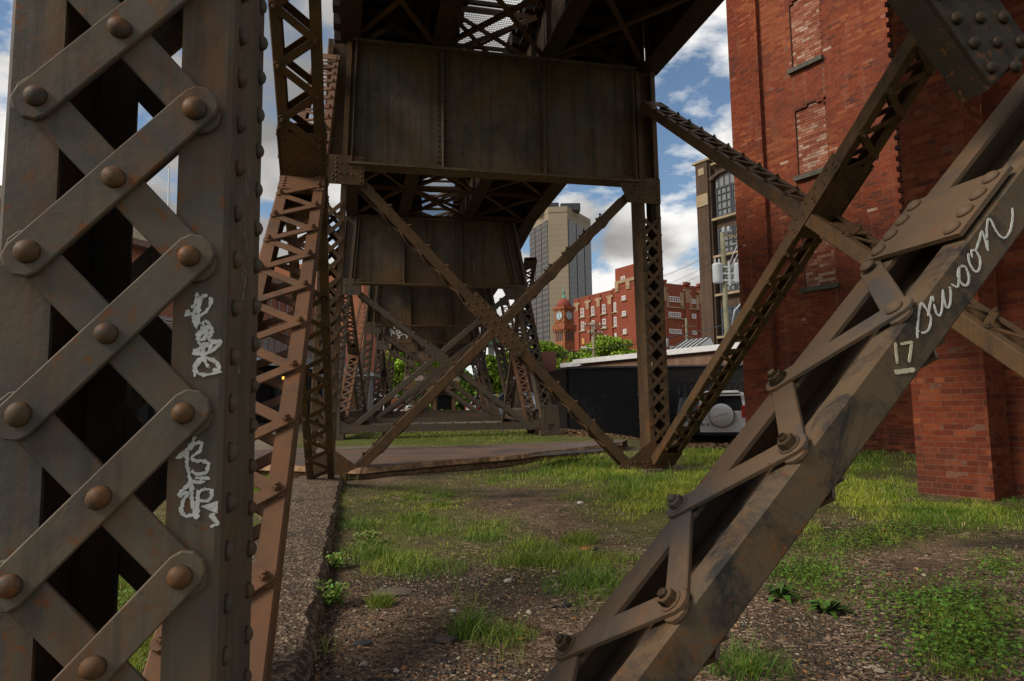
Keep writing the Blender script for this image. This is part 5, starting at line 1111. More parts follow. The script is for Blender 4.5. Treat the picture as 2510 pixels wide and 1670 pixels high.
for (A_, B_) in ((pts[0], pts[1]), (pts[2], pts[3])):
    D = (B_ - A_); L_ = D.length; D.normalize(); N_ = D.cross(Z3); N_ = N_ if N_.dot(-FW0) > 0 else -N_; st = MB(); pn = MB(); w3 = L_ / 3
    for k in range(3):
        a0 = w3 * k + w3 * .06; a1 = w3 * (k + 1) - w3 * .06; zb = zt - 9; st.boxa(A_ + D * ((a0 + a1) / 2) + N_ * .1 + Z3 * (zb / 2 + 6), D * ((a1 - a0) / 2), N_ * .4, Z3 * (zb / 2 - 6)); n_ = int((zb - 16) / 3.75)
        for i in range(n_):
            z = zb - 2.0 - i * 3.75
            for j in range(4): x = a0 + (a1 - a0) * (j + .5) / 4; pn.boxa(A_ + D * x + N_ * .5 + Z3 * z, D * ((a1 - a0) / 8 * .72), N_ * .06, Z3 * .85)
    sto = st.build('window_strip', M['towerdark'], tw); tag(pn.build('panes', M['towerpane'], sto), kind='stuff')
# grooves on the pale corner panel
gm = MB(); D = (pts[2] - pts[1]).normalized(); N_ = D.cross(Z3); N_ = N_ if N_.dot(-FW0) > 0 else -N_
for i in range(30): gm.boxa((pts[1] + pts[2]) / 2 + N_ * .03 + Z3 * (20 + i * 3.75), D * 6.2, N_ * .05, Z3 * .10)
tag(gm.build('joints', plain('tower_joint', (.30, .24, .17), .9), tw), kind='stuff')
# --- low brick building with white coping and skylight, black wall in front of it
lp = at_d(1550, 900, 38); LP = Vector((lp.x, lp.y, 0)); LA = -WD
def lb(u, v): p = hit(u, v, LP, WN); return (p - LP).dot(LA), p.z
lw = thing('low_building', LP, 'low brick building with a white roof edge behind the black wall', 'building'); a0 = lb(1384, 890)[0]; a1 = lb(1860, 870)[0] + 3; zt = lb(1550, 880)[1]
M['lowbrick'] = brickmat('low_brown_brick', LA, (.20, .105, .07), (.26, .16, .11), (.16, .11, .085), .21, .07, .35)
b = MB(); b.boxa(LP + LA * ((a0 + a1) / 2) - WN * 4 + Z3 * (zt / 2), LA * ((a1 - a0) / 2), WN * 4, Z3 * (zt / 2)); b.build('wall', M['lowbrick'], lw)
b = MB(); b.boxa(LP + LA * ((a0 + a1) / 2 + .6) - WN * 3.9 + Z3 * (zt + .14), LA * ((a1 - a0) / 2 - .5), WN * 4.15, Z3 * .14); b.boxa(LP + LA * (a0 + .8) - WN * 3.9 + Z3 * (zt - .0), LA * 1.0, WN * 4.12, Z3 * .13); b.build('coping', M['whiteroof'], lw)
ga, gz_ = lb(1672, 864); sk = thing('skylight', LP + LA * ga - WN * 1.0 + Z3 * zt, 'slanted ribbed skylight on the white roof edge', 'skylight'); zb = zt + .28; s0 = MB(); s0.add([LP + LA * (ga - .95) - WN * .2 + Z3 * zb, LP + LA * (ga + .75) - WN * .2 + Z3 * zb, LP + LA * (ga + 1.0) - WN * 1.0 + Z3 * (zb + .55), LP + LA * (ga - .60) - WN * 1.0 + Z3 * (zb + .55), LP + LA * (ga - .95) - WN * 1.5 + Z3 * zb, LP + LA * (ga + .9) - WN * 1.5 + Z3 * zb], [(0, 1, 2, 3), (3, 2, 5, 4), (0, 3, 4), (1, 5, 2), (0, 4, 5, 1)]); s0.build('glazing', NT('skylight_glass', .3, .5).fin((.42, .43, .42)), sk)
s0 = MB()
for i in range(6): f = i / 5; s0.beam(LP + LA * (ga - .95 + 1.7 * f) - WN * .19 + Z3 * (zb + .02), LP + LA * (ga - .60 + 1.6 * f) - WN * .99 + Z3 * (zb + .57), LA, .07, .05)
s0.build('frame', M['darkmetal'], sk)
t = NT('black_painted_block', .55, .3); bw_ = at_d(1394, 904, 27.5); be = at_d(1850, 908, 27.0); KA = Vector((be.x - bw_.x, be.y - bw_.y, 0)).normalized(); KN = Vector((KA.y, -KA.x, 0)); K0 = Vector((bw_.x, bw_.y, 0))
vec = t.comb(t.dot(tuple(KA)), t.dot((0, 0, 1))); bt_ = t.n.new('ShaderNodeTexBrick'); t.l.new(vec, bt_.inputs['Vector']); bt_.inputs['Scale'].default_value = 1; bt_.inputs['Brick Width'].default_value = .4; bt_.inputs['Row Height'].default_value = .2; bt_.inputs['Mortar Size'].default_value = .008; t.set(bt_.inputs['Color1'], (.020, .019, .019)); t.set(bt_.inputs['Color2'], (.026, .025, .025)); t.set(bt_.inputs['Mortar'], (.015, .015, .015))
col = t.mix(t.ramp(t.noise(2.2, 7, .7, t.mapv((1, 1, 2))), .56, .72, 0, .3), bt_.outputs['Color'], (.045, .044, .044)); sm = t.ramp(t.noise(9, 6, .7), .50, .66); sm2 = t.ramp(t.noise(1.0, 2, .5, t.mapv((1.1, 1.1, .8), (2, 3, 1))), .60, .68)
col = t.mix(t.math('MULTIPLY', t.math('MULTIPLY', sm, sm2), .25), col, (.30, .30, .30)); M['blackwall'] = t.fin(col, t.bump(bt_.outputs['Fac'], -.4, .01))
zt = bw_.z; Lk = (be - bw_).dot(KA); bwt = thing('black_wall', K0, 'black painted block wall behind the silver car, enclosing a yard', 'wall'); b = MB(); b.boxa(K0 + KA * (Lk / 2 + 3) - KN * .12 + Z3 * (zt / 2 - .3), KA * (Lk / 2 + 3), KN * .12, Z3 * (zt / 2 + .3)); bl = at_d(1340, 915, 31.5); b2 = Vector((bl.x, bl.y, 0)); b.beam(K0 + Z3 * (zt / 2 - .3) - KN * .12, b2 + Z3 * (zt / 2 - .3), Z3, zt + .6, .24); b.build('wall', M['blackwall'], bwt)
b = MB(); b.boxa(K0 + KA * (Lk / 2 + 3) - KN * .10 + Z3 * (zt + .03), KA * (Lk / 2 + 3.05), KN * .17, Z3 * .035); b.beam(K0 + Z3 * (zt + .028) - KN * .12, b2 + Z3 * (zt + .028), Z3, .06, .32); b.build('coping', plain('dark_coping', (.10, .10, .105), .7), bwt)
fe = thing('iron_fence', K0 + KA * ((at_d(1735, 970, 27).x - K0.x) / KA.x) + KN * .3, 'black iron picket panel leaning by the black wall behind the cars', 'iron fence'); M['iron'] = NT('black_iron_bar', .4, .4).fin((.008, .008, .009))
for i in range(11):
    u = 1664 + i * 15.3; p = hit(u, 940, K0 + KN * .25, KN); q = hit(u, 1008, K0 + KN * .25, KN); b = MB(); b.tube([q - Z3 * .45, p], .028, 6); b.dome(p, Z3, .045, .10, 6, 2); b.tube([p - Z3 * .35, p - Z3 * .42 + KA * .10, p - Z3 * .52 + KA * .06], .014, 5); b.build('picket', M['iron'], fe)
for v in (968, 1008): b = MB(); b.tube([hit(1660, v, K0 + KN * .25, KN), hit(1822, v, K0 + KN * .25, KN)], .02, 5); b.build('rail', M['iron'], fe)
# ------------------------------------------------------------------ left side: restaurant with balcony
lh = rad(29); LD = Vector((math.sin(lh), math.cos(lh), 0)); LN = Vector((LD.y, -LD.x, 0))       # along the front (away), out of the front
lp_ = at_d(700, 900, 35); LP0 = Vector((lp_.x, lp_.y, 0))
def ll(u, v, off=0.0): p = hit(u, v, LP0 + LN * off, LN); return (p - LP0).dot(LD), p.z
rs = thing('brick_building', LP0 - LD * 4, 'two-storey red brick building on the left with a railed balcony over a dark shop front', 'building')
M['leftbrick'] = brickmat('left_red_brick', LD, (.30, .095, .05), (.38, .15, .09), (.27, .17, .12), .21, .07, .35)
zt = ll(700, 708)[1]; zf = ll(690, 893)[1]; A0, A1 = -16.0, 5.0
b = MB(); b.boxa(LP0 + LD * ((A0 + A1) / 2) - LN * 4 + Z3 * ((zt + zf) / 2), LD * ((A1 - A0) / 2), LN * 4, Z3 * ((zt - zf) / 2)); b.build('wall', M['leftbrick'], rs)
b = MB(); b.boxa(LP0 + LD * ((A0 + A1) / 2) - LN * 4 + Z3 * (zf / 2 - .2), LD * ((A1 - A0) / 2 - .01), LN * 3.7, Z3 * (zf / 2 + .2)); b.build('shop_front', plain('dark_shop_front', (.035, .034, .036), .6, .3, .4, 3), rs)
b = MB(); b.boxa(LP0 + LD * ((A0 + A1) / 2) - LN * 3.6 + Z3 * (zt + .12), LD * ((A1 - A0) / 2), LN * 4, Z3 * .12); b.build('coping', plain('rusty_coping', (.20, .12, .085), .8), rs)
b = MB(); b.boxa(LP0 + LD * ((A0 + A1) / 2 - 3) - LN * 5 + Z3 * (zt + .75), LD * ((A1 - A0) / 2 - 2.5), LN * 3.5, Z3 * .55); b.build('penthouse', plain('cream_render', (.50, .43, .30), .8), rs)
BD = 1.7; b = MB(); b.boxa(LP0 + LD * ((A0 + A1) / 2) + LN * (BD / 2) + Z3 * (zf + .10), LD * ((A1 - A0) / 2), LN * (BD / 2), Z3 * .10); b.build('balcony', M['zinc'], rs)
rl = thing('railing', LP0 + LN * BD + Z3 * zf, 'grey balcony railing hung with wire mesh on the left brick building', 'railing')
b = MB()
for z in (.2, .95, 1.12): b.beam(LP0 + LD * A0 + LN * (BD - .04) + Z3 * (zf + z), LP0 + LD * A1 + LN * (BD - .04) + Z3 * (zf + z), Z3, .05, .05)
b.build('rail', M['zinc'], rl); x = A0
while x < A1:
    b = MB(); b.beam(LP0 + LD * x + LN * (BD - .04) + Z3 * (zf + .2), LP0 + LD * x + LN * (BD - .04) + Z3 * (zf + 1.15), LN, .06, .06); b.build('post', M['zinc'], rl); x += 1.5
b = MB(); x = A0
while x < A1: b.beam(LP0 + LD * x + LN * (BD - .04) + Z3 * (zf + .2), LP0 + LD * (x + R.uniform(-.04, .04)) + LN * (BD - .04) + Z3 * (zf + .95), LN, .022, .022); x += .11
tag(b.build('bars', M['zinc'], rl), kind='stuff')
aw = MB(); x = A0
while x < A1: aw.add([LP0 + LD * x + LN * BD + Z3 * (zf - .03), LP0 + LD * (x + .09) + LN * BD + Z3 * (zf + .0), LP0 + LD * (x + .09) + LN * (BD + .9) + Z3 * (zf - .36), LP0 + LD * x + LN * (BD + .9) + Z3 * (zf - .40)], [(0, 1, 2, 3)]); aw.add([LP0 + LD * (x + .09) + LN * BD + Z3 * (zf + .0), LP0 + LD * (x + .18) + LN * BD + Z3 * (zf - .03), LP0 + LD * (x + .18) + LN * (BD + .9) + Z3 * (zf - .40), LP0 + LD * (x + .09) + LN * (BD + .9) + Z3 * (zf - .36)], [(0, 1, 2, 3)]); x += .18
tag(aw.build('awning', M['zinc'], rs), kind='stuff')
for k in range(9):
    x = A0 + .5 + k * 2.3; b = MB(); b.boxa(LP0 + LD * x + LN * (BD + .7) + Z3 * (zf / 2 - .2), LD * .07, LN * .07, Z3 * (zf / 2 - .1)); b.build('post', M['darkmetal'], rs)
for k in range(4): x = A0 + 1.5 + k * 4.6; window(rs, LP0 - LN * .28, LD, LN, x, x + 1.6, .4, zf - .9, M['darkmetal'], M['pane'], 2, 2, .12, .2, -.05)
for k in range(2):
    b = MB(); zz_ = zt - 1.2 - k * 1.35; b.tube([LP0 + LD * A0 + LN * .06 + Z3 * zz_, LP0 + LD * (A1 - 1) + LN * .06 + Z3 * (zz_ - .1)], .03, 5); b.build('conduit', M['zinc'], rs)
b = MB()
for k in range(7): x = -3.5 + k * .7; b.tube([LP0 + LD * x + LN * .05 + Z3 * (zt - .6), LP0 + LD * x + LN * .05 + Z3 * (zt - 2.6 - .2 * (k % 3))], .022, 5)
tag(b.build('pipes', M['zinc'], rs), kind='stuff')
la_, lz_ = ll(687, 925, .3); lm = thing('lamp', LP0 + LD * la_ + LN * .5 + Z3 * lz_, 'small glowing amber lamp under the left balcony', 'lamp'); b = MB(); b.lathe(LP0 + LD * la_ + LN * .5 + Z3 * (lz_ - .12), Z3, [(.06, 0), (.09, .06), (.07, .15)], 8); b.build('shade', NT('amber_lamp', .5).fin((.8, .35, .08), emit=(1.0, .42, .08), es=1.0), lm); b = MB(); b.tube([LP0 + LD * la_ + LN * .5 + Z3 * (lz_ + .12), LP0 + LD * la_ + LN * .5 + Z3 * zf], .015, 5); b.build('cord', M['iron'], lm)
p = at_h(690, 1030, 0.0); b = MB(); q = random.Random(4)
for k in range(16): c = p + Vector((q.uniform(-.7, .7), q.uniform(-.4, .4), q.uniform(.05, .5))); b.boxa(c, Vector((q.uniform(.1, .3), q.uniform(-.1, .1), q.uniform(-.1, .1))), Vector((q.uniform(-.05, .05), .12, q.uniform(-.1, .1))), Vector((0, q.uniform(-.05, .05), .02)), [(.30, .03, .03), (.20, .10, .09), (.33, .28, .26), (.12, .02, .02)][k % 4])
tag(b.build('rubbish_pile', M['grit'], loc=tuple(p)), 'pile of red and pale scrap before the dark shop front', 'rubbish pile', kind='thing')
# narrow red brick house beyond the second bent
hp = at_d(890, 1000, 55); HP = Vector((hp.x, hp.y, 0)); M['housebrick'] = brickmat('house_red_brick', (.974, -.225, 0), (.40, .115, .055), (.46, .165, .085), (.33, .18, .12), .24, .085, .25)
hs = thing('brick_building', HP, 'bright red brick house end with a painted lower storey, behind the left far bents', 'building'); b = MB(); b.boxa(HP - RT0 * 4 + FW0 * 4 + Z3 * 6.5, RT0 * 4, FW0 * 4, Z3 * 6.5); b.build('wall', M['housebrick'], hs)
b = MB(); b.boxa(HP - RT0 * 4.05 - FW0 * .03 + Z3 * 2.6, RT0 * 3.9, FW0 * .03, Z3 * 2.6); b.build('painted_base', plain('red_wall_paint', (.42, .045, .035), .7, .2, .2, 1), hs); b = MB(); b.tube([HP - RT0 * .45 - FW0 * .12 + Z3 * .3, HP - RT0 * .45 - FW0 * .12 + Z3 * 6.4], .07, 6); b.build('pipe', plain('yellow_pipe', (.50, .33, .10), .6), hs)
window(hs, HP - FW0 * .03, RT0, -FW0, -2.4, -1.2, 3.1, 4.4, M['whitewood'], M['pane'], 2, 2, .14, .2, -.05)
# grey board shed with a brown post
sp = at_d(862, 1027, 33); s_ = thing('shed', sp, 'grey vertical-board shed with a brown corner post beside the third bent', 'shed'); q = random.Random(2); ztop = at_d(880, 925, 33).z
for k in range(12): b = MB(); b.boxa(Vector((sp.x, sp.y, 0)) + RT0 * (-1.35 + k * .19) + FW0 * .1 + Z3 * (ztop / 2 + .2), RT0 * .088, FW0 * (.012 + q.uniform(0, .006)), Z3 * (ztop / 2 - .2)); b.build('board', plain('weathered_board_' + 'abc'[k % 3], [(.27, .26, .24), (.22, .21, .20), (.31, .29, .26)][k % 3], .85, .2, .25, 4) if k < 3 else bpy.data.materials['weathered_board_' + 'abc'[k % 3]], s_)
b = MB(); b.boxa(Vector((sp.x, sp.y, ztop / 2 + .2)) + RT0 * .08, RT0 * .07, FW0 * .07, Z3 * (ztop / 2 - .1)); b.build('corner_post', plain('brown_post', (.26, .13, .06), .8), s_); b = MB(); b.boxa(Vector((sp.x, sp.y, ztop + .1)) - RT0 * .3 + FW0 * .6, RT0 * 1.4, FW0 * .8, Z3 * .06); b.build('roof', M['zinc'], s_); b = MB(); b.boxa(Vector((sp.x, sp.y, ztop / 2 + .2)) - RT0 * .3 + FW0 * .75, RT0 * 1.05, FW0 * .6, Z3 * (ztop / 2 - .15)); b.build('body', M['zinc'], s_)
b = MB(); b.tube([Vector((sp.x, sp.y, ztop + .15)) + RT0 * (.25 * math.sin(a)) + Z3 * (.28 * math.cos(a) - .35) + RT0 * .35 for a in [.2 + i * .35 for i in range(9)]], .025, 6); b.build('cable_loop', M['iron'], s_)
# ------------------------------------------------------------------ road bridge in the distance, shelter below the viaduct
o1, o2 = at_d(860, 800, 96), at_d(1262, 800, 112); rbz = at_d(1180, 818, 108).z; ob = thing('road_bridge', o1.lerp(o2, .5), 'green girder road bridge with a pale parapet crossing far behind the trestle', 'bridge'); O1, O2 = Vector((o1.x, o1.y, rbz)), Vector((o2.x, o2.y, rbz)); Dv = (O2 - O1).normalized(); O1 = O1 - Dv * 12; O2 = O2 + Dv * 1
b = MB(); b.beam(O1 + Z3 * .9, O2 + Z3 * .9, Z3, 1.4, .5); b.beam(O1 + Z3 * .1 + FW0 * 4, O2 + Z3 * .1 + FW0 * 4, Z3, .5, 8); b.build('parapet', M['whiteroof'], ob); b = MB()
for k in (0.3, 3, 6): b.beam(O1 - Z3 * .9 + FW0 * k, O2 - Z3 * .9 + FW0 * k, Z3, 1.5, .3)
b.build('girder', plain('bridge_green_paint', (.13, .24, .17), .6), ob)
for f in (.12, .5, .86): p = O1.lerp(O2, f); b = MB(); b.boxa(Vector((p.x, p.y, rbz / 2 - 1)) + FW0 * 3, Dv * .6, FW0 * .6, Z3 * (rbz / 2 - .4)); b.build('pier', M['zinc'], ob)
sh = thing('shelter', at_d(1040, 1010, 50), 'open timber shelter with a corrugated roof under the far end of the viaduct', 'shelter'); M['brownwood'] = plain('brown_timber', (.15, .085, .045), .8, .2, .3, 3); M['corr'] = plain('corrugated_rust_roof', (.26, .19, .15), .7, .3, .35, 2)
def fp(u, v, d): return at_d(u, v, d)
rf = MB(); n_ = 26; a, c = fp(984, 935, 49.5), fp(1128, 935, 49.5); e, g_ = fp(998, 921, 52.5), fp(1124, 921, 52.5)
for k in range(n_):
    f0, f1 = k / n_, (k + .55) / n_; f2 = (k + 1) / n_; rf.add([a.lerp(c, f0), a.lerp(c, f1) + Z3 * .05, e.lerp(g_, f1) + Z3 * .05, e.lerp(g_, f0)], [(0, 1, 2, 3)]); rf.add([a.lerp(c, f1) + Z3 * .05, a.lerp(c, f2), e.lerp(g_, f2), e.lerp(g_, f1) + Z3 * .05], [(0, 1, 2, 3)])
rf.build('roof', M['corr'], sh); b = MB(); b.beam(a - Z3 * .3, c - Z3 * .3, Z3, .5, .2); b.beam(fp(1003, 962, 50), fp(1110, 962, 50), Z3, .28, .2); b.build('beam', M['brownwood'], sh)
for u in (1006, 1066, 1112): p = fp(u, 1012, 50); t_ = fp(u, 936, 50); b = MB(); b.boxa((p + t_) / 2, RT0 * .12, FW0 * .12, (t_ - p) / 2); b.build('post', M['brownwood'], sh)
b = MB(); b.beam(fp(1012, 966, 50.2), fp(1034, 1002, 50.2), FW0, .12, .12); b.build('strut', M['brownwood'], sh)
b = MB(); b.add([fp(1013, 939, 50.6), fp(1040, 939, 50.6), fp(1048, 959, 50.6), fp(1013, 959, 50.6), fp(1013, 939, 50.7), fp(1040, 939, 50.7), fp(1048, 959, 50.7), fp(1013, 959, 50.7)], [(0, 1, 2, 3), (7, 6, 5, 4), (0, 4, 5, 1), (1, 5, 6, 2), (2, 6, 7, 3), (3, 7, 4, 0)]); b.build('hanging_sheet', plain('pale_sheet', (.36, .34, .32), .7), sh)
b = MB(); p = fp(1095, 987, 51); b.boxa(p, RT0 * .62, FW0 * .5, Z3 * .5); b.boxa(fp(1095, 969, 50.4), RT0 * .68, FW0 * .6, Z3 * .05); b.build('black_counter', plain('black_counter', (.02, .022, .025), .4), sh)
b = MB()
for k in range(18): p = fp(998 + k * 5.3, 1003, 53); b.tube([p, Vector((p.x, p.y, fp(1000, 984, 53).z))], .03, 4)
b.beam(fp(996, 987, 53), fp(1092, 987, 53), Z3, .05, .05); fo = b.build('railing', plain('dark_green_rail', (.03, .06, .05), .6), label='dark green low railing behind the open shelter', cat='railing')
# ------------------------------------------------------------------ poles and wires
M['pole'] = plain('weathered_pole_wood', (.27, .215, .14), .9, .15, .25, 3); M['polegreen'] = plain('mossy_pole_wood', (.20, .19, .12), .9, .15, .3, 2); M['galv'] = plain('galvanised_can', (.46, .48, .49), .45, .5, .1, 2)
def pole(u, d, vtop, r_, mat, label, vbase=1000):
    p = at_d(u, vbase, d); z0 = float(gz(p.x, p.y)); zt = at_d(u, vtop, d).z; o = thing('utility_pole', (p.x, p.y, z0), label, 'utility pole', 'utility poles'); b = MB(); b.tube([(p.x, p.y, z0 - .3), (p.x, p.y, (z0 + zt) / 2), (p.x, p.y, zt)], r_ * 1.2, 12, r_ * .85); b.build('shaft', mat, o); return o, Vector((p.x, p.y, zt))
bpole, top = pole(1790, 40, 572, .15, M['polegreen'], 'tall wooden utility pole with two grey transformer cans, before the brown brick building')
def onp(u, v, d=40): return at_d(u, v, d)
b = MB(); b.beam(onp(1772, 575), onp(1850, 592), Z3, .12, .10); b.build('crossarm', M['pole'], bpole)
for u, v in ((1774, 567), (1786, 565)): b = MB(); c = onp(u, v); b.lathe(c, Z3, [(.10, -.12), (.13, 0), (.09, .08), (.13, .14), (.05, .25)], 10); b.build('insulator', M['zinc'], bpole)
for u in (1760, 1808):
    c0, c1 = onp(u, 693), onp(u, 648); b = MB(); hh = c1.z - c0.z; b.lathe(c0, Z3, [(.27, 0), (.30, .04), (.30, hh * .9), (.31, hh * .92), (.31, hh * .97), (.22, hh * 1.05)], 18); can = b.build('transformer_can', M['galv'], bpole)
    for k in (-1, 1): b = MB(); b.lathe(c0 + RT0 * (.12 * k) + Z3 * hh, Z3, [(.05, 0), (.07, .12), (.05, .18), (.07, .24), (.03, .34)], 8); b.build('bushing', M['zinc'], can)
b = MB(); c = onp(1785, 672)
for k in range(3): b.boxa(c + Z3 * (-.4 + k * .4), RT0 * .42, FW0 * .2, Z3 * .05)
b.boxa(c - FW0 * .2, RT0 * .05, FW0 * .05, Z3 * .75); b.build('bracket', M['galv'], bpole)
for (u0, v0, u1, v1) in ((1788, 645, 1812, 590), (1790, 660, 1822, 596), (1792, 600, 1845, 580)): b = MB(); b.tube([onp(u0, v0, 39.8), onp((u0 + u1) / 2 - 2, (v0 + v1) / 2 + 4, 39.8), onp(u1, v1, 39.8)], .028, 5); b.build('conductor', M['galv'], bpole)
b = MB(); b.tube([onp(1793, 800), onp(1800, 762), onp(1818, 742), onp(1850, 738)], .05, 6); b.build('lamp_arm', M['galv'], bpole)
p2, t2 = pole(1459, 82, 792, .17, M['pole'], 'weathered utility pole with a crossarm in front of the red block and trees')
def cross(par, u, v, d, hw, mat, ang=0.0): c = at_d(u, v, d); b = MB(); dr = (RT0 * math.cos(ang) + FW0 * math.sin(ang)); b.beam(c - dr * hw, c + dr * hw, Z3, .14, .14); b.build('crossarm', mat, par); return c, dr
for v, hw in ((798, 1.35), (817, 0.9)):
    c, dr = cross(p2, 1459, v, 82, hw, M['pole'], .3)
    for k in (-1, -.5, .5, 1): b = MB(); b.lathe(c + dr * (hw * k * .95) + Z3 * .07, Z3, [(.05, 0), (.08, .1), (.04, .22)], 6); b.build('insulator', M['whiteroof'], p2)
b = MB(); b.tube([at_d(1458, 862, 82), at_d(1446, 853, 82), at_d(1432, 852, 82)], .05, 5); b.boxa(at_d(1431, 852, 82), RT0 * .35, FW0 * .15, Z3 * .1); b.build('street_lamp', M['whiteroof'], p2)
p3, t3 = pole(1690, 100, 780, .18, M['polegreen'], 'mossy utility pole in front of the right side of the red block')
for v, hw in ((800, 1.3), (826, .9)): cross(p3, 1690, v, 100, hw, M['pole'], .5)
p4, t4 = pole(1269, 34, 660, .105, M['pole'], 'pale wooden pole standing right of the far bents', 1000)
b = MB(); c = at_d(1271, 795, 33.8); b.boxa(c, RT0 * .05, FW0 * .05, Z3 * .14); b.build('marker', plain('yellow_marker', (.75, .45, .03), .5), p4)
c = at_d(1632, 840, 60); bx = thing('transformer', c, 'grey transformer box on the pole hidden behind the right leg', 'transformer'); b = MB(); b.lathe(c - Z3 * .45, Z3, [(.24, 0), (.26, .05), (.26, .78), (.2, .88)], 12); b.build('can', M['galv'], bx); b = MB(); b.tube([c + RT0 * -.4 - Z3 * 5.5, c - RT0 * .4 + Z3 * 2], .13, 8); b.build('shaft', M['pole'], bx)
def wire(pts, r_, label, sag=0.0):
    P = [at_d(*q) for q in pts]; out_ = []
    for A_, B_ in zip(P[:-1], P[1:]):
        for k in range(8): f = k / 8; out_.append(A_.lerp(B_, f) - Z3 * (sag * 4 * f * (1 - f)))
    out_.append(P[-1]); b = MB(); b.tube(out_, r_, 4); o = b.build('wire', M['iron'], label=label, cat='wire', group='overhead wires'); return o
wire([(1300, 872, 60), (1560, 843, 50), (1784, 795, 40)], .035, 'thick black cable sagging from the left to the transformer pole', .05)
wire([(1340, 880, 70), (1459, 858, 82)], .03, 'dark cable running into the mid pole above the treetops', .1)
wire([(1380, 902, 60), (1459, 868, 82)], .02, 'thin cable rising to the mid pole near the roof edge', .1)
wire([(1300, 760, 90), (1605, 683, 60), (1784, 600, 40)], .02, 'topmost thin wire crossing the clouds beside the right leg', .2); wire([(1610, 705, 60), (1784, 622, 40)], .014, 'second thin wire crossing the clouds', .2); wire([(1610, 716, 60), (1784, 640, 40)], .014, 'third thin wire, lowest across the clouds', .2)
wire([(1385, 818, 110), (1452, 796, 82)], .02, 'thin wire from the clock tower to the mid pole', .1); wire([(1700, 868, 38), (1790, 834, 40)], .03, 'short cable with black splice cases above the low roof', .05)
for (u, v, rr) in ((1706, 865, .23), (1745, 850, .26)): c = at_d(u, v, 39); b = MB(); b.lathe(c - RT0 * rr * 1.3 - Z3 * .05, (RT0 + Z3 * .15), [(.03, 0), (rr * .42, .08), (rr * .55, rr), (rr * .55, rr * 1.8), (rr * .35, rr * 2.5), (.03, rr * 2.7)], 8); tag(b.build('splice_case', NT('splice_rubber', .4).fin((.012, .012, .013))), 'black cable splice case, ' + ('nearer the skylight' if u < 1720 else 'nearer the transformer pole'), 'splice case')
b = MB(); p = at_d(413, 640, 60); b.tube([Vector((p.x, p.y, 0)), at_d(415, 410, 60)], .11, 8, .07); b.tube([at_d(415, 410, 60), at_d(409, 404, 60)], .05, 5); b.build('lamp_post', M['galv'], label='slim street lamp post seen through the nearest column', cat='lamp post')
b = MB(); p = at_d(1217, 1000, 44); b.tube([p - Z3 * .3, at_d(1220, 965, 44)], .06, 8); b.build('bollard', plain('yellow_bollard', (.75, .55, .02), .5), label='thin yellow bollard between the far right bents', cat='bollard')
# ------------------------------------------------------------------ trees
M['leaf'] = NT('leaf_foliage', .6, .25).fin(None); t = NT('tree_leaf', .6, .25); M['leaf'] = t.fin(t.attr('col')); M['bark'] = plain('grey_bark', (.10, .085, .065), .9, .1, .3, 4)
def tree(u, d, vtop, wpx, label, seed, tone, vb=1000, n=5200, zbase=None):
    p = at_d(u, vb, d); z0 = float(gz(p.x, p.y)) if zbase is None else zbase; zt = at_d(u, vtop, d).z; rw = wpx / 1673 * d / 2; Ht = zt - z0; q = np.random.default_rng(seed); o = thing('tree', (p.x, p.y, z0), label, 'tree', 'leafy street trees'); base = np.array([p.x, p.y, z0])
    b = MB(); ctr = []; cb = Ht * .24; b.tube([(p.x, p.y, z0 - .2), (p.x + .1, p.y, z0 + Ht * .3), (p.x - .1, p.y + .1, z0 + Ht * .6)], Ht * .022 + .05, 8, .05)
    for k in range(44):
        a = q.uniform(0, 6.28); h = q.random() ** .8; z = cb + (Ht - cb) * (.08 + .86 * h); env = math.sqrt(max(.05, 1 - ((h - .42) / .62) ** 2)); r_ = rw * env * q.uniform(.35, .92); c = np.array([p.x + r_ * math.cos(a), p.y + r_ * math.sin(a), z0 + z]); ctr.append((c, rw * q.uniform(.18, .36)))
        if k % 2 == 0: b.tube([(p.x, p.y, z0 + z * .55), tuple((c + np.array([p.x, p.y, z0 + z * .7])) / 2), tuple(c)], .06 + Ht * .006, 5, .015)
    b.build('trunk', M['bark'], o); m_ = int(n * 1.9); pick = q.integers(0, len(ctr), m_); C = np.array([ctr[i][0] for i in pick]); S = np.array([ctr[i][1] for i in pick]); dv = q.normal(0, 1, (m_, 3)); dv /= np.linalg.norm(dv, axis=1)[:, None]; P = C + dv * (S * q.random(m_) ** .45)[:, None] * np.array([1.15, 1.15, .8])
    sz = (.07 + .00125 * d) * q.uniform(.7, 1.4, m_); t1 = q.normal(0, 1, (m_, 3)); t1 /= np.linalg.norm(t1, axis=1)[:, None]; t2 = np.cross(t1, q.normal(0, 1, (m_, 3))); t2 /= np.linalg.norm(t2, axis=1)[:, None]; V = np.stack([P - t1 * sz[:, None], P + t2 * sz[:, None] * .6, P + t1 * sz[:, None], P - t2 * sz[:, None] * .6], 1).reshape(-1, 3) - base
    cl = q.uniform(.75, 1.25, len(ctr))[pick]; f = np.clip(q.normal(.5, .3, m_), 0, 1)[:, None]; col = (np.array([.11, .20, .014]) * (1 - f) + np.array([.30, .42, .035]) * f) * (cl * tone)[:, None]
    cr = np_mesh('crown', V, np.arange(m_ * 4).reshape(m_, 4), M['leaf'], np.repeat(col, 4, 0), o); return o
tree(1338, 88, 838, 125, 'bright green tree left of the red block, over the black wall corner', 1, 1.0, n=7000); tree(1500, 90, 826, 150, 'bright green round tree before the red block, touching the right leg', 2, 1.1, n=8500); tree(1420, 96, 858, 70, 'smaller green tree at the foot of the clock tower', 3, .9)
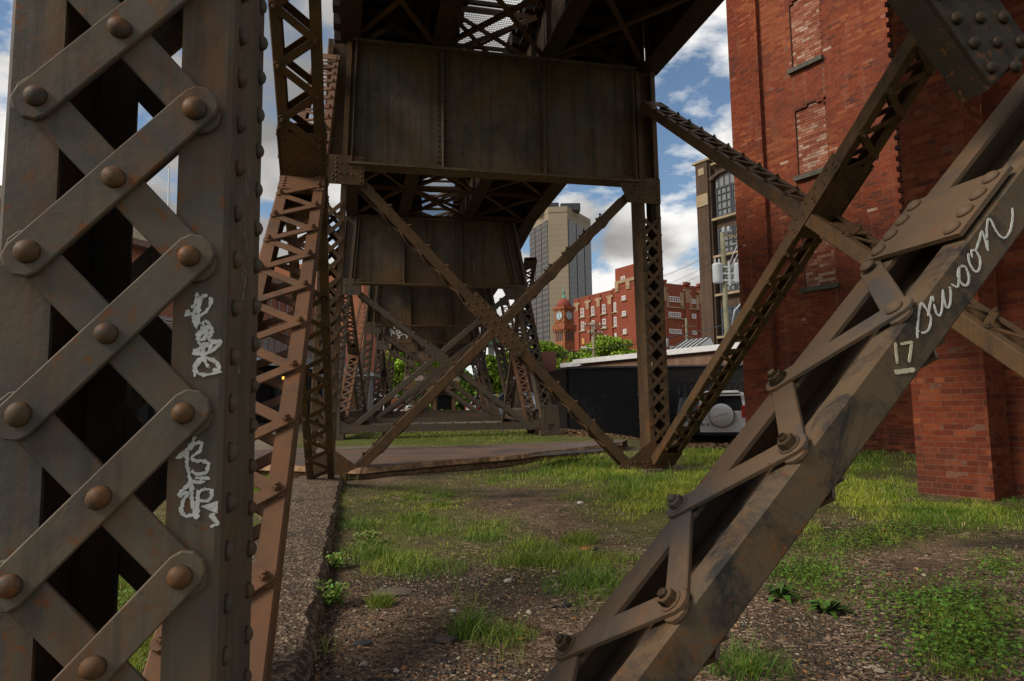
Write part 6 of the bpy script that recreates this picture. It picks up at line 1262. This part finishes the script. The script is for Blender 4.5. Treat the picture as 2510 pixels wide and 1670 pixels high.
tree(910, 68, 860, 90, 'green tree behind the left far bents beside the red house', 4, 1.1, n=6500); tree(985, 74, 842, 120, 'yellow-green tree behind the middle of the far bents', 5, 1.25, n=7500); tree(1068, 84, 872, 80, 'green tree behind the shelter roof', 6, 1.0, n=4000); tree(1205, 62, 868, 70, 'dense green tree behind the far right bents', 7, .85, n=6000); tree(1308, 60, 872, 50, 'dark green tree right of the pale pole', 8, .75, n=4000); tree(1252, 78, 860, 60, 'green tree behind the pale wooden pole', 10, .9, n=3500)
# the far side of the street: one continuous belt of trees, too far to tell apart, and a low dark block
q = np.random.default_rng(77); n = 16000; u_ = q.uniform(560, 1420, n); dd = q.uniform(118, 135, n); zt_ = 8.5 + 2.2 * np.sin(u_ * .021) + 1.5 * np.sin(u_ * .067 + 1); P = np.array([tuple(at_d(a, 1000, d)) for a, d in zip(u_, dd)]); P[:, 2] = q.random(n) ** .8 * zt_
t1 = q.normal(0, 1, (n, 3)); t1 /= np.linalg.norm(t1, axis=1)[:, None]; t2 = np.cross(t1, q.normal(0, 1, (n, 3))); t2 /= np.linalg.norm(t2, axis=1)[:, None]; sz = q.uniform(.35, .75, n)[:, None]
V = np.stack([P - t1 * sz, P + t2 * sz * .6, P + t1 * sz, P - t2 * sz * .6], 1).reshape(-1, 3); col = np.array([.13, .21, .03]) * q.uniform(.5, 1.6, (n, 1)); tag(np_mesh('treeline', V, np.arange(n * 4).reshape(n, 4), M['leaf'], np.repeat(col, 4, 0)), kind='stuff')
c = at_d(1010, 1000, 140); fbk = MB(); fbk.boxa(Vector((c.x, c.y, 3)), RT0 * 42, FW0 * 4, Z3 * 3.4); fbk.build('low_building', plain('dull_far_brick', (.16, .085, .06), .9, .2, .3, .5), label='long dull brick block behind the belt of far trees', cat='building')
# brick shop under the trees right of the pale pole
sb_ = at_d(1300, 1000, 46); so = thing('brick_building', sb_, 'dark red brick shop with a white-barred window behind the bent foot', 'building'); S0_ = Vector((sb_.x, sb_.y, 0)); b = MB(); b.boxa(S0_ + FW0 * 3 + Z3 * 2.4 + RT0 * .2, RT0 * 1.6, FW0 * 3, Z3 * 2.4); b.build('wall', plain('dull_red_wall', (.12, .045, .035), .85), so); window(so, S0_, RT0, -FW0, -.45, .15, .95, 2.0, M['whitewood'], M['pane'], 3, 3, .07, .1, -.05); b = MB(); b.boxa(S0_ - RT0 * 1.0 - FW0 * .05 + Z3 * 2.6, RT0 * .12, FW0 * .05, Z3 * .6); b.build('sign_panel', M['whiteroof'], so)
# ------------------------------------------------------------------ vehicles
def paint(name, c, rough=.28): t = NT(name, rough, .3, .0); t.b.inputs['Coat Weight'].default_value = .4 if c[0] > .1 else 0.0; t.b.inputs['Coat Roughness'].default_value = .08; return t.fin(t.mix(t.ramp(t.noise(2, 4), .4, .7, 0, .2), c, tuple(x * .8 for x in c)))
M['glass'] = NT('car_glass', .12, .18).fin((.022, .026, .03)); M['tyre'] = NT('tyre_rubber', .85, .2).fin((.018, .018, .019)); M['rim'] = NT('alloy_rim', .35, .5, .6).fin((.35, .35, .36)); M['trim'] = NT('black_trim', .5, .3).fin((.02, .02, .021)); M['redlamp'] = NT('red_tail_lamp', .15, .6).fin((.35, .015, .018)); M['whitelamp'] = NT('clear_lamp', .12, .6).fin((.55, .55, .56))
def car(pos, yaw, L, W, H, mat, label, kind='suv', spare=False):
    """local x: right, y: forward; pos is the ground point under the middle"""
    o = thing('parked_car', pos, label, 'car', 'cars parked under and beside the viaduct'); fy = Vector((math.sin(yaw), math.cos(yaw), 0)); rx = Vector((math.cos(yaw), -math.sin(yaw), 0)); P0_ = Vector(pos)
    def T(x, y, z): return P0_ + rx * x + fy * y + Z3 * z
    hb = .52 * H if kind != 'suv' else .63 * H; st = [(-.5, .88, .33, .97, .93), (-.485, .97, .22, 1, .97), (-.30, 1, .20, 1, 1), (.05, 1, .20, 1, 1), (.25, 1, .20, .97, 1), (.42, .97, .22, .86, .96), (.49, .90, .28, .74, .88), (.5, .82, .36, .66, .8)]
    b = MB(); rings = []
    for (y, wb, zb, zt_, wt) in st:
        z0 = zb * .9 * H * .55 + (.18 if kind == 'suv' else 0); z1 = hb * zt_ if kind != 'suv' or y < .2 else hb * zt_; hw = W / 2
        rings.append([T(sx * hw * w_, y * L, z) for sx, w_, z in ((-1, wb * .90, z0), (-1, wb * 1.0, z0 + .14), (-1, wb * 1.0, z1 - .22), (-1, wt * .94, z1), (1, wt * .94, z1), (1, wb * 1.0, z1 - .22), (1, wb * 1.0, z0 + .14), (1, wb * .90, z0))])
    n = 8; base = len(b.v)
    for r_ in rings: b.v.extend(r_)
    for i in range(len(rings) - 1):
        for k in range(n): j = (k + 1) % n; b.f.append((base + i * n + k, base + (i + 1) * n + k, base + (i + 1) * n + j, base + i * n + j)); b.sm.append(True); b.c.append(None)
    b.f.append(tuple(base + k for k in range(n))); b.sm.append(False); b.c.append(None); b.f.append(tuple(base + (len(rings) - 1) * n + k for k in range(n))[::-1]); b.sm.append(False); b.c.append(None); body = b.build('body', mat, o)
    # cabin: pillars and roof in paint, glass between
    yr, yf = (-.478, .20) if kind == 'suv' else (-.36, .20); yr2, yf2 = (-.44, .06) if kind == 'suv' else (-.20, .05); wb_, wr = W * .47, W * .40; g = MB(); zb = hb - .03; zr = H - .02
    q = [T(-wb_, yr * L, zb), T(wb_, yr * L, zb), T(wb_, yf * L, zb), T(-wb_, yf * L, zb), T(-wr, yr2 * L, zr), T(wr, yr2 * L, zr), T(wr, yf2 * L, zr), T(-wr, yf2 * L, zr)]
    g.add(q, [(0, 1, 5, 4), (1, 2, 6, 5), (2, 3, 7, 6), (3, 0, 4, 7)]); g.build('windows', M['glass'], o)
    r_ = MB(); rr = [T(-wr - .015, yr2 * L - .06, zr - .03), T(wr + .015, yr2 * L - .06, zr - .03), T(wr + .015, yf2 * L + .05, zr - .03), T(-wr - .015, yf2 * L + .05, zr - .03)]; r2 = [T(-wr + .12, yr2 * L + .05, zr + .06), T(wr - .12, yr2 * L + .05, zr + .06), T(wr - .12, yf2 * L - .2, zr + .06), T(-wr + .12, yf2 * L - .2, zr + .06)]; r_.add(rr + r2, [(4, 5, 6, 7), (0, 1, 5, 4), (1, 2, 6, 5), (2, 3, 7, 6), (3, 0, 4, 7), (3, 2, 1, 0)], True)
    for i, j in ((0, 4), (1, 5), (2, 6), (3, 7)): r_.beam(q[i], q[j] - Z3 * .02, rx, .10, .08)
    for sx in (-1, 1): ym = (yr + yf) / 2 * L; r_.beam(T(sx * wb_, ym, zb), T(sx * wr, ym, zr), fy, .09, .05)
    r_.build('roof', mat, o)
    for sx in (-1, 1):
        for y in (-.30, .31):
            c = T(sx * W * .44, y * L, .33); b = MB(); b.lathe(c - rx * (sx * .12), rx * sx, [(.30, 0), (.335, .03), (.335, .18), (.29, .215), (.21, .215)], 18); wo = b.build('wheel', M['tyre'], o); b = MB(); b.lathe(c + rx * (sx * .08), rx * sx, [(.21, 0), (.20, .015), (.06, .03)], 14); b.build('rim', M['rim'], wo)
        b = MB(); b.boxa(T(sx * W * .45, -.492 * L, hb * (.98 if kind == 'suv' else .80)), rx * .10, fy * .06, Z3 * (.20 if kind == 'suv' else .08)); b.build('tail_lamp', M['redlamp'], o); b = MB(); b.boxa(T(sx * W * .37, .487 * L, hb * .66), rx * .17, fy * .06, Z3 * .08); b.build('headlight', M['whitelamp'], o); b = MB(); b.boxa(T(sx * (W * .52), .17 * L, hb + .08), rx * .09, fy * .05, Z3 * .07); b.build('mirror', mat, o)
    for e, y in ((-1, -.505), (1, .505)): b = MB(); b.boxa(T(0, y * L, .50), rx * (W * .46), fy * .07, Z3 * .10); b.build('bumper', mat if kind == 'suv' and e < 0 else M['trim'], o); b = MB(); b.boxa(T(0, y * .985 * L, .36), rx * (W * .44), fy * .05, Z3 * .07); b.build('valance', M['trim'], o)
    b = MB(); b.boxa(T(0, .497 * L, hb * .62), rx * .38, fy * .04, Z3 * .09); b.build('grille', M['trim'], o)
    if kind == 'suv':
        for sx in (-1, 1): b = MB(); b.tube([T(sx * wr * .92, yr2 * L + .1, zr + .02), T(sx * wr * .92, yr2 * L + .2, zr + .12), T(sx * wr * .92, yf2 * L - .3, zr + .12), T(sx * wr * .92, yf2 * L - .15, zr + .03)], .022, 6); b.build('roof_rail', M['trim'], o)
    if spare:
        c = T(-.02, -.505 * L, .97); b = MB(); b.lathe(c, -fy, [(.385, 0), (.40, .05), (.395, .17), (.355, .215), (.10, .235)], 28); sc_ = b.build('spare_wheel_cover', mat, o); b = MB(); b.lathe(c + fy * .02, -fy, [(.40, 0), (.425, .04), (.42, .10)], 28); b.build('shading_ring', M['trim'], sc_); b = MB(); b.tube([c - fy * .238 + rx * -.20 - Z3 * .04, c - fy * .240 - rx * .02 + Z3 * .02, c - fy * .238 + rx * .2 + Z3 * .07], .006, 4); b.build('crease', M['trim'], sc_)  # dark ring behind the cover paints its shading
        b = MB(); b.boxa(T(-.56, -.505 * L, .66), rx * .17, fy * .012, Z3 * .09); pl = b.build('number_plate', M['whitewood'], o); b = MB()
        for k in range(7):
            if k != 3: b.boxa(T(-.56 - .12 + k * .04, -.505 * L - .014, .66), rx * .013, fy * .002, Z3 * .035)
        tag(b.build('characters', M['trim'], pl), kind='stuff')
        b = MB(); b.boxa(T(0, -.44 * L - .14, zr - .10), rx * (W * .40), fy * .11, Z3 * .025); b.build('spoiler', mat, o); b = MB(); b.tube([T(.1, -.482 * L, hb + .10), T(-.45, -.474 * L, hb + .22)], .014, 5); b.build('wiper', M['trim'], o)
    return o
gp = at_d(1779, 1084, 25.6); car((gp.x, gp.y, gp.z + .05), YAW + math.atan(524 / 1673) + .03, 4.4, 1.62, 1.78, paint('silver_paint', (.66, .65, .63)), 'silver car with a round spare wheel cover on its tail, by the brick corner', 'suv', True)
gp2 = at_d(1722, 1070, 26.0); car((gp2.x, gp2.y, float(gz(gp2.x, gp2.y))), YAW + math.pi + .25, 4.6, 1.82, 1.62, paint('black_paint', (.02, .021, .024)), 'black car facing us behind the laced brace, left of the silver car', 'suv')
gp3 = at_d(1283, 1022, 38); car((gp3.x, gp3.y, .45), YAW + 1.9, 4.6, 1.8, 1.45, paint('pale_blue_paint', (.40, .45, .50)), 'pale blue car parked behind the foot of the second bent', 'saloon')
gp4 = at_d(1205, 1018, 46); car((gp4.x, gp4.y, .5), YAW + 2.6, 4.4, 1.75, 1.42, paint('white_paint', (.62, .62, .62)), 'white car glimpsed between the far right bents', 'saloon')
gp5 = at_d(938, 1006, 54); car((gp5.x, gp5.y, .62), YAW + 2.2, 4.9, 1.9, 1.95, paint('van_white_paint', (.66, .66, .66)), 'tall white car behind the left far bents', 'suv')
gp6 = at_d(968, 1008, 47); car((gp6.x, gp6.y, .60), YAW + 1.7, 4.3, 1.75, 1.38, paint('bright_white_paint', (.70, .70, .70)), 'low white car with an orange panel leaning on it, under the far bents', 'saloon')
c = at_d(966, 1000, 45); b = MB(); b.add([c + RT0 * -.7, c + RT0 * .1 + Z3 * .75, c + RT0 * .75 - Z3 * .15, c + RT0 * .05 - Z3 * .05, c + RT0 * -.7 + FW0 * .1, c + RT0 * .1 + Z3 * .75 + FW0 * .1, c + RT0 * .75 - Z3 * .15 + FW0 * .1, c + RT0 * .05 - Z3 * .05 + FW0 * .1], [(0, 1, 2, 3), (7, 6, 5, 4), (0, 4, 5, 1), (1, 5, 6, 2), (2, 6, 7, 3), (3, 7, 4, 0)]); b.build('panel', plain('orange_brown_panel', (.42, .17, .07), .7), label='orange-brown bent panel leaning by the low white car', cat='panel')
# ------------------------------------------------------------------ paint marks
_sk = [0]
def stroke(b, pts, w, N, rough=.25, step=.006, gap=0.0, th=.0012, seed=1):
    """hand-painted line: one thin ragged ribbon with thickness, lying on a surface with normal N"""
    q = random.Random(seed); P = [pts[0]]
    for A_, B_ in zip(pts[:-1], pts[1:]):
        n = max(1, int((B_ - A_).length / step))
        for k in range(1, n + 1): P.append(A_.lerp(B_, k / n))
    runs, cur = [], []
    for p in P:
        cur.append(p)
        if len(cur) > 4 and q.random() < gap * .35: runs.append(cur); cur = []
    runs.append(cur)
    for run in runs:
        if len(run) < 2: continue
        base = len(b.v); n = len(run)
        for i, p in enumerate(run):
            d = run[min(i + 1, n - 1)] - run[max(i - 1, 0)]
            d = d.normalized() if d.length > 1e-7 else Vector((1, 0, 0)).cross(N).normalized()
            s = N.cross(d); ww = w / 2 * (.45 if i in (0, n - 1) else 1); _sk[0] += 1; hh = N * (th + (_sk[0] % 900) * 1.1e-6)
            l, r_ = ww * q.uniform(1 - rough, 1 + rough), ww * q.uniform(1 - rough, 1 + rough)
            b.v.extend([p - s * l, p - s * l + hh, p + s * r_ + hh, p + s * r_])
        for i in range(n - 1):
            k = base + 4 * i
            for j in range(3): b.f.append((k + j, k + 4 + j, k + 5 + j, k + 1 + j)); b.sm.append(False); b.c.append(None)
def smooth(pts, n=4):
    P = [pts[0]] + list(pts) + [pts[-1]]; o = []
    for i in range(1, len(P) - 2):
        for k in range(n):
            t = k / n; o.append(tuple(.5 * ((2 * P[i][c]) + (-P[i - 1][c] + P[i + 1][c]) * t + (2 * P[i - 1][c] - 5 * P[i][c] + 4 * P[i + 1][c] - P[i + 2][c]) * t * t + (-P[i - 1][c] + 3 * P[i][c] - 3 * P[i + 1][c] + P[i + 2][c]) * t ** 3) for c in range(2)))
    o.append(pts[-1]); return o
kA, kB, kC = .3508, .5357, .5357
crA = lambda x, y: (1960 + x * kA, 700 + y * kA); crB = lambda x, y: (1670 + x * kB, y * kB); crL0 = lambda x, y: (x * kC, y * kC); crL1 = lambda x, y: (x * kC, 830 + y * kC); crR = lambda x, y: (1500 + x * .2551, 850 + y * .2551)
SWN = 1.2995
b = MB(); word = [[crA(*p) for p in [(822, 370), (820, 320), (826, 250), (836, 160), (852, 126), (872, 150), (908, 205), (915, 255), (895, 312), (862, 330), (828, 318), (814, 290)]],
                  [crA(*p) for p in [(895, 215), (912, 120), (926, 80), (936, 130), (955, 195), (976, 208), (990, 180), (998, 90), (998, 34), (1006, 90), (1020, 145), (1036, 155), (1050, 120), (1054, 50), (1046, 8)]],
                  [crB(*p) for p in [(1232, 1300), (1265, 1310), (1270, 1228)]], [crB(*p) for p in [(1272, 1222), (1264, 1262), (1284, 1302), (1308, 1302), (1314, 1262), (1296, 1222), (1274, 1220)]],
                  [crB(*p) for p in [(1312, 1160), (1316, 1200), (1338, 1240), (1360, 1236), (1366, 1190), (1346, 1150), (1326, 1148), (1330, 1180)]], [crB(*p) for p in [(1346, 1150), (1362, 1100), (1374, 1060), (1388, 1100), (1402, 1150)]],
                  [crB(*p) for p in [(1402, 1150), (1396, 1080), (1400, 1012), (1414, 1008), (1440, 1060), (1472, 1090), (1500, 1064), (1514, 1000), (1514, 952)]]]
for i, w_ in enumerate(word): stroke(b, [at_n(u, v, SWN - .0005) for u, v in smooth(w_)], .0052, -Y3, .25, .003, .02, seed=i)
b.build('swoon_writing', M['white_paint'], sw, label='white handwritten word swoon')
b = MB()
for i, pts in enumerate(([(667, 400), (673, 470), (681, 548)], [(700, 412), (745, 402), (788, 396)], [(780, 392), (774, 460), (762, 538)])): stroke(b, [at_n(*crA(*p), SWN - .0005) for p in pts], .0066, -Y3, .14, .004, 0, seed=20 + i)
stroke(b, [at_n(*crA(*p), SWN - .0005) for p in [(658, 608), (730, 598), (803, 588)]], .0105, -Y3, .12, .005, 0, seed=30); b.build('number_17', M['cream_paint'], sw, label='cream painted number 17, underlined')
CN = 1.3095; b = MB()
scr = [[(905, 1340), (898, 1420), (850, 1440), (878, 1412), (900, 1380), (908, 1350)], [(880, 1430), (900, 1500), (912, 1420), (918, 1370), (945, 1352), (965, 1378), (952, 1418), (915, 1445)], [(890, 1440), (925, 1500), (900, 1540), (960, 1488), (930, 1470), (945, 1540), (905, 1560), (930, 1520), (975, 1500), (960, 1556), (1012, 1562)]]
scr2 = [[(905, 15), (935, 60), (890, 70), (930, 30), (965, 25), (950, 70), (905, 55), (985, 20), (1015, 15), (980, 50), (925, 75), (885, 50)], [(892, 175), (892, 115), (935, 88), (985, 105), (1002, 145), (960, 165), (910, 162), (898, 130), (930, 100), (960, 135), (1015, 155)],
        [(896, 445), (880, 480), (850, 520), (812, 550), (850, 515), (858, 570), (868, 640), (880, 690)], [(870, 510), (895, 480), (922, 480), (915, 510), (880, 545), (900, 560), (935, 560), (955, 575), (945, 610), (900, 620), (880, 600)], [(890, 640), (955, 638), (930, 655), (880, 655), (840, 690), (820, 720), (862, 700), (890, 680)],
        [(880, 660), (880, 740), (900, 826)], [(868, 700), (840, 745), (832, 785), (855, 812), (890, 800), (905, 760), (915, 700), (945, 690), (968, 695), (960, 735), (915, 745)], [(905, 690), (905, 830)], [(985, 800), (962, 808), (985, 828), (992, 850), (962, 858)]]
for i, w_ in enumerate(scr): stroke(b, [at_n(*crL0(*p), CN) for p in smooth(w_)], .0062, -Y3, .6, .003, .10, seed=40 + i)
b.build('spray_scribble', M['white_paint'], leg, label='upper white chunky scribble'); b = MB()
for i, w_ in enumerate(scr2): stroke(b, [at_n(*crL1(*p), CN) for p in smooth(w_)], .0058, -Y3, .6, .003, .10, seed=60 + i)
b.build('spray_scribble', M['white_paint'], leg, label='lower white chunky scribble'); b = MB(); tri = [at_n(*crL1(*p), CN) for p in ((918, 768), (998, 742), (996, 800))]; b.add(tri + [p - Y3 * .0012 for p in tri], [(3, 4, 5), (0, 1, 4, 3), (1, 2, 5, 4), (2, 0, 3, 5)]); b.build('paint_smear', M['white_paint'], leg)
b = MB()
for i, w_ in enumerate(([crL0(1118, 790), crL0(1126, 850), crL0(1112, 890)], [crL0(1128, 780), crL0(1136, 850), crL0(1130, 900)], [crL0(1112, 980), crL0(1116, 1080), crL0(1126, 1110), crL0(1124, 1170)], [crL0(1108, 1280), crL0(1112, 1240), crL0(1122, 1250), crL0(1116, 1310), crL0(1104, 1400)], [crL1(1092, 60), crL1(1090, 150), crL1(1104, 160)])): stroke(b, [at_s(u, v, -.2288) for u, v in smooth(w_)], .006, X3, .5, .006, .3, seed=90 + i)
tag(b.build('chalk_marks', M['faint_paint'], leg), kind='stuff')
legR = [o for o in b1.children if o.name.startswith('leg')][1]; b = MB(); sx_ = 5.0 - .19 - .0006
for i, w_ in enumerate(([(265, 440), (262, 400), (275, 380), (292, 385), (298, 420), (288, 450)], [(245, 458), (304, 450)], [(255, 440), (300, 470)], [(280, 430), (276, 480), (284, 498), (292, 480), (280, 470)], [(268, 498), (268, 592)], [(300, 540), (284, 542), (284, 565), (300, 575), (298, 600), (272, 606)], [(258, 665), (270, 695), (285, 704), (300, 690), (302, 650)], [(282, 655), (284, 672)], [(292, 740), (290, 760)])): stroke(b, [at_s(*crR(*p), sx_) for p in smooth(w_)], .014, -X3, .35, .01, .05, seed=110 + i)
b.build('spray_scribble', M['faint_paint'], legR, label='pale grey scribbles down the inner face'); b = MB()
for i, w_ in enumerate(([(474, 362), (470, 402)], [(490, 352), (500, 360), (492, 376), (484, 388), (490, 402), (500, 398), (496, 380), (484, 362), (490, 352)])): stroke(b, [at_n(*crR(*p), 10.6995) for p in smooth(w_)], .016, -Y3, .2, .01, 0, seed=130 + i)
b.build('number_18', plain('dull_yellow_paint', (.36, .29, .14), .7), legR, label='small dull yellow number 18'); b = MB(); c5 = lambda x, y: (800 + x * .2742, 680 + y * .2742)
frn = F4.n
def on4(u, v): d = ray(u, v); o_ = F4.p(0, 0, -.1245); return EYEP + d * ((o_ - EYEP).dot(frn) / d.dot(frn))
for i, w_ in enumerate(([(585, 530), (572, 460), (590, 490), (620, 500), (580, 500)], [(590, 470), (615, 512)], [(600, 440), (615, 436), (602, 452), (618, 460)], [(640, 470), (625, 485), (645, 495), (630, 512)], [(655, 470), (655, 500), (675, 488), (700, 470), (690, 495), (712, 505)], [(625, 515), (650, 520), (655, 540), (640, 545), (660, 520), (700, 510), (722, 530), (712, 548)], [(705, 470), (735, 464)])): stroke(b, [on4(*c5(*p)) for p in smooth(w_)], .055, -frn, .2, .03, 0, seed=150 + i)
b.build('spray_tag', M['white_paint_far'], b4, label='white angular spray tag')
